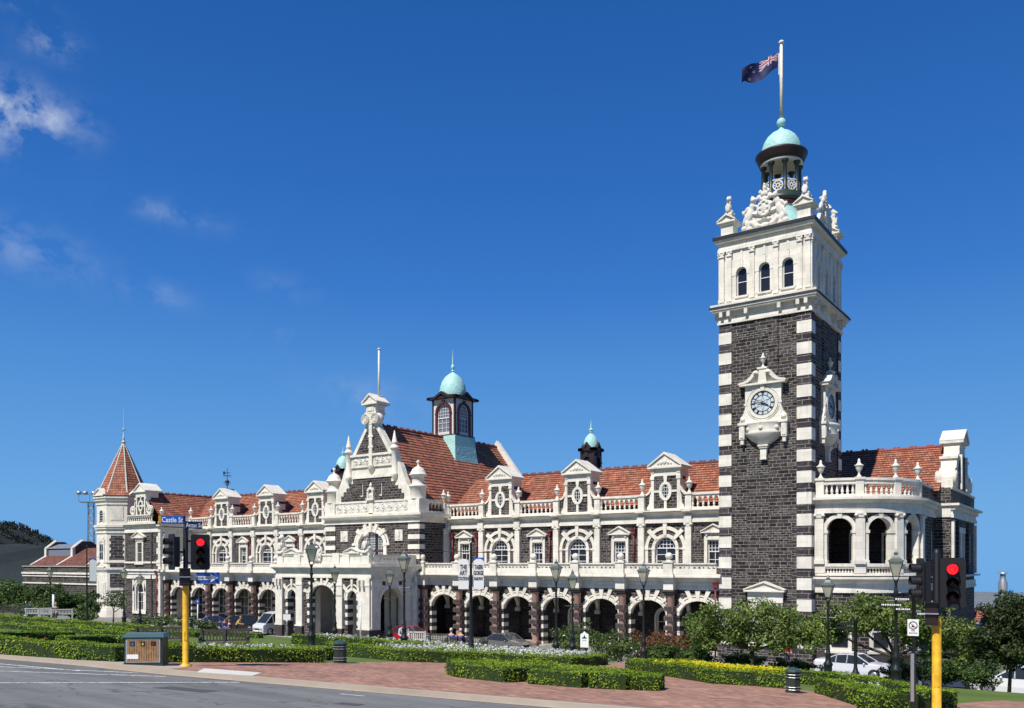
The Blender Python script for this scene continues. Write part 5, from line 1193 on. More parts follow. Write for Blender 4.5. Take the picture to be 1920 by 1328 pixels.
for x in (-114.1, -106.5, -98.5):
    m = M(TR(x, 0, 0, PI/2)); q_ = 0 if x < -100 else -.6; m.prism([(5.0, 7), (5.0, 9.1), (6.3, 10.1+q_), (7.6, 10.1+q_), (9.2, 9.1), (9.2, 7)], -.22, .22, DST)
    for a, b in (((4.85, 9.0), (6.3, 10.15+q_)), ((6.3, 10.15+q_), (9.2, 9.0))): m.tube((a[0], 0, a[1]), (b[0], 0, b[1]), .22, .22, W, 6)
    m.box(4.8, 5.2, -.28, .28, 7.8, 9.15, W); m.tube((2.7, 0, 6.5), (5.0, 0, 7.9), .22, .22, W, 6)
    obj('parapet_gable', m, LB)
# ================================================================== ground, roads and gardens
def noisemat(name, c1, c2, scale, rough=.9, c3=None, bump=.3, detail=8):
    m, nt, b = newmat(name); L = nt.links; geo = nd(nt, 'ShaderNodeNewGeometry')
    n = nd(nt, 'ShaderNodeTexNoise', i_Scale=scale, i_Detail=float(detail), i_Roughness=.7); L.new(geo.outputs['Position'], n.inputs['Vector'])
    n2 = nd(nt, 'ShaderNodeTexNoise', i_Scale=.35, i_Detail=4.0); L.new(geo.outputs['Position'], n2.inputs['Vector'])
    ad = nd(nt, 'ShaderNodeMath', operation='MULTIPLY_ADD'); L.new(n2.outputs['Fac'], ad.inputs[0]); ad.inputs[1].default_value = 1.2; sb = nd(nt, 'ShaderNodeMath', operation='SUBTRACT'); L.new(n.outputs['Fac'], sb.inputs[0]); sb.inputs[1].default_value = .6; L.new(sb.outputs[0], ad.inputs[2])
    mx = nd(nt, 'ShaderNodeMixRGB', use_clamp=True); mx.inputs[1].default_value = (*c1, 1); mx.inputs[2].default_value = (*c2, 1); L.new(ad.outputs[0], mx.inputs[0])
    L.new(mx.outputs[0], b.inputs['Base Color']); b.inputs['Roughness'].default_value = rough; b.inputs['Specular IOR Level'].default_value = .25
    n3 = nd(nt, 'ShaderNodeTexNoise', i_Scale=scale*6, i_Detail=4.0); L.new(geo.outputs['Position'], n3.inputs['Vector'])
    bp = nd(nt, 'ShaderNodeBump', i_Strength=bump, i_Distance=.02); L.new(n3.outputs['Fac'], bp.inputs['Height']); L.new(bp.outputs[0], b.inputs['Normal'])
    return m
def asphalt():
    m, nt, b = newmat('asphalt'); L = nt.links; geo = nd(nt, 'ShaderNodeNewGeometry')
    def noise(sc, mpv, lo, hi, a, b_):
        mp = nd(nt, 'ShaderNodeMapping'); mp.inputs['Rotation'].default_value = (0, 0, R(-16)); mp.inputs['Scale'].default_value = mpv; L.new(geo.outputs['Position'], mp.inputs[0])
        n = nd(nt, 'ShaderNodeTexNoise', i_Scale=sc, i_Detail=8.0, i_Roughness=.65); L.new(mp.outputs[0], n.inputs['Vector']); r_ = nd(nt, 'ShaderNodeMapRange'); r_.inputs['From Min'].default_value = lo; r_.inputs['From Max'].default_value = hi; r_.inputs['To Min'].default_value = a; r_.inputs['To Max'].default_value = b_; L.new(n.outputs['Fac'], r_.inputs['Value']); return n, r_.outputs[0]
    _, f1 = noise(1.0, (.12, 1.1, 1), .35, .65, .72, 1.22)      # wheel tracks along the road
    n2, f2 = noise(55, (1, 1, 1), .3, .7, .75, 1.25)            # stone chips
    _, f3 = noise(.8, (.6, 1, 1), .60, .68, 1.0, .62)           # oil and patches
    v = nd(nt, 'ShaderNodeTexVoronoi', feature='DISTANCE_TO_EDGE', i_Scale=.42); n4 = nd(nt, 'ShaderNodeTexNoise', i_Scale=1.5, i_Detail=6.0); L.new(geo.outputs['Position'], n4.inputs['Vector'])
    w_ = nd(nt, 'ShaderNodeVectorMath', operation='MULTIPLY_ADD'); w_.inputs[1].default_value = (1.6, 1.6, 0); L.new(n4.outputs['Color'], w_.inputs[0]); L.new(geo.outputs['Position'], w_.inputs[2]); L.new(w_.outputs[0], v.inputs['Vector'])
    cr = nd(nt, 'ShaderNodeMapRange'); cr.inputs['From Min'].default_value = .004; cr.inputs['From Max'].default_value = .012; cr.inputs['To Min'].default_value = .55; L.new(v.outputs['Distance'], cr.inputs['Value'])
    x = f1
    for f_ in (f2, f3, cr.outputs[0]): mm = nd(nt, 'ShaderNodeMath', operation='MULTIPLY'); L.new(x, mm.inputs[0]); L.new(f_, mm.inputs[1]); x = mm.outputs[0]
    s = nd(nt, 'ShaderNodeVectorMath', operation='SCALE'); s.inputs[0].default_value = (.150, .150, .144); L.new(x, s.inputs['Scale']); L.new(s.outputs[0], b.inputs['Base Color']); b.inputs['Roughness'].default_value = .85
    bp = nd(nt, 'ShaderNodeBump', i_Strength=.6, i_Distance=.01); L.new(n2.outputs['Fac'], bp.inputs['Height']); L.new(bp.outputs[0], b.inputs['Normal']); return m
ASPH = asphalt()
LAWN = noisemat('lawn_grass', (.06, .10, .02), (.12, .175, .035), 1.3, .9, bump=.6)
FARG = noisemat('far_ground', (.06, .08, .035), (.12, .12, .08), .05, .95)
SOIL = noisemat('garden_soil', (.035, .024, .016), (.07, .05, .035), 3, .95)
PATH = noisemat('path_concrete', (.30, .25, .20), (.44, .38, .31), 1.5, .9)
def pavers(name):
    m, nt, b = newmat(name); L = nt.links; geo = nd(nt, 'ShaderNodeNewGeometry')
    mp = nd(nt, 'ShaderNodeMapping'); mp.inputs['Rotation'].default_value = (0, 0, R(16)); L.new(geo.outputs['Position'], mp.inputs[0])
    t = nd(nt, 'ShaderNodeTexBrick', offset=.5); t.inputs['Scale'].default_value = 1; t.inputs['Brick Width'].default_value = .23; t.inputs['Row Height'].default_value = .115; t.inputs['Mortar Size'].default_value = .004
    t.inputs['Color1'].default_value = (.22, .105, .072, 1); t.inputs['Color2'].default_value = (.38, .205, .14, 1); t.inputs['Mortar'].default_value = (.20, .15, .12, 1); L.new(mp.outputs[0], t.inputs['Vector'])
    n = nd(nt, 'ShaderNodeTexNoise', i_Scale=.9, i_Detail=9.0, i_Roughness=.7); L.new(geo.outputs['Position'], n.inputs['Vector'])
    rr = nd(nt, 'ShaderNodeMapRange'); rr.inputs['From Min'].default_value = .3; rr.inputs['From Max'].default_value = .7; rr.inputs['To Min'].default_value = .7; rr.inputs['To Max'].default_value = 1.3; L.new(n.outputs['Fac'], rr.inputs['Value'])
    s = nd(nt, 'ShaderNodeVectorMath', operation='SCALE'); L.new(t.outputs[0], s.inputs[0]); L.new(rr.outputs[0], s.inputs['Scale'])
    L.new(s.outputs[0], b.inputs['Base Color']); b.inputs['Roughness'].default_value = .85
    return m
def worn_paint():
    m, nt, b = newmat('road_paint'); L = nt.links; geo = nd(nt, 'ShaderNodeNewGeometry'); n = nd(nt, 'ShaderNodeTexNoise', i_Scale=9.0, i_Detail=9.0, i_Roughness=.75); L.new(geo.outputs['Position'], n.inputs['Vector'])
    cr = nd(nt, 'ShaderNodeValToRGB'); cr.color_ramp.elements[0].position = .42; cr.color_ramp.elements[0].color = (.2, .195, .19, 1); cr.color_ramp.elements[1].position = .5; cr.color_ramp.elements[1].color = (.68, .68, .65, 1); L.new(n.outputs['Fac'], cr.inputs[0]); L.new(cr.outputs[0], b.inputs['Base Color']); b.inputs['Roughness'].default_value = .7; return m
PAV = pavers('brick_pavers'); ROADW = worn_paint()
def drape(name, pts, dz, mat, label=None):
    """flat polygon laid on the sloping ground"""
    bm = bmesh.new(); vs_ = [bm.verts.new((x, y, 0)) for x, y in pts]; bm.faces.new(vs_)
    for yy in (-59.15, -25, -8):
        bmesh.ops.bisect_plane(bm, geom=bm.verts[:]+bm.edges[:]+bm.faces[:], plane_co=(0, yy, 0), plane_no=(0, 1, 0), dist=1e-4)
    for v in bm.verts: v.co.z = g(v.co.y)+dz
    bmesh.ops.recalc_face_normals(bm, faces=bm.faces)
    for f_ in bm.faces:
        if f_.normal.z < 0: f_.normal_flip()
    me = bpy.data.meshes.new(name); bm.to_mesh(me); bm.free(); me.materials.append(mat); return kind(obj(name, me), 'structure')
gx_ = [-4000, -1500, -600, -250, -120, -60, -30, -15, 0, 15, 30, 60, 120, 300, 900, 3000]; gy_ = [-700, -200, -100, -59.15, -50, -40, -25, -8, 10, 30, 50, 120, 300, 900, 2200, 5000]
me = bpy.data.meshes.new('ground'); me.from_pydata([(x, y, g(y)-.32) for y in gy_ for x in gx_], [], [(j*16+i, j*16+i+1, (j+1)*16+i+1, (j+1)*16+i) for j in range(15) for i in range(15)]); me.materials.append(FARG); kind(obj('ground', me), 'structure')
KERB = [(-50, -58.7), (-9.18, -47.69), (-6.32, -46.95), (-2.99, -46.55), (0.04, -45.80), (3.79, -44.85), (6.3, -44.2), (7.87, -43.75), (14, -41.9), (40, -32)]
drape('road', [(-90, -58.9)]+KERB[:-1]+[(40, -32), (90, -30), (90, -110), (-90, -110)], -.11, ASPH)
off = lambda L_, d: [(x-.25*d, y+.97*d) for x, y in L_]
drape('lawn', off(KERB, .3)+[(40, -5.2), (-120, -5.2), (-120, -58.5)], -.02, LAWN)
m = M()
for (a, b), (c_, d_) in zip(zip(KERB, KERB[1:]), zip(off(KERB, .3), off(KERB, .3)[1:])):
    p = [(a[0], a[1], g(a[1])), (b[0], b[1], g(b[1])), (d_[0], d_[1], g(d_[1])), (c_[0], c_[1], g(c_[1]))]
    m.quad(*p, PATH); m.quad((a[0], a[1], g(a[1])-.14), (b[0], b[1], g(b[1])-.14), (b[0], b[1], g(b[1])), (a[0], a[1], g(a[1])), PATH)
kind(obj('kerb', m), 'structure')
m = M()
for a, b in zip(KERB, KERB[1:]):
    c_, d_ = (a[0]+.04, a[1]-.16), (b[0]+.04, b[1]-.16)
    m.quad((c_[0], c_[1], g(c_[1])-.105), (d_[0], d_[1], g(d_[1])-.105), (b[0], b[1], g(b[1])-.105), (a[0], a[1], g(a[1])-.105), PATH)
kind(obj('road_gutter', m), 'structure')
drape('pavement', [(-50, -58.3), (-9.2, -47.4), (-6.4, -46.6), (-3.2, -46.25), (-4.0, -44.6), (-5.6, -45.2), (-7, -46.4), (-9.4, -47.1), (-17, -50), (-50, -57.5)], -.006, PATH)
drape('brick_paving', [(-3.2, -46.26), (0, -45.5), (3.7, -44.55), (6.2, -43.9), (7.8, -43.45), (13.9, -41.6), (40, -31.7), (40, -24), (25, -25.0), (14.0, -30.5), (12.2, -38.2), (9.4, -33.4), (3.4, -30.5), (1.2, -24), (-1.6, -24), (-.4, -30.8), (-2.6, -34.1), (-4.1, -36.2), (-4.15, -39.2), (-5.5, -45.0), (-4.0, -44.6)], -.004, PAV)
drape('ramp_pavement', [(-1.95, -46.27), (-3.1, -45.25), (-1.35, -44.75), (-.6, -45.62)], .002, plain('pale_paving', (.60, .57, .52), .8, var=.12, scale=4))
drape('forecourt', [(-95, -12.6), (-8, -12.6), (-5, -13.5), (40, -13.5), (40, 1.0), (-95, 1.0)], .004, noisemat('forecourt_asphalt', (.15, .15, .15), (.24, .235, .23), 2, .9))
drape('forecourt_footpath', [(-95, -14.2), (-8.5, -14.2), (-5.3, -15.0), (40, -15.0), (40, -13.4), (-5, -13.4), (-8, -12.5), (-95, -12.5)], .012, PATH)
drape('garden_path', [(-18, -39.2), (-13.5, -38.4), (-12.5, -36.5), (-16, -37.2)], .004, PAV)
for nm, pts in (('road_marking', [(-60, -62.9), (-9.2, -48.55), (-4.65, -47.75), (-4.6, -47.62), (-9.2, -48.35), (-60, -62.6)]), ('road_marking', [(-30, -60), (-4.4, -49.8), (-4.2, -45.9-1.05), (-4.3, -45.9-1.0), (-4.6, -49.7), (-30, -59.8)])):
    pass
def line(a, b, w):
    d = Vector((b[0]-a[0], b[1]-a[1])).normalized(); n_ = Vector((-d.y, d.x))*w/2
    return [(a[0]-n_.x, a[1]-n_.y), (b[0]-n_.x, b[1]-n_.y), (b[0]+n_.x, b[1]+n_.y), (a[0]+n_.x, a[1]+n_.y)]
for a, b, w in (((-14, -50.4), (-4.4, -47.9), .13), ((-8.9, -51.0), (-3.4, -46.95), .12), ((-8.3, -53.0), (-2.2, -46.95), .12), ((-3.2, -54.3), (-.2, -46.3), .13), ((3.0, -46.1), (3.6, -45.95), .09)):
    drape('road_marking', line(a, b, w), -.105, ROADW)

for x, y, w_, d_ in ((.2, -48.8, 1.3, .5), (4.4, -47.6, .5, .35)): drape('road_patch', [(x, y), (x+w_, y+w_*.27), (x+w_-d_*.27, y+w_*.27+d_), (x-d_*.27, y+d_)], -.106, plain('tar_patch', (.075, .073, .07), .9, var=.3, scale=8))
# ------------------------------------------------------------------ foliage
def leafmesh(name, P, N, size, mats, aspect=.5, jit=.6, mi=None, rng=RNG):
    n = len(P); N = N+rng.normal(0, jit, (n, 3)); N /= np.linalg.norm(N, axis=1)[:, None]+1e-9
    U = np.cross(N, rng.normal(0, 1, (n, 3))); U /= np.linalg.norm(U, axis=1)[:, None]+1e-9; V = np.cross(N, U)
    s = size*rng.uniform(.6, 1.3, (n, 1)); a = s*.5; b = s*.5*aspect
    Q = np.stack([P-U*a, P-V*b+U*a*.1, P+U*a, P+V*b+U*a*.1], 1).reshape(-1, 3)
    me = bpy.data.meshes.new(name); me.vertices.add(n*4); me.vertices.foreach_set('co', Q.ravel().astype(np.float32))
    me.loops.add(n*4); me.loops.foreach_set('vertex_index', np.arange(n*4, dtype=np.int32)); me.polygons.add(n)
    me.polygons.foreach_set('loop_start', np.arange(0, n*4, 4, dtype=np.int32)); me.polygons.foreach_set('loop_total', np.full(n, 4, dtype=np.int32))
    for m_ in mats: me.materials.append(m_)
    if mi is not None: me.polygons.foreach_set('material_index', mi.astype(np.int32))
    me.update(calc_edges=True); return me
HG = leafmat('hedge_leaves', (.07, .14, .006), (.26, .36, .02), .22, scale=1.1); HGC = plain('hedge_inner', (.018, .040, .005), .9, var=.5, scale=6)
def inpoly(x, y, pts):
    ins = np.zeros(len(x), bool); n = len(pts)
    for i in range(n):
        x1, y1 = pts[i]; x2, y2 = pts[(i+1) % n]; c_ = ((y1 > y) != (y2 > y)) & (x < (x2-x1)*(y-y1)/(y2-y1+1e-12)+x1); ins ^= c_
    return ins
def area(p): return sum(p[i][0]*p[(i+1) % len(p)][1]-p[(i+1) % len(p)][0]*p[i][1] for i in range(len(p)))/2
gv = np.vectorize(g)
def hedge(label, pts, h=.43, leaf=.062, dens=600, group=None, cat='hedge'):
    if area(pts) < 0: pts = pts[::-1]
    A = area(pts); cx_ = sum(p[0] for p in pts)/len(pts); cy_ = sum(p[1] for p in pts)/len(pts)
    xs = [p[0] for p in pts]; ys = [p[1] for p in pts]; bx = (max(xs)-min(xs))*(max(ys)-min(ys)); n = int(bx*dens)
    x = RNG.uniform(min(xs), max(xs), n); y = RNG.uniform(min(ys), max(ys), n); k = inpoly(x, y, pts); x, y = x[k], y[k]
    wv = .035*np.sin(x*2.3+y*1.1)+.025*np.sin(y*3.1-x)
    P = [np.stack([x, y, gv(y)+h+wv+RNG.normal(0, .018, len(x))], 1)]; N = [np.tile([0, 0, 1.0], (len(x), 1))]
    L = len(pts)
    for i in range(L):
        a, b = pts[i], pts[(i+1) % L]; d = math.hypot(b[0]-a[0], b[1]-a[1]); n = int(d*h*dens*.85)
        if n < 2: continue
        t = RNG.uniform(0, 1, n); z = RNG.uniform(0.02, 1.0, n)**.85; nx, ny = (b[1]-a[1])/d, -(b[0]-a[0])/d; o = RNG.normal(0, .022, n)+.03*np.sin(t*d*2.7+z*3)
        X = a[0]+(b[0]-a[0])*t+nx*o; Y = a[1]+(b[1]-a[1])*t+ny*o
        P.append(np.stack([X, Y, gv(Y)+z*h], 1)); N.append(np.tile([nx, ny, .25], (n, 1)))
    P = np.concatenate(P); N = np.concatenate(N)
    root = obj('hedge', leafmesh('hedge', P-np.array([cx_, cy_, 0]), N, leaf, [HG], .62, .38), None, (cx_, cy_, 0)); tag(root, label, cat, group)
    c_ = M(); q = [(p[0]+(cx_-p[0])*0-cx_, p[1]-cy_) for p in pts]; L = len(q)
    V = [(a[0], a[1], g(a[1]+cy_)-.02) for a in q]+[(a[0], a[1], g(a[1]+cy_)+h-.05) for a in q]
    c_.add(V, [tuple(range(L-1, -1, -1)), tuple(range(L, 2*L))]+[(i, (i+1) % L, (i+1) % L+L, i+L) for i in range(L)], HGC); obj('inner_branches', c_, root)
    return root
def strip(line_, w, side=1):
    """polygon behind a front line: offset every vertex by w to its left (side=1)"""
    out = []; n = len(line_)
    for i, p in enumerate(line_):
        a = line_[max(0, i-1)]; b = line_[min(n-1, i+1)]; d = Vector((b[0]-a[0], b[1]-a[1])).normalized(); out.append((p[0]-d.y*w*side, p[1]+d.x*w*side))
    return line_+out[::-1]
hedge('long clipped box hedge beside the road at the left, ending at the timber-fronted bin', strip([(-20, -51.6), (-14, -49.4), (-9.18, -47.55), (-7, -46.8), (-5.95, -46.1)], .8))
hedge('dark shaded box hedge behind the yellow pole, ending at the small black bin', strip([(-5.75, -45.2), (-5.06, -43), (-4.25, -39.95)], .75))
hedge('low hedge between white flowers and the wooden benches', strip([(-7.9, -43.9), (-7.7, -41.5), (-6.6, -39.2), (-5.3, -38.9)], .6), .42)
hedge('hedge stub on the lawn behind the long roadside hedge', strip([(-12.4, -48.6), (-12.3, -45.8)], .6), .34)
hedge('hedge with a dark end standing behind the roadside hedge', strip([(-9.3, -45.6), (-9.0, -44.2)], .5), .32)
hedge('hedge left of the brick garden path', strip([(-17.2, -47.5), (-17.8, -44), (-18.6, -40.6)], .7), .32)
hedge('hedge right of the brick garden path', strip([(-15.2, -42.6), (-16.0, -40.4), (-15.2, -38.9)], .6), .3, .07, 450)
hedge('long low hedge across the middle of the left garden', strip([(-30.5, -38.5), (-26, -37.4), (-21, -36.5)], .7), .24, .08, 350)
hedge('hedge in front of the white garden benches', strip([(-46, -33), (-39.3, -32.6), (-34.3, -32.2), (-28.3, -31.8)], .9), .36, .1, 220)
hedge('far hedge under the small blossom tree', strip([(-28.0, -32.0), (-24.6, -29.9), (-22.2, -28.5)], .7), .26, .09, 280)
hedge('far curved hedge in the left garden below the rose bushes', strip([(-34, -35.3), (-29.9, -36.0), (-25.5, -34.5), (-22, -32.6)], .7), .26, .09, 280)
hedge('box hedge in front of the white flower bed, beside the lawn', strip([(-9.5, -35.2), (-7.5, -36.2), (-4, -36.3), (-2.2, -34.1), (-.6, -33.0), (.7, -32.6), (.2, -30.4), (-.6, -27.6)], .6), .42)
hedge('low hedge before the portico with white flowers along its top', strip([(-16.2, -31.2), (-14.3, -29.9), (-10.3, -30.3), (-7.4, -30.6), (-4.4, -30.4)], .8), .45, .085, 320)
hedge('box hedge round the yellow flower bed, ending at the right black bin', strip([(2.0, -29.9), (3.05, -33.0), (4.4, -32.35), (6.6, -34.0), (7.8, -33.4), (8.9, -33.5)], .55), .45)
hedge('back hedge of the yellow flower bed under the cherry tree', strip([(2.2, -29.6), (4.4, -29.4), (6.6, -30.6), (7.7, -29.9), (9.2, -30.6)], .5), .45)
hedge('broad box hedge at the foot of the right yellow pole', strip([(9.75, -34.15), (10.4, -35.2), (11.8, -37.7), (12.2, -38.6), (12.5, -38.8), (13.7, -36.8)], .8), .45)
hedge('inner hedge behind the finger post at the right', strip([(8.6, -30.2), (10.2, -31.8), (12.0, -34.4), (13.2, -35.6)], .5), .45)
kb = [([(.7, -39.7), (1.55, -40.4), (2.2, -38.6), (.75, -37.6)], 'leftmost block of the knot hedge on the brick paving'), ([(1.72, -40.5), (3.45, -40.62), (3.65, -38.3), (2.35, -37.7)], 'second block of the knot hedge from the left, beside a dark gap'),
      ([(4.0, -40.3), (5.45, -39.95), (5.2, -37.9), (3.9, -38.0)], 'widest middle block of the knot hedge'), ([(5.6, -39.85), (6.4, -39.3), (6.2, -37.8), (5.45, -37.8)], 'narrow block next to the right end of the knot hedge'), ([(6.48, -39.2), (7.0, -38.6), (6.7, -37.6), (6.35, -37.7)], 'rightmost end block of the knot hedge'),
      ([(.05, -38.5), (.7, -37.5), (2.3, -37.55), (3.8, -37.8), (6.5, -37.5), (5.4, -37.1), (2.8, -36.8), (.85, -36.9)], 'long back band of the knot hedge')]
for p, l in kb: hedge(l, p, .40, .06, 640, 'clipped blocks of the knot hedge')

def flowers(name, label, pts, h0, h1, col, n, size, kd='stuff'):
    xs = [p[0] for p in pts]; ys = [p[1] for p in pts]; x = RNG.uniform(min(xs), max(xs), n*3); y = RNG.uniform(min(ys), max(ys), n*3); k = inpoly(x, y, pts); x, y = x[k][:n], y[k][:n]
    z = gv(y)+RNG.uniform(h0, h1, len(x)); P0 = np.stack([x, y, z], 1); rep = 5
    P = np.repeat(P0, rep, 0)+RNG.normal(0, size*.35, (len(P0)*rep, 3)); N = np.tile([0, 0, .6], (len(P), 1)); mi = np.zeros(len(P))
    nl = n*8; x = RNG.uniform(min(xs), max(xs), nl*2); y = RNG.uniform(min(ys), max(ys), nl*2); k = inpoly(x, y, pts); x, y = x[k], y[k]
    P2 = np.stack([x, y, gv(y)+RNG.uniform(.05, h1-.03, len(x))], 1)
    me = leafmesh(name, np.concatenate([P, P2]), np.concatenate([N, np.tile([0, 0, .5], (len(P2), 1))]), size, [col, HG], .8, .8, np.concatenate([mi, np.ones(len(P2))]))
    o = obj(name, me); o['kind'] = kd; tag(o, label, 'flowers'); return o
WF = leafmat('white_petals', (.80, .79, .75), (.84, .83, .80), .45); YF_ = leafmat('yellow_petals', (.80, .66, .02), (.84, .74, .03), .4); PKF = plain('pink_petals', (.55, .2, .2), .6, var=.1)
drape('garden_bed', [(-7.3, -35.4), (-4.2, -35.6), (-2.6, -33.3), (-1.0, -32.3), (0, -31.6), (-1.0, -27.6), (-7, -29)], .006, SOIL)
flowers('white_flowers', 'bed of low white flowers behind the central box hedge', [(-7.0, -35.3), (-4.2, -35.5), (-2.6, -33.2), (-1.0, -32.2), (-.1, -31.5), (-1.0, -27.8), (-6, -30.0)], .34, .54, WF, 760, .08)
flowers('white_flowers', 'row of white flowers along the low hedge before the portico', [(-16.0, -30.6), (-10.3, -29.6), (-4.4, -29.6), (-4.4, -28.9), (-10.3, -28.7), (-16, -29.2)], .36, .54, WF, 330, .085)
flowers('white_flowers', 'small white flower patch behind the shaded hedge and bench', [(-7.2, -42.6), (-6.4, -41.0), (-5.9, -40.0), (-5.4, -40.2), (-6.0, -43.5)], .3, .5, WF, 150, .075)
flowers('yellow_flowers', 'bright yellow flower bed inside the right box hedge', [(3.6, -32.0), (4.5, -31.7), (6.6, -33.0), (8.0, -32.4), (8.3, -31.5), (6.7, -31.2), (4.6, -30.3)], .38, .52, YF_, 850, .07)
flowers('white_flowers', 'sparse white flowers by the lamp post at the right', [(10.6, -33.4), (11.4, -34.6), (12.2, -35.4), (11.4, -33.8)], .2, .4, WF, 40, .06)
flowers('orange_flowers', 'few orange flowers behind the roadside hedge at far left', [(-10.6, -46.9), (-9.6, -46.5), (-9.8, -45.9), (-10.8, -46.3)], .3, .46, plain('orange_petals', (.45, .14, .05), .6), 22, .06)

BARK = plain('bark', (.075, .055, .042), .9, var=.4, scale=7, bump=.5)
LF1 = leafmat('cherry_leaves', (.022, .05, .010), (.24, .32, .07), .3, scale=1.3); LF2 = leafmat('dark_evergreen_leaves', (.010, .022, .006), (.06, .085, .022), .15, scale=1.4); LF3 = leafmat('shrub_leaves', (.03, .06, .012), (.12, .17, .04), .2, scale=2)
LF4 = leafmat('bronze_leaves', (.06, .03, .012), (.24, .10, .04), .25, scale=2); LF5 = leafmat('garden_shrub_leaves', (.018, .045, .010), (.10, .16, .035), .2, scale=.8)
def crown_pts(cl, n, shell=.55, rng=RNG):
    vol = np.array([c_[3]*c_[4]*c_[5] for c_ in cl]); vol = vol/vol.sum(); P = []; N = []
    for c_, v in zip(cl, vol):
        k = max(8, int(n*v)); d = rng.normal(0, 1, (k, 3)); d /= np.linalg.norm(d, axis=1)[:, None]; r_ = shell+(1-shell)*rng.uniform(0, 1, (k, 1))**.6
        r_ = r_*(1+.16*np.sin(d[:, :1]*9+c_[0]*5)*np.sin(d[:, 2:3]*8+c_[1]*3)); P.append(np.array(c_[:3])+d*r_*np.array(c_[3:6])); N.append(d*.7+np.array([0, 0, .5]))
    return np.concatenate(P), np.concatenate(N)
def tree(name, label, cat, x, y, cl, n, size, mat, trunk=None, group=None, aspect=.45, flowers_=None, seed=1):
    """crown of leaf clumps over a branching trunk; clumps relative to the foot"""
    rng = np.random.default_rng(seed); z0 = g(y); root = thing(name, label, cat, (x, y, z0), 0, group)
    big = []
    for c_ in cl:   # break every lobe up into smaller uneven clumps
        k = 14
        for _ in range(k):
            d = rng.normal(0, 1, 3); d /= np.linalg.norm(d); s_ = rng.uniform(.6, 1.12); q = rng.uniform(.13, .42)
            big.append((c_[0]+d[0]*c_[3]*s_, c_[1]+d[1]*c_[4]*s_, c_[2]+d[2]*c_[5]*s_, c_[3]*q, c_[4]*q, c_[5]*q))
        big.append((c_[0], c_[1], c_[2], c_[3]*.7, c_[4]*.7, c_[5]*.7))
    P, N = crown_pts(big, n, .35, rng); mi = None; mats = [mat]
    if flowers_: mats.append(flowers_[0]); mi = (rng.uniform(0, 1, len(P)) < flowers_[1]).astype(int)
    obj('crown', leafmesh('crown', P, N, size, mats, aspect, .7, mi, rng), root)
    m = M(); th, hh = trunk or (.06, .6)
    cz = min(c_[2]-c_[5]*.3 for c_ in cl); base = Vector((0, 0, -.05)); p = Vector((rng.normal(0, .05), rng.normal(0, .05), hh)); m.tube(base, p, th, th*.8, BARK, 8)
    for c_ in cl:
        e = Vector(c_[:3]); mid = p.lerp(e, .5)+Vector(rng.normal(0, .12, 3)); m.tube(p, mid, th*.6, th*.42, BARK, 6); m.tube(mid, e, th*.42, th*.2, BARK, 5)
        for _ in range(5):
            d = rng.normal(0, 1, 3); d /= np.linalg.norm(d); t = e+Vector(d*np.array(c_[3:6])*.8); m.tube(mid.lerp(e, rng.uniform(.2, 1)), t, th*.22, th*.06, BARK, 4)
    obj('trunk', m, root); return root
tree('cherry_tree', 'leafy cherry tree in front of the foot of the clock tower', 'tree', 3.4, -21.4, [(-2.4, .1, 1.75, 1.3, 1.2, .95), (-1.2, -.1, 2.2, 1.4, 1.3, 1.0), (.2, -.2, 2.35, 1.5, 1.4, 1.0), (1.7, .1, 2.15, 1.5, 1.3, 1.0), (2.7, .1, 1.9, 1.0, 1.1, .8), (.6, .4, 2.75, 1.2, 1.1, .6), (-.9, 0, 1.55, 1.2, 1.1, .6), (1.2, 0, 1.5, 1.2, 1.1, .6)], 15500, .16, LF1, (.11, 1.0), 'cherry trees before the station', .42, seed=3)
tree('cherry_tree', 'leafy cherry tree behind the right yellow pole', 'tree', 9.3, -20.9, [(-2.8, -.2, 2.35, 1.3, 1.3, .8), (-1.7, 0, 2.6, 1.5, 1.3, 1.0), (0, 0, 2.7, 1.5, 1.4, 1.0), (1.5, .1, 2.3, 1.5, 1.3, 1.0), (2.7, .2, 1.9, 1.2, 1.1, .85), (3.3, .2, 1.5, .9, .9, .6), (-1.1, .3, 3.15, 1.1, 1, .55), (.6, .3, 2.0, 1.2, 1.1, .6)], 16000, .16, LF1, (.13, 1.1), 'cherry trees before the station', .42, seed=5)
tree('dark_tree', 'dark bushy tree with bare lower stems at the right edge', 'tree', 13.5, -22.3, [(0, 0, 2.6, 1.2, 1.2, .95), (1.1, .3, 2.9, 1.4, 1.2, 1.0), (.5, 0, 3.0, 1.1, 1, .6), (-.5, .2, 2.1, 1.0, 1, .75), (1.6, 0, 1.9, 1.1, 1, .85), (.5, .2, 1.7, 1.2, 1, .75), (-.1, 0, 1.4, .9, .9, .6)], 30000, .13, LF2, (.07, .9), None, .5, seed=8)
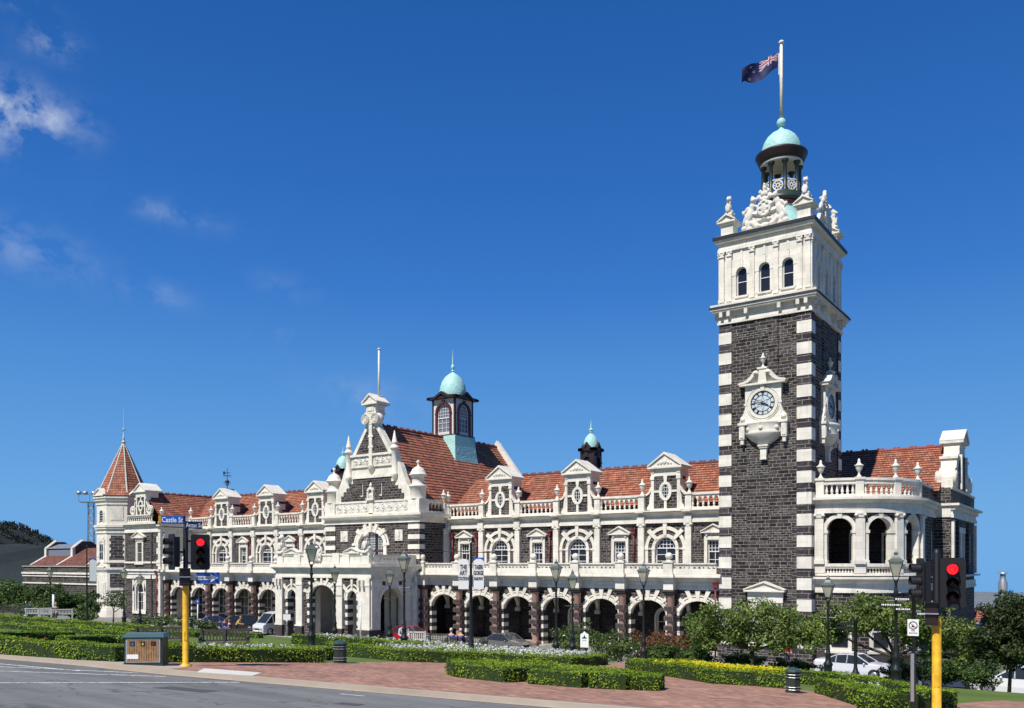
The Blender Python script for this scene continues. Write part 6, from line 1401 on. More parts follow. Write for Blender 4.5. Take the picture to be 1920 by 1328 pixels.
for i, (x, y, r_, h_, l, mt_) in enumerate([(-9.7, -15.5, 1.5, 2.2, 'tall green rose shrub right of the small white notice', LF3), (-7.6, -15.2, 1.5, 2.0, 'green shrub dotted with white roses below the fourth arcade column', LF3), (-5.9, -16.6, 1.2, 1.5, 'low green shrub left of the bronze-leaved bush', LF3), (-4.9, -14.8, 1.3, 2.3, 'bronze-leaved shrub beside the lamp post, left of the cherry tree', LF4), (-3.2, -15.4, 1.4, 2.0, 'rust-brown shrub under the last arcade column', LF4), (-1.7, -20.4, 1.0, 1.1, 'rounded dark green bush left of the cherry trunk', LF5), (.0, -20.0, 1.1, 1.1, 'broad dark bush against the cherry trunk', LF5), (2.2, -19.6, 1.2, .95, 'low dark bush right of the cherry trunk', LF5), (4.3, -18.8, 1.1, .85, 'small low bush between the cherry trunk and the silver saloon', LF5)]):
    tree('shrub', l, 'shrub', x, y, [(0, 0, h_*.5, r_, r_*.8, h_*.42), (r_*.35, .1, h_*.68, r_*.6, r_*.5, h_*.36), (-r_*.4, 0, h_*.62, r_*.5, r_*.5, h_*.3)], 3600, .13, mt_, (.035, .3), 'rose shrubs before the arcade', .5, (WF, .02) if mt_ is LF3 else None, seed=20+i)
for i, (x, y, r_, h_, l) in enumerate([(10.3, -17.4, 1.3, 1.5, 'dark rose bush right behind the yellow pole'), (11.7, -17.4, 1.1, 1.4, 'dark rose bush beside the white car at the right edge'), (8.9, -17.9, .9, 1.2, 'small dark bush left behind the yellow pole')]):
    tree('rose_bush', l, 'shrub', x, y, [(0, 0, h_*.5, r_, r_*.7, h_*.45), (r_*.4, .1, h_*.62, r_*.6, r_*.5, h_*.36)], 3800, .12, LF5, (.03, .3), 'rose bushes at the right', .5, (WF, .008), seed=40+i)
for i, (x, y, r_, h_, l) in enumerate([(-72.5, -20, 4.2, 3.4, 'large rounded evergreen shrub at the far left edge'), (-68.9, -19.5, 3.2, 3.6, 'tall evergreen shrub behind the left garden bench'), (-65.8, -18.5, 2.8, 3.4, 'dense dark shrub behind the far left lamp post'), (-64.6, -16.5, 2.2, 3.0, 'dark shrub below the goods building'), (-60.7, -17.5, 1.2, 1.9, 'pale green small tree left of the corner tower foot')]):
    tree('evergreen_shrub', l, 'shrub', x, y, [(0, 0, h_*.5, r_, r_*.8, h_*.45), (r_*.5, .1, h_*.6, r_*.6, r_*.5, h_*.4), (-r_*.4, 0, h_*.66, r_*.6, r_*.5, h_*.34)], 6500, .24, LF5, (.1, .5), 'evergreens at the left of the garden', .5, seed=50+i)
tree('blossom_tree', 'small open tree with white blossom before the corner tower', 'tree', -52.6, -19.6, [(-.5, 0, 1.9, .9, .8, .6), (.6, .2, 2.2, .9, .8, .6), (0, 0, 2.5, .7, .7, .4), (1.1, 0, 1.7, .7, .6, .45)], 1300, .16, LF3, (.07, 1.0), None, .6, (WF, .16), seed=60)
for i, (x, y, r_, h_, l) in enumerate([(-58.2, -19.0, 1.2, 1.0, 'low rose bush behind the seated man at the left'), (-54.6, -16.0, 1.5, 1.2, 'rose bush at the foot of the corner pavilion window'), (-51.1, -16.0, 1.5, 1.3, 'white rose bush left of the yellow pole'), (-47.9, -16.0, 1.5, 1.2, 'white rose bush right of the yellow pole'), (-46.9, -14.6, 1.2, 1.0, 'small white rose bush beside the blue car'), (-59.6, -23.4, 1.7, 1.5, 'flowering bush behind the white garden bench')]):
    tree('rose_bush', l, 'shrub', x, y, [(0, 0, h_*.5, r_, r_*.7, h_*.45), (r_*.4, .1, h_*.6, r_*.6, r_*.5, h_*.36)], 1700, .16, LF3, (.03, .3), 'rose bushes at the left', .6, (WF, .07), seed=70+i)
# far wooded hill with a ridge of pines
def hill(name, prof, D, mat, depth=260):
    V = []; F = []; n = len(prof); K = 6
    for i, (px, py) in enumerate(prof):
        k = (px-960)/1605; z = (1055-py)/1605*D
        for j in range(K+1):
            t = j/K; d = D-depth*(1-t); zz = 7+(z)*math.sin(t*PI/2)*(1+.03*math.sin(i*1.7+j*2))-(1-t)*12; xr = k*D
            V.append((.8154*xr-.5789*d+16.87, .5789*xr+.8154*d-59.15, zz))
    for i in range(n-1):
        for j in range(K): F.append((i*(K+1)+j, (i+1)*(K+1)+j, (i+1)*(K+1)+j+1, i*(K+1)+j+1))
    me = bpy.data.meshes.new(name); me.from_pydata(V, [], F); me.materials.append(mat); me.update(); return kind(obj(name, me), 'structure'), V, K
HL = noisemat('wooded_hill', (.008, .013, .018), (.022, .032, .034), .02, 1.0, bump=0); HL2 = noisemat('lower_hill_scrub', (.012, .018, .020), (.030, .038, .034), .03, 1.0, bump=0)
prof = [(-420, 985), (-200, 975), (-60, 982), (0, 991), (18, 993), (38, 997), (50, 1001), (60, 1006), (70, 1010), (80, 1018), (95, 1022), (115, 1034), (140, 1045), (200, 1056), (300, 1060)]
_, V, K = hill('hill', prof, 900, HL)
hill('lower_hill', [(-420, 1020), (-100, 1022), (0, 1022), (30, 1019), (60, 1021), (85, 1026), (110, 1040), (160, 1052), (260, 1058)], 620, HL2, 150)
PN = leafmat('pine_needles', (.010, .018, .018), (.028, .042, .032), 0, scale=.05)
P = []; N = []
for _ in range(900):
    i = RNG.integers(0, len(prof)-4); t = RNG.uniform(); j = max(1, K-int(abs(RNG.normal(0, 1.5))))
    a, b = np.array(V[i*(K+1)+j]), np.array(V[(i+1)*(K+1)+j]); b0 = a*(1-t)+b*t; h_ = RNG.uniform(5, 11); r_ = h_*.24; k = 60
    u = RNG.uniform(0, 1, k); an = RNG.uniform(0, 2*PI, k); rr = r_*(1-u)*RNG.uniform(.5, 1, k); P.append(np.stack([b0[0]+rr*np.cos(an), b0[1]+rr*np.sin(an), b0[2]-1.5+u*h_], 1)); N.append(np.stack([np.cos(an), np.sin(an), np.full(k, .4)], 1))
o = obj('pine_forest', leafmesh('pine_forest', np.concatenate(P), np.concatenate(N), 1.5, [PN], .5)); o['kind'] = 'stuff'; tag(o, 'dark pine wood along the ridge of the far hill', 'forest')
# ================================================================== street furniture
def text(body, size, mat, parent, loc, rot, name='lettering', depth=.004, align='CENTER', xs=1.0, bold=0):
    cu = bpy.data.curves.new(name, 'FONT'); cu.body = body; cu.size = size; cu.align_x = align; cu.align_y = 'CENTER'; cu.extrude = depth; cu.resolution_u = 2; cu.offset = bold
    o = bpy.data.objects.new(name, cu); C.objects.link(o); dg = bpy.context.evaluated_depsgraph_get(); me = bpy.data.meshes.new_from_object(o.evaluated_get(dg)); bpy.data.objects.remove(o)
    me.materials.clear(); me.materials.append(mat); n = bpy.data.objects.new(name, me); C.objects.link(n); n.parent = parent; n.location = loc; n.rotation_euler = rot; n.scale = (xs, 1, 1); return n
UP = (PI/2, 0, 0)
RED = emis('lit_red_lens', (1, .012, .02), 3.0)
_n = RED.node_tree; _g = nd(_n, 'ShaderNodeNewGeometry'); _v = nd(_n, 'ShaderNodeTexVoronoi', i_Scale=42.0); _n.links.new(_g.outputs['Position'], _v.inputs['Vector']); _r = nd(_n, 'ShaderNodeMapRange'); _r.inputs['From Max'].default_value = .7; _r.inputs['To Min'].default_value = 5.0; _r.inputs['To Max'].default_value = .5; _n.links.new(_v.outputs['Distance'], _r.inputs['Value']); _n.links.new(_r.outputs[0], _n.nodes['Principled BSDF'].inputs['Emission Strength']); DKR = plain('dark_lens', (.03, .015, .012), .25); SILV = plain('aluminium', (.5, .5, .5), .35, metal=.6); WHT = plain('sign_white', (.78, .78, .76), .5, var=.05); BLU = plain('sign_blue', (.02, .10, .42), .4, var=.06); SBK = plain('sign_black', (.015, .015, .018), .5)
def head(m, cx, cz, w, h, rz_, parent, name, label=None, lit=True, brd=True):
    T = TR(cx, 0, 0, rz_); b = M(T)
    if brd:
        r_ = .06; P = []
        for sx, sz, a0 in ((1, -1, -90), (1, 1, 0), (-1, 1, 90), (-1, -1, 180)):
            for k in range(4): a = R(a0+k*30); P.append((sx*(w/2-r_)+r_*math.cos(a), cz+sz*(h/2-r_)+r_*math.sin(a)))
        b.prism(P, -.03, .0, BLP)
    b.box(-w*.3, w*.3, -.0, .16, cz-h*.42, cz+h*.42, BLP)
    o = obj(name, b, parent)
    for i, nm in enumerate(('red_lamp', 'amber_lamp', 'green_lamp')):
        z = cz+h*.27-i*h*.27; r_ = h*.102; l = M(T); l.tube((0, -.045, z), (0, -.028, z), r_, r_, RED if (i == 0 and lit) else DKR, 20); lo = obj(nm, l, o)
        v = M(T); n = 14
        for k in range(n):
            a0, a1 = R(-35)+(R(250))*k/n, R(-35)+(R(250))*(k+1)/n; q = r_*1.12
            v.quad((q*math.cos(a0), -.03, z+q*math.sin(a0)), (q*math.cos(a0), -.03-r_*1.9, z+q*math.sin(a0)), (q*math.cos(a1), -.03-r_*1.9, z+q*math.sin(a1)), (q*math.cos(a1), -.03, z+q*math.sin(a1)), BLP)
            q2 = q-.008; v.quad((q2*math.cos(a0), -.03, z+q2*math.sin(a0)), (q2*math.cos(a1), -.03, z+q2*math.sin(a1)), (q2*math.cos(a1), -.03-r_*1.9, z+q2*math.sin(a1)), (q2*math.cos(a0), -.03-r_*1.9, z+q2*math.sin(a0)), BLP)
        obj('visor', v, lo)
    return o
def signal(label, x, y, rz, top, yel, r_, h1, h2, ped):
    z0 = g(y); t = thing('traffic_signal', label, 'traffic light', (x, y, z0), rz, 'traffic signals on yellow poles')
    m = M(); m.lathe([(r_*2.0, 0), (r_*2.0, .02), (r_*1.3, .05), (r_, .08), (r_, yel)], 0, 0, YEL, 16); m.box(-r_*.5, r_*.5, -r_*1.06, -r_*.8, .7, .95, YEL); obj('pole', m, t)
    m = M(); m.lathe([(r_*.95, yel), (r_*.8, yel+.05), (r_*.8, top-.1), (r_*.5, top), (0, top)], 0, 0, BLP, 14); m.tube((0, 0, h1[1]+.3), (h1[0], .1, h1[1]+.3), .03, .03, BLP, 6); m.tube((0, 0, h1[1]-.3), (h1[0], .1, h1[1]-.3), .03, .03, BLP, 6); m.tube((0, 0, h2[1]), (h2[0], .1, h2[1]), .03, .03, BLP, 6)
    obj('upper_pole', m, t)
    head(m, *h1, 0, t, 'signal_head', lit=True); head(m, *h2, R(-72), t, 'signal_head', lit=False)
    m = M(); a, b, c_, d = ped; m.box(a, b, -.22, -.05, c_, d, BLP); m.box(a-.01, b+.01, -.3, -.2, d-.03, d, BLP); m.box(a-.01, b+.01, -.28, -.2, (c_+d)/2-.012, (c_+d)/2+.012, SILV); m.box(a+.03, b-.03, -.225, -.215, c_+.04, (c_+d)/2-.03, DKR); m.box(a+.03, b-.03, -.225, -.215, (c_+d)/2+.03, d-.05, DKR); obj('pedestrian_signal', m, t)
    return t
sgl = signal('traffic light on thin yellow pole beside the timber-fronted bin, under the street name signs', -4.0, -45.2, R(56.3), 3.88, 2.2, .082, (.38, 3.12, .5, .98), (-.34, 3.12, .48, .98), (-.16, .12, 2.2, 2.68))
sgr = signal('traffic light on thick yellow pole at the right, in front of the box hedge', 13.7, -39.1, R(9), 3.62, 2.2, .093, (.30, 2.9, .5, 1.06), (-.3, 2.92, .46, 1.0), (-.22, .03, 2.0, 2.5))
# street name plates over the left signal
def plate(label, x, z, w, h, rz_, txt, size, root_loc, root_rz, back=BLU):
    t = thing('street_sign', label, 'sign', (root_loc[0], root_loc[1], g(root_loc[1])), root_rz); m = M(TR(x, 0, 0, rz_)); m.box(-w/2, w/2, -.012, .012, z-h/2, z+h/2, back); p = obj('plate', m, t)
    v = Matrix.Rotation(rz_, 3, 'Z') @ Vector((0, -.015, 0)); text(txt, size, WHT, p, (x+v.x+.02, v.y, z-.01), (PI/2, 0, rz_), bold=.004, xs=.74); return t
a = plate('blue street name plate reading Castle St above the left traffic light', -.36, 4.0, .66, .23, 0, 'Castle St', .2, (-4.0, -45.2), R(56.3))
m = M(); m.box(-.692, -.62, -.0135, .0135, 3.9, 4.1, plain('sign_orange', (.6, .3, .03), .5)); obj('orange_end', m, a); m = M(); m.tube((-.03, 0, 3.6), (-.03, 0, 4.12), .02, .02, BLP, 6); m.box(-.06, .0, -.02, .02, 3.88, 4.12, BLP); obj('bracket', m, a)
a = plate('dark blue street name plate reading Anzac Sq turned away beside the left traffic light', .2, 3.86, .48, .2, R(20), 'Anzac Sq', .17, (-4.0, -45.2), R(56.3), plain('sign_navy', (.012, .03, .14), .4)); m = M(); m.tube((0, 0, 3.86), (.0, 0, 3.97), .03, .03, BLP, 6); obj('bracket', m, a)
t = thing('one_way_sign', 'small blue one way sign with white arrow pointing right, beside the left yellow pole', 'sign', (-4.0, -45.2, g(-45.2)), R(56.3))
m = M(TR(0, 0, 0)); m.box(.28, .88, .02, .035, 2.25, 2.55, BLU); m.box(.27, .89, .035, .045, 2.24, 2.56, WHT); p = obj('plate', m, t)
m = M(); m.prism([(.31, 2.35), (.64, 2.35), (.64, 2.28), (.84, 2.4), (.64, 2.52), (.64, 2.45), (.31, 2.45)], .01, .022, WHT); obj('arrow', m, p); text('ONE WAY', .075, SBK, p, (.48, .008, 2.4), UP, bold=.001)
m = M(); m.tube((0, .05, 2.4), (.5, .06, 2.4), .015, .015, SILV, 6); obj('bracket', m, t)

# Victorian street lamps
LGL, nt, b = newmat('lantern_glass'); b.inputs['Base Color'].default_value = (.80, .76, .62, 1); b.inputs['Roughness'].default_value = .2
_l = nt.nodes.new('ShaderNodeBsdfTranslucent'); _l.inputs[0].default_value = (.85, .78, .60, 1); _n0 = nt.nodes.new('ShaderNodeMixShader'); _n0.inputs[0].default_value = .55; nt.links.new(b.outputs[0], _n0.inputs[1]); nt.links.new(_l.outputs[0], _n0.inputs[2])
_t = nt.nodes.new('ShaderNodeBsdfTransparent'); _m = nt.nodes.new('ShaderNodeMixShader'); _m.inputs[0].default_value = .25; nt.links.new(_n0.outputs[0], _m.inputs[1]); nt.links.new(_t.outputs[0], _m.inputs[2]); nt.links.new(_m.outputs[0], nt.nodes['Material Output'].inputs['Surface'])
def lamp_proto(H):
    t = thing('street_lamp', 'x', 'street lamp'); zl = H-1.05
    m = M(); m.lathe([(.2, 0), (.2, .12), (.16, .16), (.16, .52), (.19, .56), (.19, .62), (.12, .72), (.10, .95), (.13, 1.0), (.09, 1.08), (.075, 1.3), (.055, 1.5), (.05, zl-1.0), (.075, zl-.95), (.05, zl-.85), (.05, zl-.5), (.085, zl-.42), (.05, zl-.34), (.045, zl-.12), (.07, zl-.08), (.04, zl)], 0, 0, BLK, 12); obj('post', m, t)
    m = M(); m.tube((-.33, 0, zl-.72), (.33, 0, zl-.72), .022, .022, BLK, 6); m.ell((-.34, 0, zl-.72), (.035, .035, .035), BLK, nu=8, nv=6); m.ell((.34, 0, zl-.72), (.035, .035, .035), BLK, nu=8, nv=6); obj('ladder_bar', m, t)
    m = M(); a, c_ = .09, .215; zb, zt = zl+.12, zl+.62
    for k in range(4):
        s1 = [(-1, -1), (1, -1), (1, 1), (-1, 1)]; p, q = s1[k], s1[(k+1) % 4]
        m.tube((p[0]*a, p[1]*a, zb), (p[0]*c_, p[1]*c_, zt), .014, .014, BLK, 5); m.tube((p[0]*a, p[1]*a, zb), (q[0]*a, q[1]*a, zb), .014, .014, BLK, 5); m.tube((p[0]*.03, p[1]*.03, zl-.1), (p[0]*(a+.02), p[1]*(a+.02), zb), .014, .014, BLK, 5)
    L = obj('lantern', m, t)
    m = M()
    for k in range(4): p, q = s1[k], s1[(k+1) % 4]; m.quad((p[0]*a, p[1]*a, zb), (q[0]*a, q[1]*a, zb), (q[0]*c_, q[1]*c_, zt), (p[0]*c_, p[1]*c_, zt), LGL)
    obj('lantern_glass', m, L)
    m = M(); m.lathe([(.37, zt), (.36, zt+.03), (.22, zt+.10), (.15, zt+.17), (.13, zt+.2), (.10, zt+.21), (.09, zt+.27), (.11, zt+.28), (.05, zt+.33), (.02, zt+.38), (.025, zt+.41), (0, zt+.45)], 0, 0, plain('lamp_hood_paint', (.09, .11, .10), .35), 4, a0=PI/4, a1=2*PI+PI/4)
    obj('lamp_hood', m, L); return t
LA = lamp_proto(4.7); LB = lamp_proto(4.3)
lamps = [(LA, -11.32, -34.26, 56, 'tall black lamp post in front of the portico, behind the shaded hedge'), (LB, -19.04, -25.74, 50, 'smaller lamp post against the right half of the portico front'), (LB, -15.73, -24.79, 40, 'slim lamp post in front of the portico side arch'), (LA, -10.16, -29.7, 20, 'tall lamp post at the near end of the benches, beside the portico corner'),
         (LA, -5.11, -24.54, 12, 'tall lamp post rising from the end of the white flower bed'), (LB, -4.52, -24.0, 30, 'shorter lamp post just right of the one in the white flower bed'), (LA, -.9, -23.71, 10, 'lamp post in the corner of the yellow flower bed'), (LB, 7.02, -22.65, 5, 'lamp post beside the parked silver saloon and the cherry tree'),
         (LA, 10.68, -27.92, 12, 'tall lamp post left of the finger signpost at the right'), (LA, -59.35, -21.52, 30, 'lamp post far left before the goods building'), (LA, -48.54, -21.0, 30, 'lamp post behind the blossom tree, before the corner tower'), (LB, -46.94, -20.6, 30, 'lamp post before the arched window of the corner pavilion')]
used = set()
for P_, x, y, a, l in lamps:
    if P_ not in used: used.add(P_); o = P_; o.location = (x, y, g(y)); o.rotation_euler = (0, 0, R(a)); o['label'] = l; o['group'] = 'Victorian street lamps'
    else: dup(P_, (x, y, g(y)), R(a), label=l, group='Victorian street lamps')
# banner poles
def banner_pole(x, y, rz, H, arms, label, banners, bz, half):
    t = thing('banner_pole', label, 'pole', (x, y, g(y)), rz); m = M(); m.lathe([(.16, 0), (.16, .5), (.12, .6), (.09, 1.0), (.07, 1.5), (.045, H), (.07, H+.05), (0, H+.12)], 0, 0, BLK, 10); obj('pole', m, t)
    m = M()
    for a, b, z in arms: m.tube((a, 0, z), (b, 0, z), .018, .018, BLK, 6); m.ell((b, 0, z), (.03, .03, .03), BLK, nu=8, nv=6)
    obj('crossbar', m, t)
    for cx_, lab, lines, col in banners:
        b = thing('banner', lab, 'banner', (x, y, g(y)), rz, 'banners on poles'); m = M(); w, h = half
        P = [(cx_-w, bz-h), (cx_+w, bz-h), (cx_+w, bz+h*.88), (cx_+w*.75, bz+h*.93)]+[(cx_+w*.75*math.cos(a_), bz+h*.93+w*.3*math.sin(a_)) for a_ in [PI*k/8 for k in range(1, 8)]]+[(cx_-w*.75, bz+h*.93), (cx_-w, bz+h*.88)]
        m.prism(P, -.012, .012, WHT); c_ = obj('cloth', m, b)
        if col: m = M(); m.prism([(cx_-w*1.05, bz+h*.86), (cx_+w*1.05, bz+h*.86), (cx_+w*1.05, bz+h*1.12), (cx_-w*1.05, bz+h*1.12)], .0125, .02, col); m.box(cx_-w*1.06, cx_-w*.99, -.014, .014, bz-h, bz+h*1.1, col); obj('border', m, b)
        for s_, z_, sz_, xs in lines: text(s_, sz_, SBK, c_, (cx_, -.016, z_), UP, xs=xs, bold=.009)
bp_ = (-5.13, -31.11); B0 = 7-g(-31.11)
zb_ = lambda y_: 7-(y_-1055)/45.1-g(-31.11)
banner_pole(-5.13, -31.11, R(38), zb_(1022), [(-.0, -1.15, zb_(1034)), (0, 1.05, zb_(1036)), (0, -.45, zb_(1107)), (0, .45, zb_(1107))], 'black banner pole with crossbars in the middle of the garden',
            [(-.31, 'white banner reading the art station, left of the pole', [('THE', zb_(1064), .27, .6), ('ART', zb_(1075), .27, .6), ('STATION', zb_(1085.5), .2, .5)], None), (.32, 'white banner reading Taieri Gorge Railway with dark border, right of the pole', [('TAIERI', zb_(1064), .25, .5), ('GORGE', zb_(1075), .25, .48), ('RAILWAY', zb_(1085.5), .18, .48)], BLU)], zb_(1077), (.215, .62))
for cx_ in (-.31, .32):
    pass
zc_ = lambda y_: 7-(y_-1055)/22.5-g(-21.5)
banner_pole(-53.29, -21.5, R(62), zc_(1025), [(0, 1.1, zc_(1045)), (0, .7, zc_(1100))], 'slim black banner pole at the left, in front of the corner tower', [(.45, 'narrow white banner with small emblem hanging at the left pole', [], BLU)], zc_(1070), (.26, .9))
# notice, sign posts, bollard
def sign_post(name, label, cat, x, y, rz, H, r_=.04): 
    t = thing(name, label, cat, (x, y, g(y)), rz); m = M(); m.lathe([(r_*2.4, 0), (r_*2.4, .35), (r_*1.5, .45), (r_, .6), (r_, H-.15), (r_*1.5, H-.12), (r_*1.2, H-.05), (r_*1.4, H), (0, H+.06)], 0, 0, BLK, 10); obj('post', m, t); return t
t = sign_post('notice_board', 'small white notice with a building emblem among the rose shrubs', 'sign', -3.6, -24.4, R(15), 1.42, .06); m = M(); m.prism([(-.2, .58), (.2, .58), (.2, 1.2), (.1, 1.24), (0, 1.34), (-.1, 1.24), (-.2, 1.2)], -.09, -.06, WHT); p = obj('board', m, t); m = M(); m.prism([(-.11, 1.0), (.11, 1.0), (.11, 1.04), (.03, 1.07), (.02, 1.14), (0, 1.16), (-.02, 1.14), (-.03, 1.07), (-.11, 1.04)], -.1, -.088, SBK); m.box(-.1, .1, -.1, -.088, .9, .91, SBK); obj('emblem', m, p)
t = sign_post('finger_post', 'black finger signpost with several white-lettered arms at the right', 'signpost', 11.25, -28.0, R(10), 3.35, .06)
for i, (a, b, z) in enumerate(((-.62, -.05, 3.0), (-1.05, -.3, 2.8), (-.6, -.05, 2.66), (.05, .75, 2.93), (.05, .75, 2.52), (.05, .5, 3.12))):
    m = M(); m.box(a, b, -.02, .01, z-.05, z+.05, BLK if i != 5 else WHT); 
    if b < -.2: m.box(b, 0, -.012, .006, z-.012, z+.012, BLK)
    o = obj('finger', m, t); m = M(); k = a+.06
    rg = random.Random(i)
    while k < b-.08: w = rg.uniform(.03, .07); m.box(k, k+w*.7, -.024, -.02, z-.026, z+.026, WHT); k += w*1.05
    obj('lettering', m, o)
t = sign_post('finger_post', 'short black finger post with two arms before the silver saloon', 'signpost', 9.27, -27.5, R(8), 2.3, .06)
for z in (2.1, 1.95): m = M(); m.box(-.62, -.04, -.02, .01, z-.045, z+.045, BLK); obj('finger', m, t)
t = thing('prohibition_sign', 'white notice with a red circle on the finger signpost', 'sign', (11.25, -28.0, g(-28)), R(10)); m = M(); m.box(-.19, .15, -.09, -.07, 1.78, 2.33, WHT); p = obj('plate', m, t)
m = M(); m.ring(-.02, 2.13, .11, .135, 0, 2*PI-.001, -.098, -.088, SBK, 24); wedge(m, -.02, 2.13, R(-40), -.115, .115, .008, .008, -.1, -.089, plain('sign_red', (.6, .03, .03), .4)); m.prism([(-.08, 2.07), (.04, 2.07), (.0, 2.12), (-.02, 2.18), (-.05, 2.12)], -.097, -.088, SBK); obj('symbol', m, p); text('NO', .07, SBK, p, (-.02, -.092, 1.95), UP, bold=.001); text('SKATING', .06, SBK, p, (-.02, -.092, 1.87), UP, bold=.001)
t = thing('bollard', 'slim grey metal post just left of the thick yellow pole', 'post', (13.15, -38.6, g(-38.6)), R(9)); m = M(); m.box(-.06, .05, -.04, .04, 0, 1.38, BLP); obj('post', m, t); m = M(); m.box(-.05, .02, -.045, -.039, .3, 1.36, GLV); obj('reflective_strip', m, t)
t = thing('parking_sign', 'small blue sign on a white pole beside the blue car', 'sign', (-55.9, -9.2, g(-9.2)), R(50)); m = M(); m.tube((0, 0, 0), (0, 0, 3.1), .05, .05, WHT, 8); obj('post', m, t); m = M(); m.box(-.16, .16, -.07, -.04, 2.75, 3.2, BLU); m.box(-.05, .05, -.075, -.069, 2.9, 3.05, WHT); obj('plate', m, t)
t = thing('small_sign', 'small white sign on a pole in front of the portico left arch', 'sign', (-43.6, -8.6, g(-8.6)), R(45)); m = M(); m.tube((0, 0, 0), (0, 0, 2.2), .03, .03, SILV, 8); obj('post', m, t); m = M(); m.box(-.32, .32, -.05, -.03, 1.7, 2.2, WHT); obj('plate', m, t)
t = thing('white_pole', 'tall plain white pole at the front right corner of the portico', 'pole', (-34.6, -8.4, g(-8.4)), R(30)); m = M(); m.tube((0, 0, 0), (0, 0, 3.7), .07, .06, WHT, 8); m.box(-.1, .1, -.08, -.04, 3.2, 3.7, WHT); obj('post', m, t)
t = thing('white_pole', 'short white pole standing behind the seated man at the left', 'pole', (-56.9, -22.0, g(-22.0)), 0); m = M(); m.tube((-.9, 0, 0), (-.9, 0, 2.2), .09, .08, WHT, 10); m.lathe([(.1, 2.2), (.13, 2.25), (.1, 2.35)], -.9, 0, BLK, 10); obj('post', m, t)

# bins
def black_bin(x, y, s, rz, label):
    t = thing('litter_bin', label, 'bin', (x, y, g(y)), rz, 'black litter bins'); m = M(); n = 8; k = s
    m.lathe([(.33*k, 0), (.33*k, .07*k), (.30*k, .08*k), (.30*k, .16*k), (.325*k, .17*k), (.325*k, .22*k), (.30*k, .24*k), (.31*k, .74*k), (.34*k, .76*k), (.34*k, .8*k), (.31*k, .82*k), (.31*k, .88*k)], 0, 0, GRN, 8, a0=PI/8, a1=2*PI+PI/8); obj('body', m, t)
    m = M(); m.lathe([(.36*k, .88*k), (.37*k, .93*k), (.3*k, 1.0*k), (.12*k, 1.06*k), (.05*k, 1.09*k), (0, 1.1*k)], 0, 0, plain('bin_lid_paint', (.035, .065, .055), .3), 8, a0=PI/8, a1=2*PI+PI/8); obj('lid', m, t)
    m = M()
    for z in (.14, .25, .78, .66): m.lathe([(.342*k, z*k), (.35*k, (z+.01)*k), (.342*k, (z+.02)*k)], 0, 0, SILV, 8, a0=PI/8, a1=2*PI+PI/8)
    obj('band', m, t)
black_bin(-4.0, -39.5, .70, R(50), 'black litter bin at the end of the shaded hedge by the lawn'); black_bin(9.35, -34.85, .66, R(10), 'black litter bin between the two right hedges'); black_bin(-19.4, -11.5, 1.0, 0, 'dark rounded bin between bench and silver car'); black_bin(-52.6, -26.6, .95, 0, 'dark tub between the benches at the far left'); black_bin(-41.8, -19.6, .95, 0, 'black bin beyond the hedge under the corner pavilion window')
RB = thing('recycling_bin', 'long dark green triple recycling bin with timber slatted front', 'bin', (-4.75, -45.9, g(-45.9)), R(40))
m = M(); m.box(-.5, .5, -.25, .25, .04, .78, GRN); m.box(-.52, .52, -.27, .27, 0, .06, GRN); obj('body', m, RB)
m = M(); m.add([(-.56, -.31, .76), (.56, -.31, .76), (.56, .31, .76), (-.56, .31, .76), (-.5, -.2, .86), (.5, -.2, .86), (.5, .2, .86), (-.5, .2, .86)], [(0, 1, 5, 4), (1, 2, 6, 5), (2, 3, 7, 6), (3, 0, 4, 7), (4, 5, 6, 7), (3, 2, 1, 0)], plain('bin_top_paint', (.05, .10, .11), .25)); obj('lid', m, RB)
TIM = plain('timber_slats', (.31, .18, .085), .6, var=.35, scale=9); m = M()
for i in range(13): x = -.38+.063*i; m.box(x-.026, x+.026, -.272, -.25, .12, .68, TIM)
m.box(-.44, .44, -.262, -.25, .66, .72, SILV); m.box(-.44, .44, -.262, -.25, .08, .13, SILV); m.box(-.45, -.41, -.27, -.25, .08, .72, SILV); m.box(.41, .45, -.27, -.25, .08, .72, SILV); obj('slatted_front', m, RB)
for x, c_ in ((-.27, (.05, .2, .5)), (0, (.5, .5, .05)), (.27, (.12, .03, .03))): m = M(); m.box(x-.06, x+.06, -.28, -.272, .53, .65, SBK); m.prism([(x-.035, .555), (x+.035, .555), (x, .63)], -.284, -.279, plain('icon_paint', c_, .4)); obj('icon_plate', m, RB)
m = M(); m.box(-.42, -.12, -.28, -.272, .18, .3, WHT); obj('notice', m, RB)

# benches
WD = plain('bench_timber', (.07, .06, .05), .7, var=.3, scale=6); WD2 = plain('pale_bench_timber', (.52, .50, .46), .7, var=.2, scale=6)
def bench(x, y, rz, label, w=1.5, mat=WD, s=1.0):
    t = thing('park_bench', label, 'bench', (x, y, g(y)), rz, 'garden benches'); h = w/2
    m = M(); 
    for k in range(4): m.box(-h, h, -.25+k*.12, -.16+k*.12, .40, .43, mat)
    obj('seat', m, t); m = M(); m.box(-h, h, .23, .27, .80, .88, mat); m.box(-h, h, .21, .25, .46, .52, mat); k = -h+.06
    while k < h-.03: m.box(k, k+.05, .22, .25, .52, .80, mat); k += .105
    obj('backrest', m, t)
    for s_ in (-1, 1):
        m = M(); m.box(s_*h-.04, s_*h+.04, .18, .27, 0, .9, mat); obj('leg', m, t); m = M(); m.box(s_*h-.04, s_*h+.04, -.27, -.19, 0, .62, mat); obj('leg', m, t); m = M(); m.box(s_*h-.04, s_*h+.04, -.3, .2, .6, .66, mat); obj('armrest', m, t)
    m = M(); m.box(-.04, .04, .18, .27, .0, .88, mat); obj('leg', m, t)
    return t
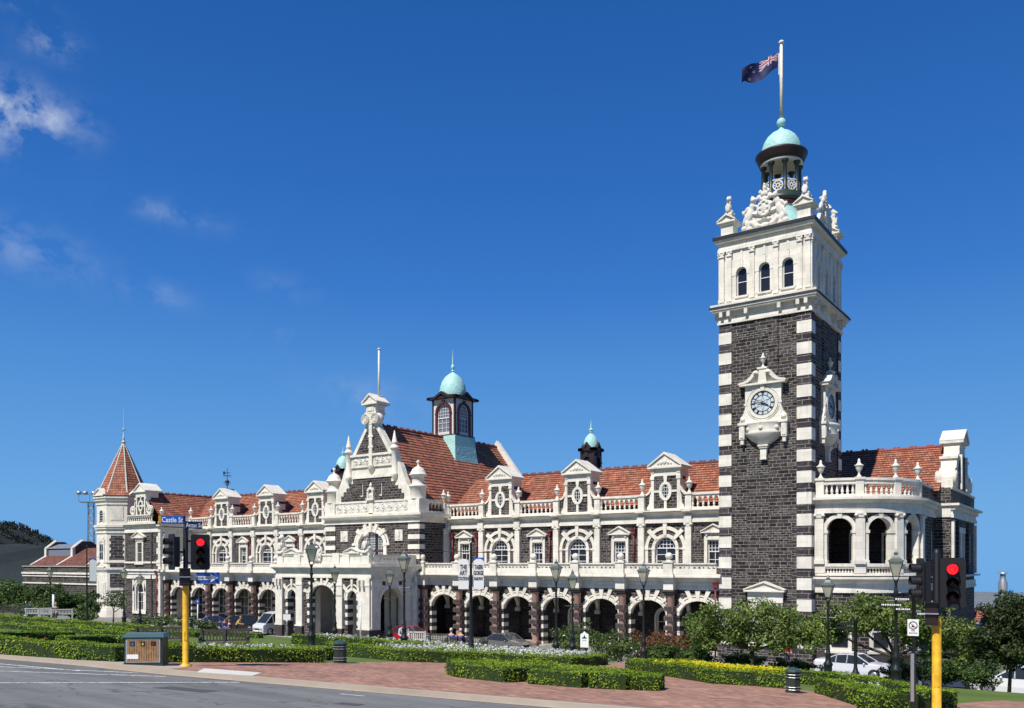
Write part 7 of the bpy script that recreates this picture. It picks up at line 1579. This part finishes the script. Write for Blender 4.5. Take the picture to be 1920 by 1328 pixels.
bench(-8.2, -40.9, R(49), 'dark slatted bench seen from behind, right of the left yellow pole', 1.55); bench(-8.9, -42.9, R(49), 'dark slatted bench partly hidden by the left yellow pole', 1.5)
bench(-11.9, -27.0, R(204), 'pale bench end beside the tall lamp post near the portico', 1.2, WD2); bench(-16.8, -20.3, R(25), 'dark slatted bench in front of the red car', 2.2); bench(-15.9, -17.9, R(20), 'dark slatted bench beside the two seated people', 2.2); bench(-18.6, -17.8, R(205), 'white slatted bench in front of the red car', 2.0, WD2)
bench(-16.8, -17.6, R(205), 'white bench with the person in blue sitting on it', 1.9, WD2)
bench(-49.9, -27.0, R(235), 'white garden bench beyond the far hedge at the left', 1.7, WD2); bench(-52.4, -28.4, R(235), 'long dark bench at the far left edge', 3.2, WD); bench(-54.9, -23.2, R(235), 'white bench with a seated man before the left shrubs', 2.4, WD2)

# cars
TYRE = plain('tyre_rubber', (.012, .012, .013), .8); RIM = plain('wheel_rim', (.45, .46, .47), .3, metal=.7); CGL = glassmat('car_glass', (.02, .025, .03), .05)
def paint(name, c_, metal=.25):
    m, nt, b = newmat(name); b.inputs['Base Color'].default_value = (*c_, 1); b.inputs['Roughness'].default_value = .3; b.inputs['Metallic'].default_value = metal; b.inputs['Coat Weight'].default_value = .8; b.inputs['Coat Roughness'].default_value = .05; return m
def car(label, x, y, rz, col, st, wd_=.86, name='parked_car', wr=.31, wx=(-1.35, 1.35), cab=.72, belt=.9, cat='car', zoff=0, tail=(.5, .02, .02)):
    """st: list of (x, top z, is_cabin) stations from rear to front"""
    t = thing(name, label, cat, (x, y, g(y)+zoff), rz, 'cars parked by the station' if cat == 'car' else None)
    m = M(); n = len(st); rings = []
    for i, (sx, zt, cb) in enumerate(st):
        e = min(1, min(i, n-1-i)/1.6+.82); w = wd_*min(1, e); bz = min(belt, zt-.02); wt = w*(cab if cb else .86); zs = .22+(.12 if i in (0, n-1) else 0)
        rings.append([(sx, -w*.96, zs), (sx, -w, .5), (sx, -w*.985, bz), (sx, -wt, zt-.0), (sx, -wt*.5, zt+.025), (sx, wt*.5, zt+.025), (sx, wt, zt), (sx, w*.985, bz), (sx, w, .5), (sx, w*.96, zs)])
    for i in range(n-1):
        A, B = rings[i], rings[i+1]; gl = st[i][2] or st[i+1][2]; both = st[i][2] and st[i+1][2]
        for j in range(9):
            mt = col
            if gl and j in (2, 6): mt = CGL if both else CGL
            if gl and not both and j in (3, 4, 5): mt = CGL
            m.add([A[j], B[j], B[j+1], A[j+1]], [(0, 1, 2, 3)], mt, smooth=False)
        m.quad(A[0], A[9], B[9], B[0], TYRE)
    m.poly(rings[0][::1], col); m.poly(rings[-1][::-1], col)
    bo = obj('body', m, t)
    # pillars and trim
    m = M()
    for s_ in (-1, 1):
        for i in range(n-1):
            if st[i][2] or st[i+1][2]:
                a, b = rings[i], rings[i+1]; ia, ib = (3, 2) if s_ < 0 else (6, 7)
                if st[i][2]: m.tube(a[ia], a[ib], .035, .035, col, 5)
                if st[i+1][2]: m.tube(b[ia], b[ib], .035, .035, col, 5)
                m.tube(a[ia], b[ia], .03, .03, col, 5)
    obj('pillars', m, t)
    for wx_ in wx:
        for s_ in (-1, 1):
            a = M(); a.tube((wx_, s_*(wd_-.2), wr), (wx_, s_*(wd_+.012), wr), wr, wr, TYRE, 22); wo = obj('wheel', a, t); a = M(); a.tube((wx_, s_*(wd_), wr), (wx_, s_*(wd_+.022), wr), wr*.66, wr*.6, RIM, 18)
            for q in range(5): aa = q*2*PI/5; a.tube((wx_, s_*(wd_+.024), wr), (wx_+wr*.45*math.cos(aa), s_*(wd_+.024), wr+wr*.45*math.sin(aa)), .012, .012, TYRE, 4)
            obj('rim', a, wo)
            a = M(TR(wx_, 0, 0)); a.ring(0, wr, wr+.0, wr+.05, .1, PI-.1, s_*(wd_+.005)-.004, s_*(wd_+.005)+.004, TYRE, 14); obj('wheel_arch', a, t)
    x0, x1 = st[0][0], st[-1][0]; zr_ = st[0][1]; zf_ = st[-1][1]
    for s_ in (-1, 1):
        a = M(); a.box(x1-.06, x1+.03, s_*wd_*.5, s_*wd_*.84, min(.72, zf_-.16), min(.72, zf_-.16)+.13, SILV); obj('headlight', a, t); a = M(); a.box(x0-.03, x0+.06, s_*wd_*.48, s_*wd_*.84, .68, .86, plain('tail_lamp', tail, .2)); obj('taillight', a, t)
        a = M(); a.ell((st[-1][0]*.38, s_*(wd_+.06), belt+.04), (.06, .09, .06), col, nu=8, nv=6); obj('mirror', a, t)
    a = M(); a.box(x1-.02, x1+.045, -.26, .26, .36, .48, WHT); a.box(x0-.045, x0+.02, -.26, .26, .5, .62, WHT); obj('number_plate', a, t)
    a = M(); a.box(x1-.04, x1+.04, -wd_*.8, wd_*.8, .26, .34, TYRE); a.box(x1-.03, x1+.035, -wd_*.4, wd_*.4, .52, .66, TYRE); a.box(x0-.04, x0+.03, -wd_*.8, wd_*.8, .28, .36, TYRE); obj('bumper', a, t)
    return t
SED = [(-2.25, .88, 0), (-2.1, 1.02, 0), (-1.45, 1.06, 0), (-.85, 1.36, 1), (-.2, 1.42, 1), (.35, 1.38, 1), (1.05, .98, 0), (1.9, .86, 0), (2.2, .66, 0)]
HAT = [(-1.95, .95, 0), (-1.85, 1.05, 0), (-1.4, 1.38, 1), (-.6, 1.46, 1), (.2, 1.42, 1), (.95, .98, 0), (1.75, .84, 0), (2.0, .66, 0)]
WAG = [(-2.3, 1.0, 0), (-2.2, 1.1, 0), (-1.95, 1.5, 1), (-.8, 1.6, 1), (.3, 1.54, 1), (1.0, 1.06, 0), (1.95, .92, 0), (2.25, .7, 0)]
VAN = [(-2.3, 1.5, 0), (-2.25, 1.9, 1), (-1.4, 2.12, 1), (.4, 2.14, 1), (1.15, 1.98, 1), (1.95, 1.12, 0), (2.3, .95, 0), (2.4, .7, 0)]
SEDY = [(q[0]*1.0, q[1], q[2]) for q in SED]
car('silver saloon car parked under the cherry tree at the right', 3.9, -5.3, R(-6), paint('silver_paint', (.74, .75, .80), .25), SED, wx=(-1.42, 1.4))
car('grey saloon car with red tail lights behind the white flowers', -21.8, -5.4, R(-12), paint('grey_brown_paint', (.20, .19, .175), .5), SED, wx=(-1.42, 1.4), tail=(.7, .03, .04))
car('red hatchback parked beside the portico behind the benches', -32.4, -4.6, R(-8), paint('red_paint', (.42, .012, .02), .2), HAT)
car('blue saloon car parked before the left arcade', -58.9, -5.6, R(-125), paint('blue_paint', (.012, .03, .17), .35), SED, wx=(-1.42, 1.4)); bl = None
car('dark grey estate car between the blue car and the white van', -55.6, -5.2, R(-122), paint('dark_grey_paint', (.035, .033, .034), .3), WAG, wx=(-1.4, 1.45))
car('white van parked at the left end of the portico', -49.7, -4.6, R(-92), paint('white_van_paint', (.62, .62, .62), .1), VAN, .84, 'parked_van', .32, (-1.4, 1.5), .86, 1.15, 'van')
car('white car at the right edge behind the dark tree', 13.0, -11.0, R(178), paint('white_paint', (.72, .73, .74), .1), HAT)
car('dark blue car nose just showing beside the silver saloon', 9.0, -7.2, R(15), paint('navy_paint', (.05, .07, .13), .3), HAT)

# people
SKN = plain('skin', (.52, .30, .22), .55, var=.06)
def skinmesh(name, nodes, edges, mat, parent, sub=1):
    me = bpy.data.meshes.new(name); me.from_pydata([n_[:3] for n_ in nodes], edges, []); me.materials.append(mat); o = bpy.data.objects.new(name, me); C.objects.link(o); o.parent = parent
    sk = o.modifiers.new('s', 'SKIN'); sk.use_smooth_shade = True
    for i, n_ in enumerate(nodes): v = me.skin_vertices[0].data[i]; v.radius = (n_[3], n_[4] if len(n_) > 4 else n_[3])
    me.skin_vertices[0].data[0].use_root = True
    ss = o.modifiers.new('u', 'SUBSURF'); ss.levels = sub; ss.render_levels = sub; return o
def person(label, x, y, rz, pose='sit', shirt=(.1, .1, .4), legs=(.05, .05, .07), hair=(.5, .5, .5), z=0, hairlen=.0):
    t = thing('person', label, 'person', (x, y, g(y)+z), rz)   # faces -Y
    if pose == 'sit': hip, kn, ft = (0, .05, .52), (-.02, -.42, .52), (0, -.44, .06)
    else: hip, kn, ft = (0, 0, .92), (0, -.03, .5), (0, .02, .06)
    hz = hip[2]; y0 = hip[1]; lean = -.04 if pose == 'sit' else (-.30 if pose == 'bend' else 0)
    sh = (0, y0+lean, hz+.5); nk = (0, y0+lean*1.3-.01, hz+.58); hd = (0, y0+lean*1.5-.03, hz+.74)
    N = [(hip[0], y0, hz, .13, .1), (0, y0+lean*.5, hz+.25, .12, .09), (*sh, .13, .09), (*nk, .05), (hd[0], hd[1], hd[2]-.06, .07), (hd[0], hd[1], hd[2]+.04, .085), (hd[0], hd[1]+.01, hd[2]+.11, .06)]
    E = [(0, 1), (1, 2), (2, 3), (3, 4), (4, 5), (5, 6)]
    arms_, legs_ = [], []
    for s_ in (-1, 1):
        i = len(N); N += [(s_*.19, sh[1], sh[2]-.03, .055), (s_*.25, sh[1]-.06, sh[2]-.3, .042), (s_*.16, sh[1]-.3, sh[2]-.36, .032), (s_*.13, sh[1]-.38, sh[2]-.37, .036, .018)]; E += [(2, i), (i, i+1), (i+1, i+2), (i+2, i+3)]
        for f_ in range(4): k = len(N); fx = s_*.13+(f_-1.5)*.02; N += [(fx, sh[1]-.43, sh[2]-.385, .010), (fx, sh[1]-.455+.006*abs(f_-1), sh[2]-.41, .008)]; E += [(i+3, k), (k, k+1)]
        k = len(N); N += [(s_*.13-s_*.045, sh[1]-.40, sh[2]-.37, .010)]; E += [(i+3, k)]
        i = len(N); N += [(s_*.1, hip[1]-.02, hz-.02, .09), (s_*.11, kn[1], kn[2], .06), (s_*.11, ft[1], .14, .042), (s_*.11, ft[1]-.14, .045, .04)]; E += [(0, i), (i, i+1), (i+1, i+2), (i+2, i+3)]
    skinmesh('body', N, E, SKN, t)
    sm = plain('shirt_cloth', shirt, .8, var=.1); lm = plain('trouser_cloth', legs, .8, var=.1)
    Nj = [(0, y0, hz+.02, .15, .115), (0, y0+lean*.5, hz+.25, .145, .11), (sh[0], sh[1], sh[2], .15, .1)]; Ej = [(0, 1), (1, 2)]
    for s_ in (-1, 1): i = len(Nj); Nj += [(s_*.19, sh[1], sh[2]-.03, .07), (s_*.25, sh[1]-.06, sh[2]-.3, .055), (s_*.17, sh[1]-.27, sh[2]-.355, .045)]; Ej += [(2, i), (i, i+1), (i+1, i+2)]
    skinmesh('jacket', Nj, Ej, sm, t)
    Nl = [(0, y0, hz-.02, .14, .11)]; El = []
    for s_ in (-1, 1): i = len(Nl); Nl += [(s_*.1, hip[1]-.03, hz-.03, .105), (s_*.11, kn[1], kn[2], .075), (s_*.11, ft[1], .14, .06)]; El += [(0, i), (i, i+1), (i+1, i+2)]
    skinmesh('trousers', Nl, El, lm, t)
    m = M(); m.ell((hd[0], hd[1]+.03, hd[2]+.07), (.105, .115, .11), plain('hair', hair, .8, var=.2)); 
    if hairlen: m.ell((hd[0], hd[1]+.07, hd[2]-.06), (.11, .07, .08+hairlen), m.mats[0])
    obj('hair', m, t)
    m = M(); m.ell((hd[0], hd[1]-.098, hd[2]-.0), (.014, .022, .024), SKN, nu=8, nv=6)
    for s_ in (-1, 1): m.ell((hd[0]+s_*.034, hd[1]-.082, hd[2]+.022), (.013, .008, .009), SBK, nu=8, nv=6); m.ell((hd[0]+s_*.09, hd[1]+.01, hd[2]-.0), (.012, .022, .03), SKN, nu=8, nv=6)
    m.box(hd[0]-.025, hd[0]+.025, hd[1]-.092, hd[1]-.08, hd[2]-.048, hd[2]-.04, plain('lips', (.35, .1, .09), .6)); obj('face', m, t)
    return t
person('person with pale hair in a bright blue jacket sitting on the white bench', -17.3, -17.6, R(205-180+180), 'sit', (.02, .08, .5), (.25, .3, .5), (.62, .55, .45))
person('person with grey hair in a navy top sitting on the bench beside the blue jacket', -16.3, -17.9, R(200), 'sit', (.04, .04, .12), (.1, .1, .12), (.6, .45, .38))
person('dark-haired person in blue sitting behind the left dark bench', -47.0, -12.6, R(80), 'sit', (.03, .08, .35), (.1, .1, .2), (.012, .010, .010), hairlen=.1)
person('person in a yellow top leaning towards the white van', -51.6, -8.0, R(120), 'bend', (.62, .42, .10), (.03, .03, .04), (.4, .2, .1))
person('person in dark clothes beside the yellow top near the van', -52.4, -8.2, R(200), 'sit', (.03, .03, .035), (.02, .02, .025), (.45, .15, .12))
person('man in dark clothes sitting on the white bench at the left', -55.0, -23.2, R(235-180), 'sit', (.02, .02, .025), (.04, .04, .05), (.45, .28, .22))
person('person in a white and dark top sitting beside the tall lamp post', -11.2, -28.6, R(60), 'sit', (.45, .45, .5), (.05, .05, .1), (.15, .08, .06))
person('person in a red top walking by the silver saloon', -.9, -3.0, R(40), 'stand', (.45, .03, .03), (.04, .04, .06), (.1, .06, .05))

# flag on the tower
NAVY = plain('flag_navy', (.006, .011, .075), .7, var=.1); FRED = plain('flag_red', (.36, .012, .03), .7); FWH = plain('flag_white', (.55, .55, .58), .7)
fl = thing('flag', 'dark blue ensign flag with red crosses blowing left from the tower flagpole', 'flag', (TCX, TCY, 0))
NXf, NZf = 96, 48; V = []; F = []; MI = []
Lf, Hf = 3.1, 1.75
camr = Vector((.8154, .5789, 0))
for i in range(NXf+1):
    u = i/NXf
    for j in range(NZf+1):
        v = j/NZf  # 0 bottom 1 top
        s_ = u*Lf; xx = -s_*.92*camr.x-.1*s_*0; yy = -s_*.92*camr.y
        w_ = .22*math.sin(u*7+v*1.6)*u**.6+.08*math.sin(u*15-v*3); droop = -(.95*u**1.05)*1.35
        z = 44.65+droop-(1-v)*Hf*(1-.25*u+.12*math.sin(u*5))*(.62+.38*u**.8) + (1-v)*(.10*math.sin(u*9))
        xx += -(1-v)*.55*(1-u)*.3
        V.append((xx-.5789*w_*-1-.12, yy+.8154*w_*-1-.05, z))
def star(u, v, cx_, cy_, r_):
    x, y = (u-cx_)*Lf, (v-cy_)*Hf; d = math.hypot(x, y)
    if d > r_: return 0
    a = math.atan2(y, x)-PI/2; k = abs(((a/(2*PI/5))+.5) % 1-.5)*2; lim = r_*(1-.6*k); return 2 if d < lim*.72 else (1 if d < lim else 0)
for i in range(NXf):
    for j in range(NZf):
        u, v = (i+.5)/NXf, (j+.5)/NZf; k = 0
        if u < .5 and v > .5:
            x, y = u*2*2-1, (v-.5)*2-.5; X, Y = x, y*1.0
            if abs(X) < .10 or abs(y) < .10: k = 1
            elif abs(X) < .17 or abs(y) < .17: k = 2
            else:
                d = abs(abs(X)*.5-abs(y))/math.sqrt(1.25); k = 1 if d < .035 else (2 if d < .1 else 0)
        else:
            for sx, sy, sr in ((.75, .8, .13), (.75, .2, .15), (.65, .56, .12), (.85, .6, .1)):
                q = star(u, v, sx, sy, sr)
                if q: k = 1 if q == 2 else 2
        F.append((i*(NZf+1)+j, (i+1)*(NZf+1)+j, (i+1)*(NZf+1)+j+1, i*(NZf+1)+j+1)); MI.append(k)
me = bpy.data.meshes.new('cloth'); me.from_pydata(V, [], F)
for q in (NAVY, FRED, FWH): me.materials.append(q)
me.polygons.foreach_set('material_index', MI); me.polygons.foreach_set('use_smooth', [True]*len(F)); me.update(); obj('cloth', me, fl)
m = M(); m.tube((-.11, -.04, 42.4), (-.11, -.04, 45.1), .012, .012, FWH, 5); m.box(-.2, -.1, -.06, -.03, 43.0, 44.6, FWH); obj('hoist_rope', m, fl)

# floodlight mast behind the corner tower, buildings beyond the station on the right
t = thing('floodlight_mast', 'tall lattice floodlight mast rising left of the corner tower', 'mast', (-115.6, 12.6, 0), R(50)); m = M(); H_ = 16.6
for a, b in ((-.38, -.38), (.38, -.38), (.38, .38), (-.38, .38)): m.tube((a*1.2, b*1.2, 0), (a, b, H_), .08, .06, GLV, 6)
for k in range(14):
    z = k*H_/14; 
    for a, b, c_, d in ((-.4, -.4, .4, -.4), (.4, -.4, .4, .4), (.4, .4, -.4, .4), (-.4, .4, -.4, -.4)): m.tube((a, b, z), (c_, d, z+H_/14), .035, .035, GLV, 4); m.tube((a, b, z), (c_, d, z), .035, .035, GLV, 4)
obj('lattice', m, t); m = M(); m.box(-1.6, 1.6, -.8, .8, H_-.15, H_, GLV)
for x in (-1.6, 0, 1.6): m.tube((x, -.8, H_), (x, -.8, H_+1.1), .04, .04, GLV, 5)
m.tube((-1.6, -.8, H_+1.1), (1.6, -.8, H_+1.1), .04, .04, GLV, 5); obj('platform', m, t)
for x in (-1.5, -.6, .6, 1.4): m = M(); m.ell((x, -1.0, H_+1.3), (.4, .3, .32), GLV); obj('floodlight', m, t)
t = thing('distant_shed', 'low grey-roofed building beyond the station at the right', 'building', (0, 0, 0)); m = M(); m.box(4.7, 30, 34, 46, 0, 2.6, BAS); m.box(4.5, 30, 33.6, 34, 2.4, 2.7, WHT); obj('wall', m, t)
SL = plain('slate_roof', (.13, .15, .17), .7, var=.2); m = M(); m.add([(4.3, 33.4, 2.65), (30, 33.4, 2.65), (30, 40, 4.0), (4.6, 40, 4.0)], [(0, 1, 2, 3)], SL); m.box(5.6, 12, 30.4, 33.6, 1.2, 1.35, WHT); obj('roof', m, t)
roof_obj('porch_roof', [((5.4, 31.4, 1.4), (13, 31.4, 1.4), (13, 33.5, 2.5), (5.6, 33.5, 2.5))], t)
t = thing('steel_flue', 'shiny steel flue with a cap above the grey roof at the right', 'chimney', (7.45, 38.0, 3.1)); m = M(); m.lathe([(.42, 0), (.42, 1.9), (.3, 2.2), (.26, 2.5), (.26, 2.75)], 0, 0, GLV, 16); obj('pipe', m, t); m = M(); m.lathe([(.5, 2.85), (.48, 2.92), (0, 2.97)], 0, 0, GLV, 16)
for k in range(3): a = k*2.1; m.tube((.25*math.cos(a), .25*math.sin(a), 2.7), (.3*math.cos(a), .3*math.sin(a), 2.88), .02, .02, GLV, 4)
obj('cap', m, t)
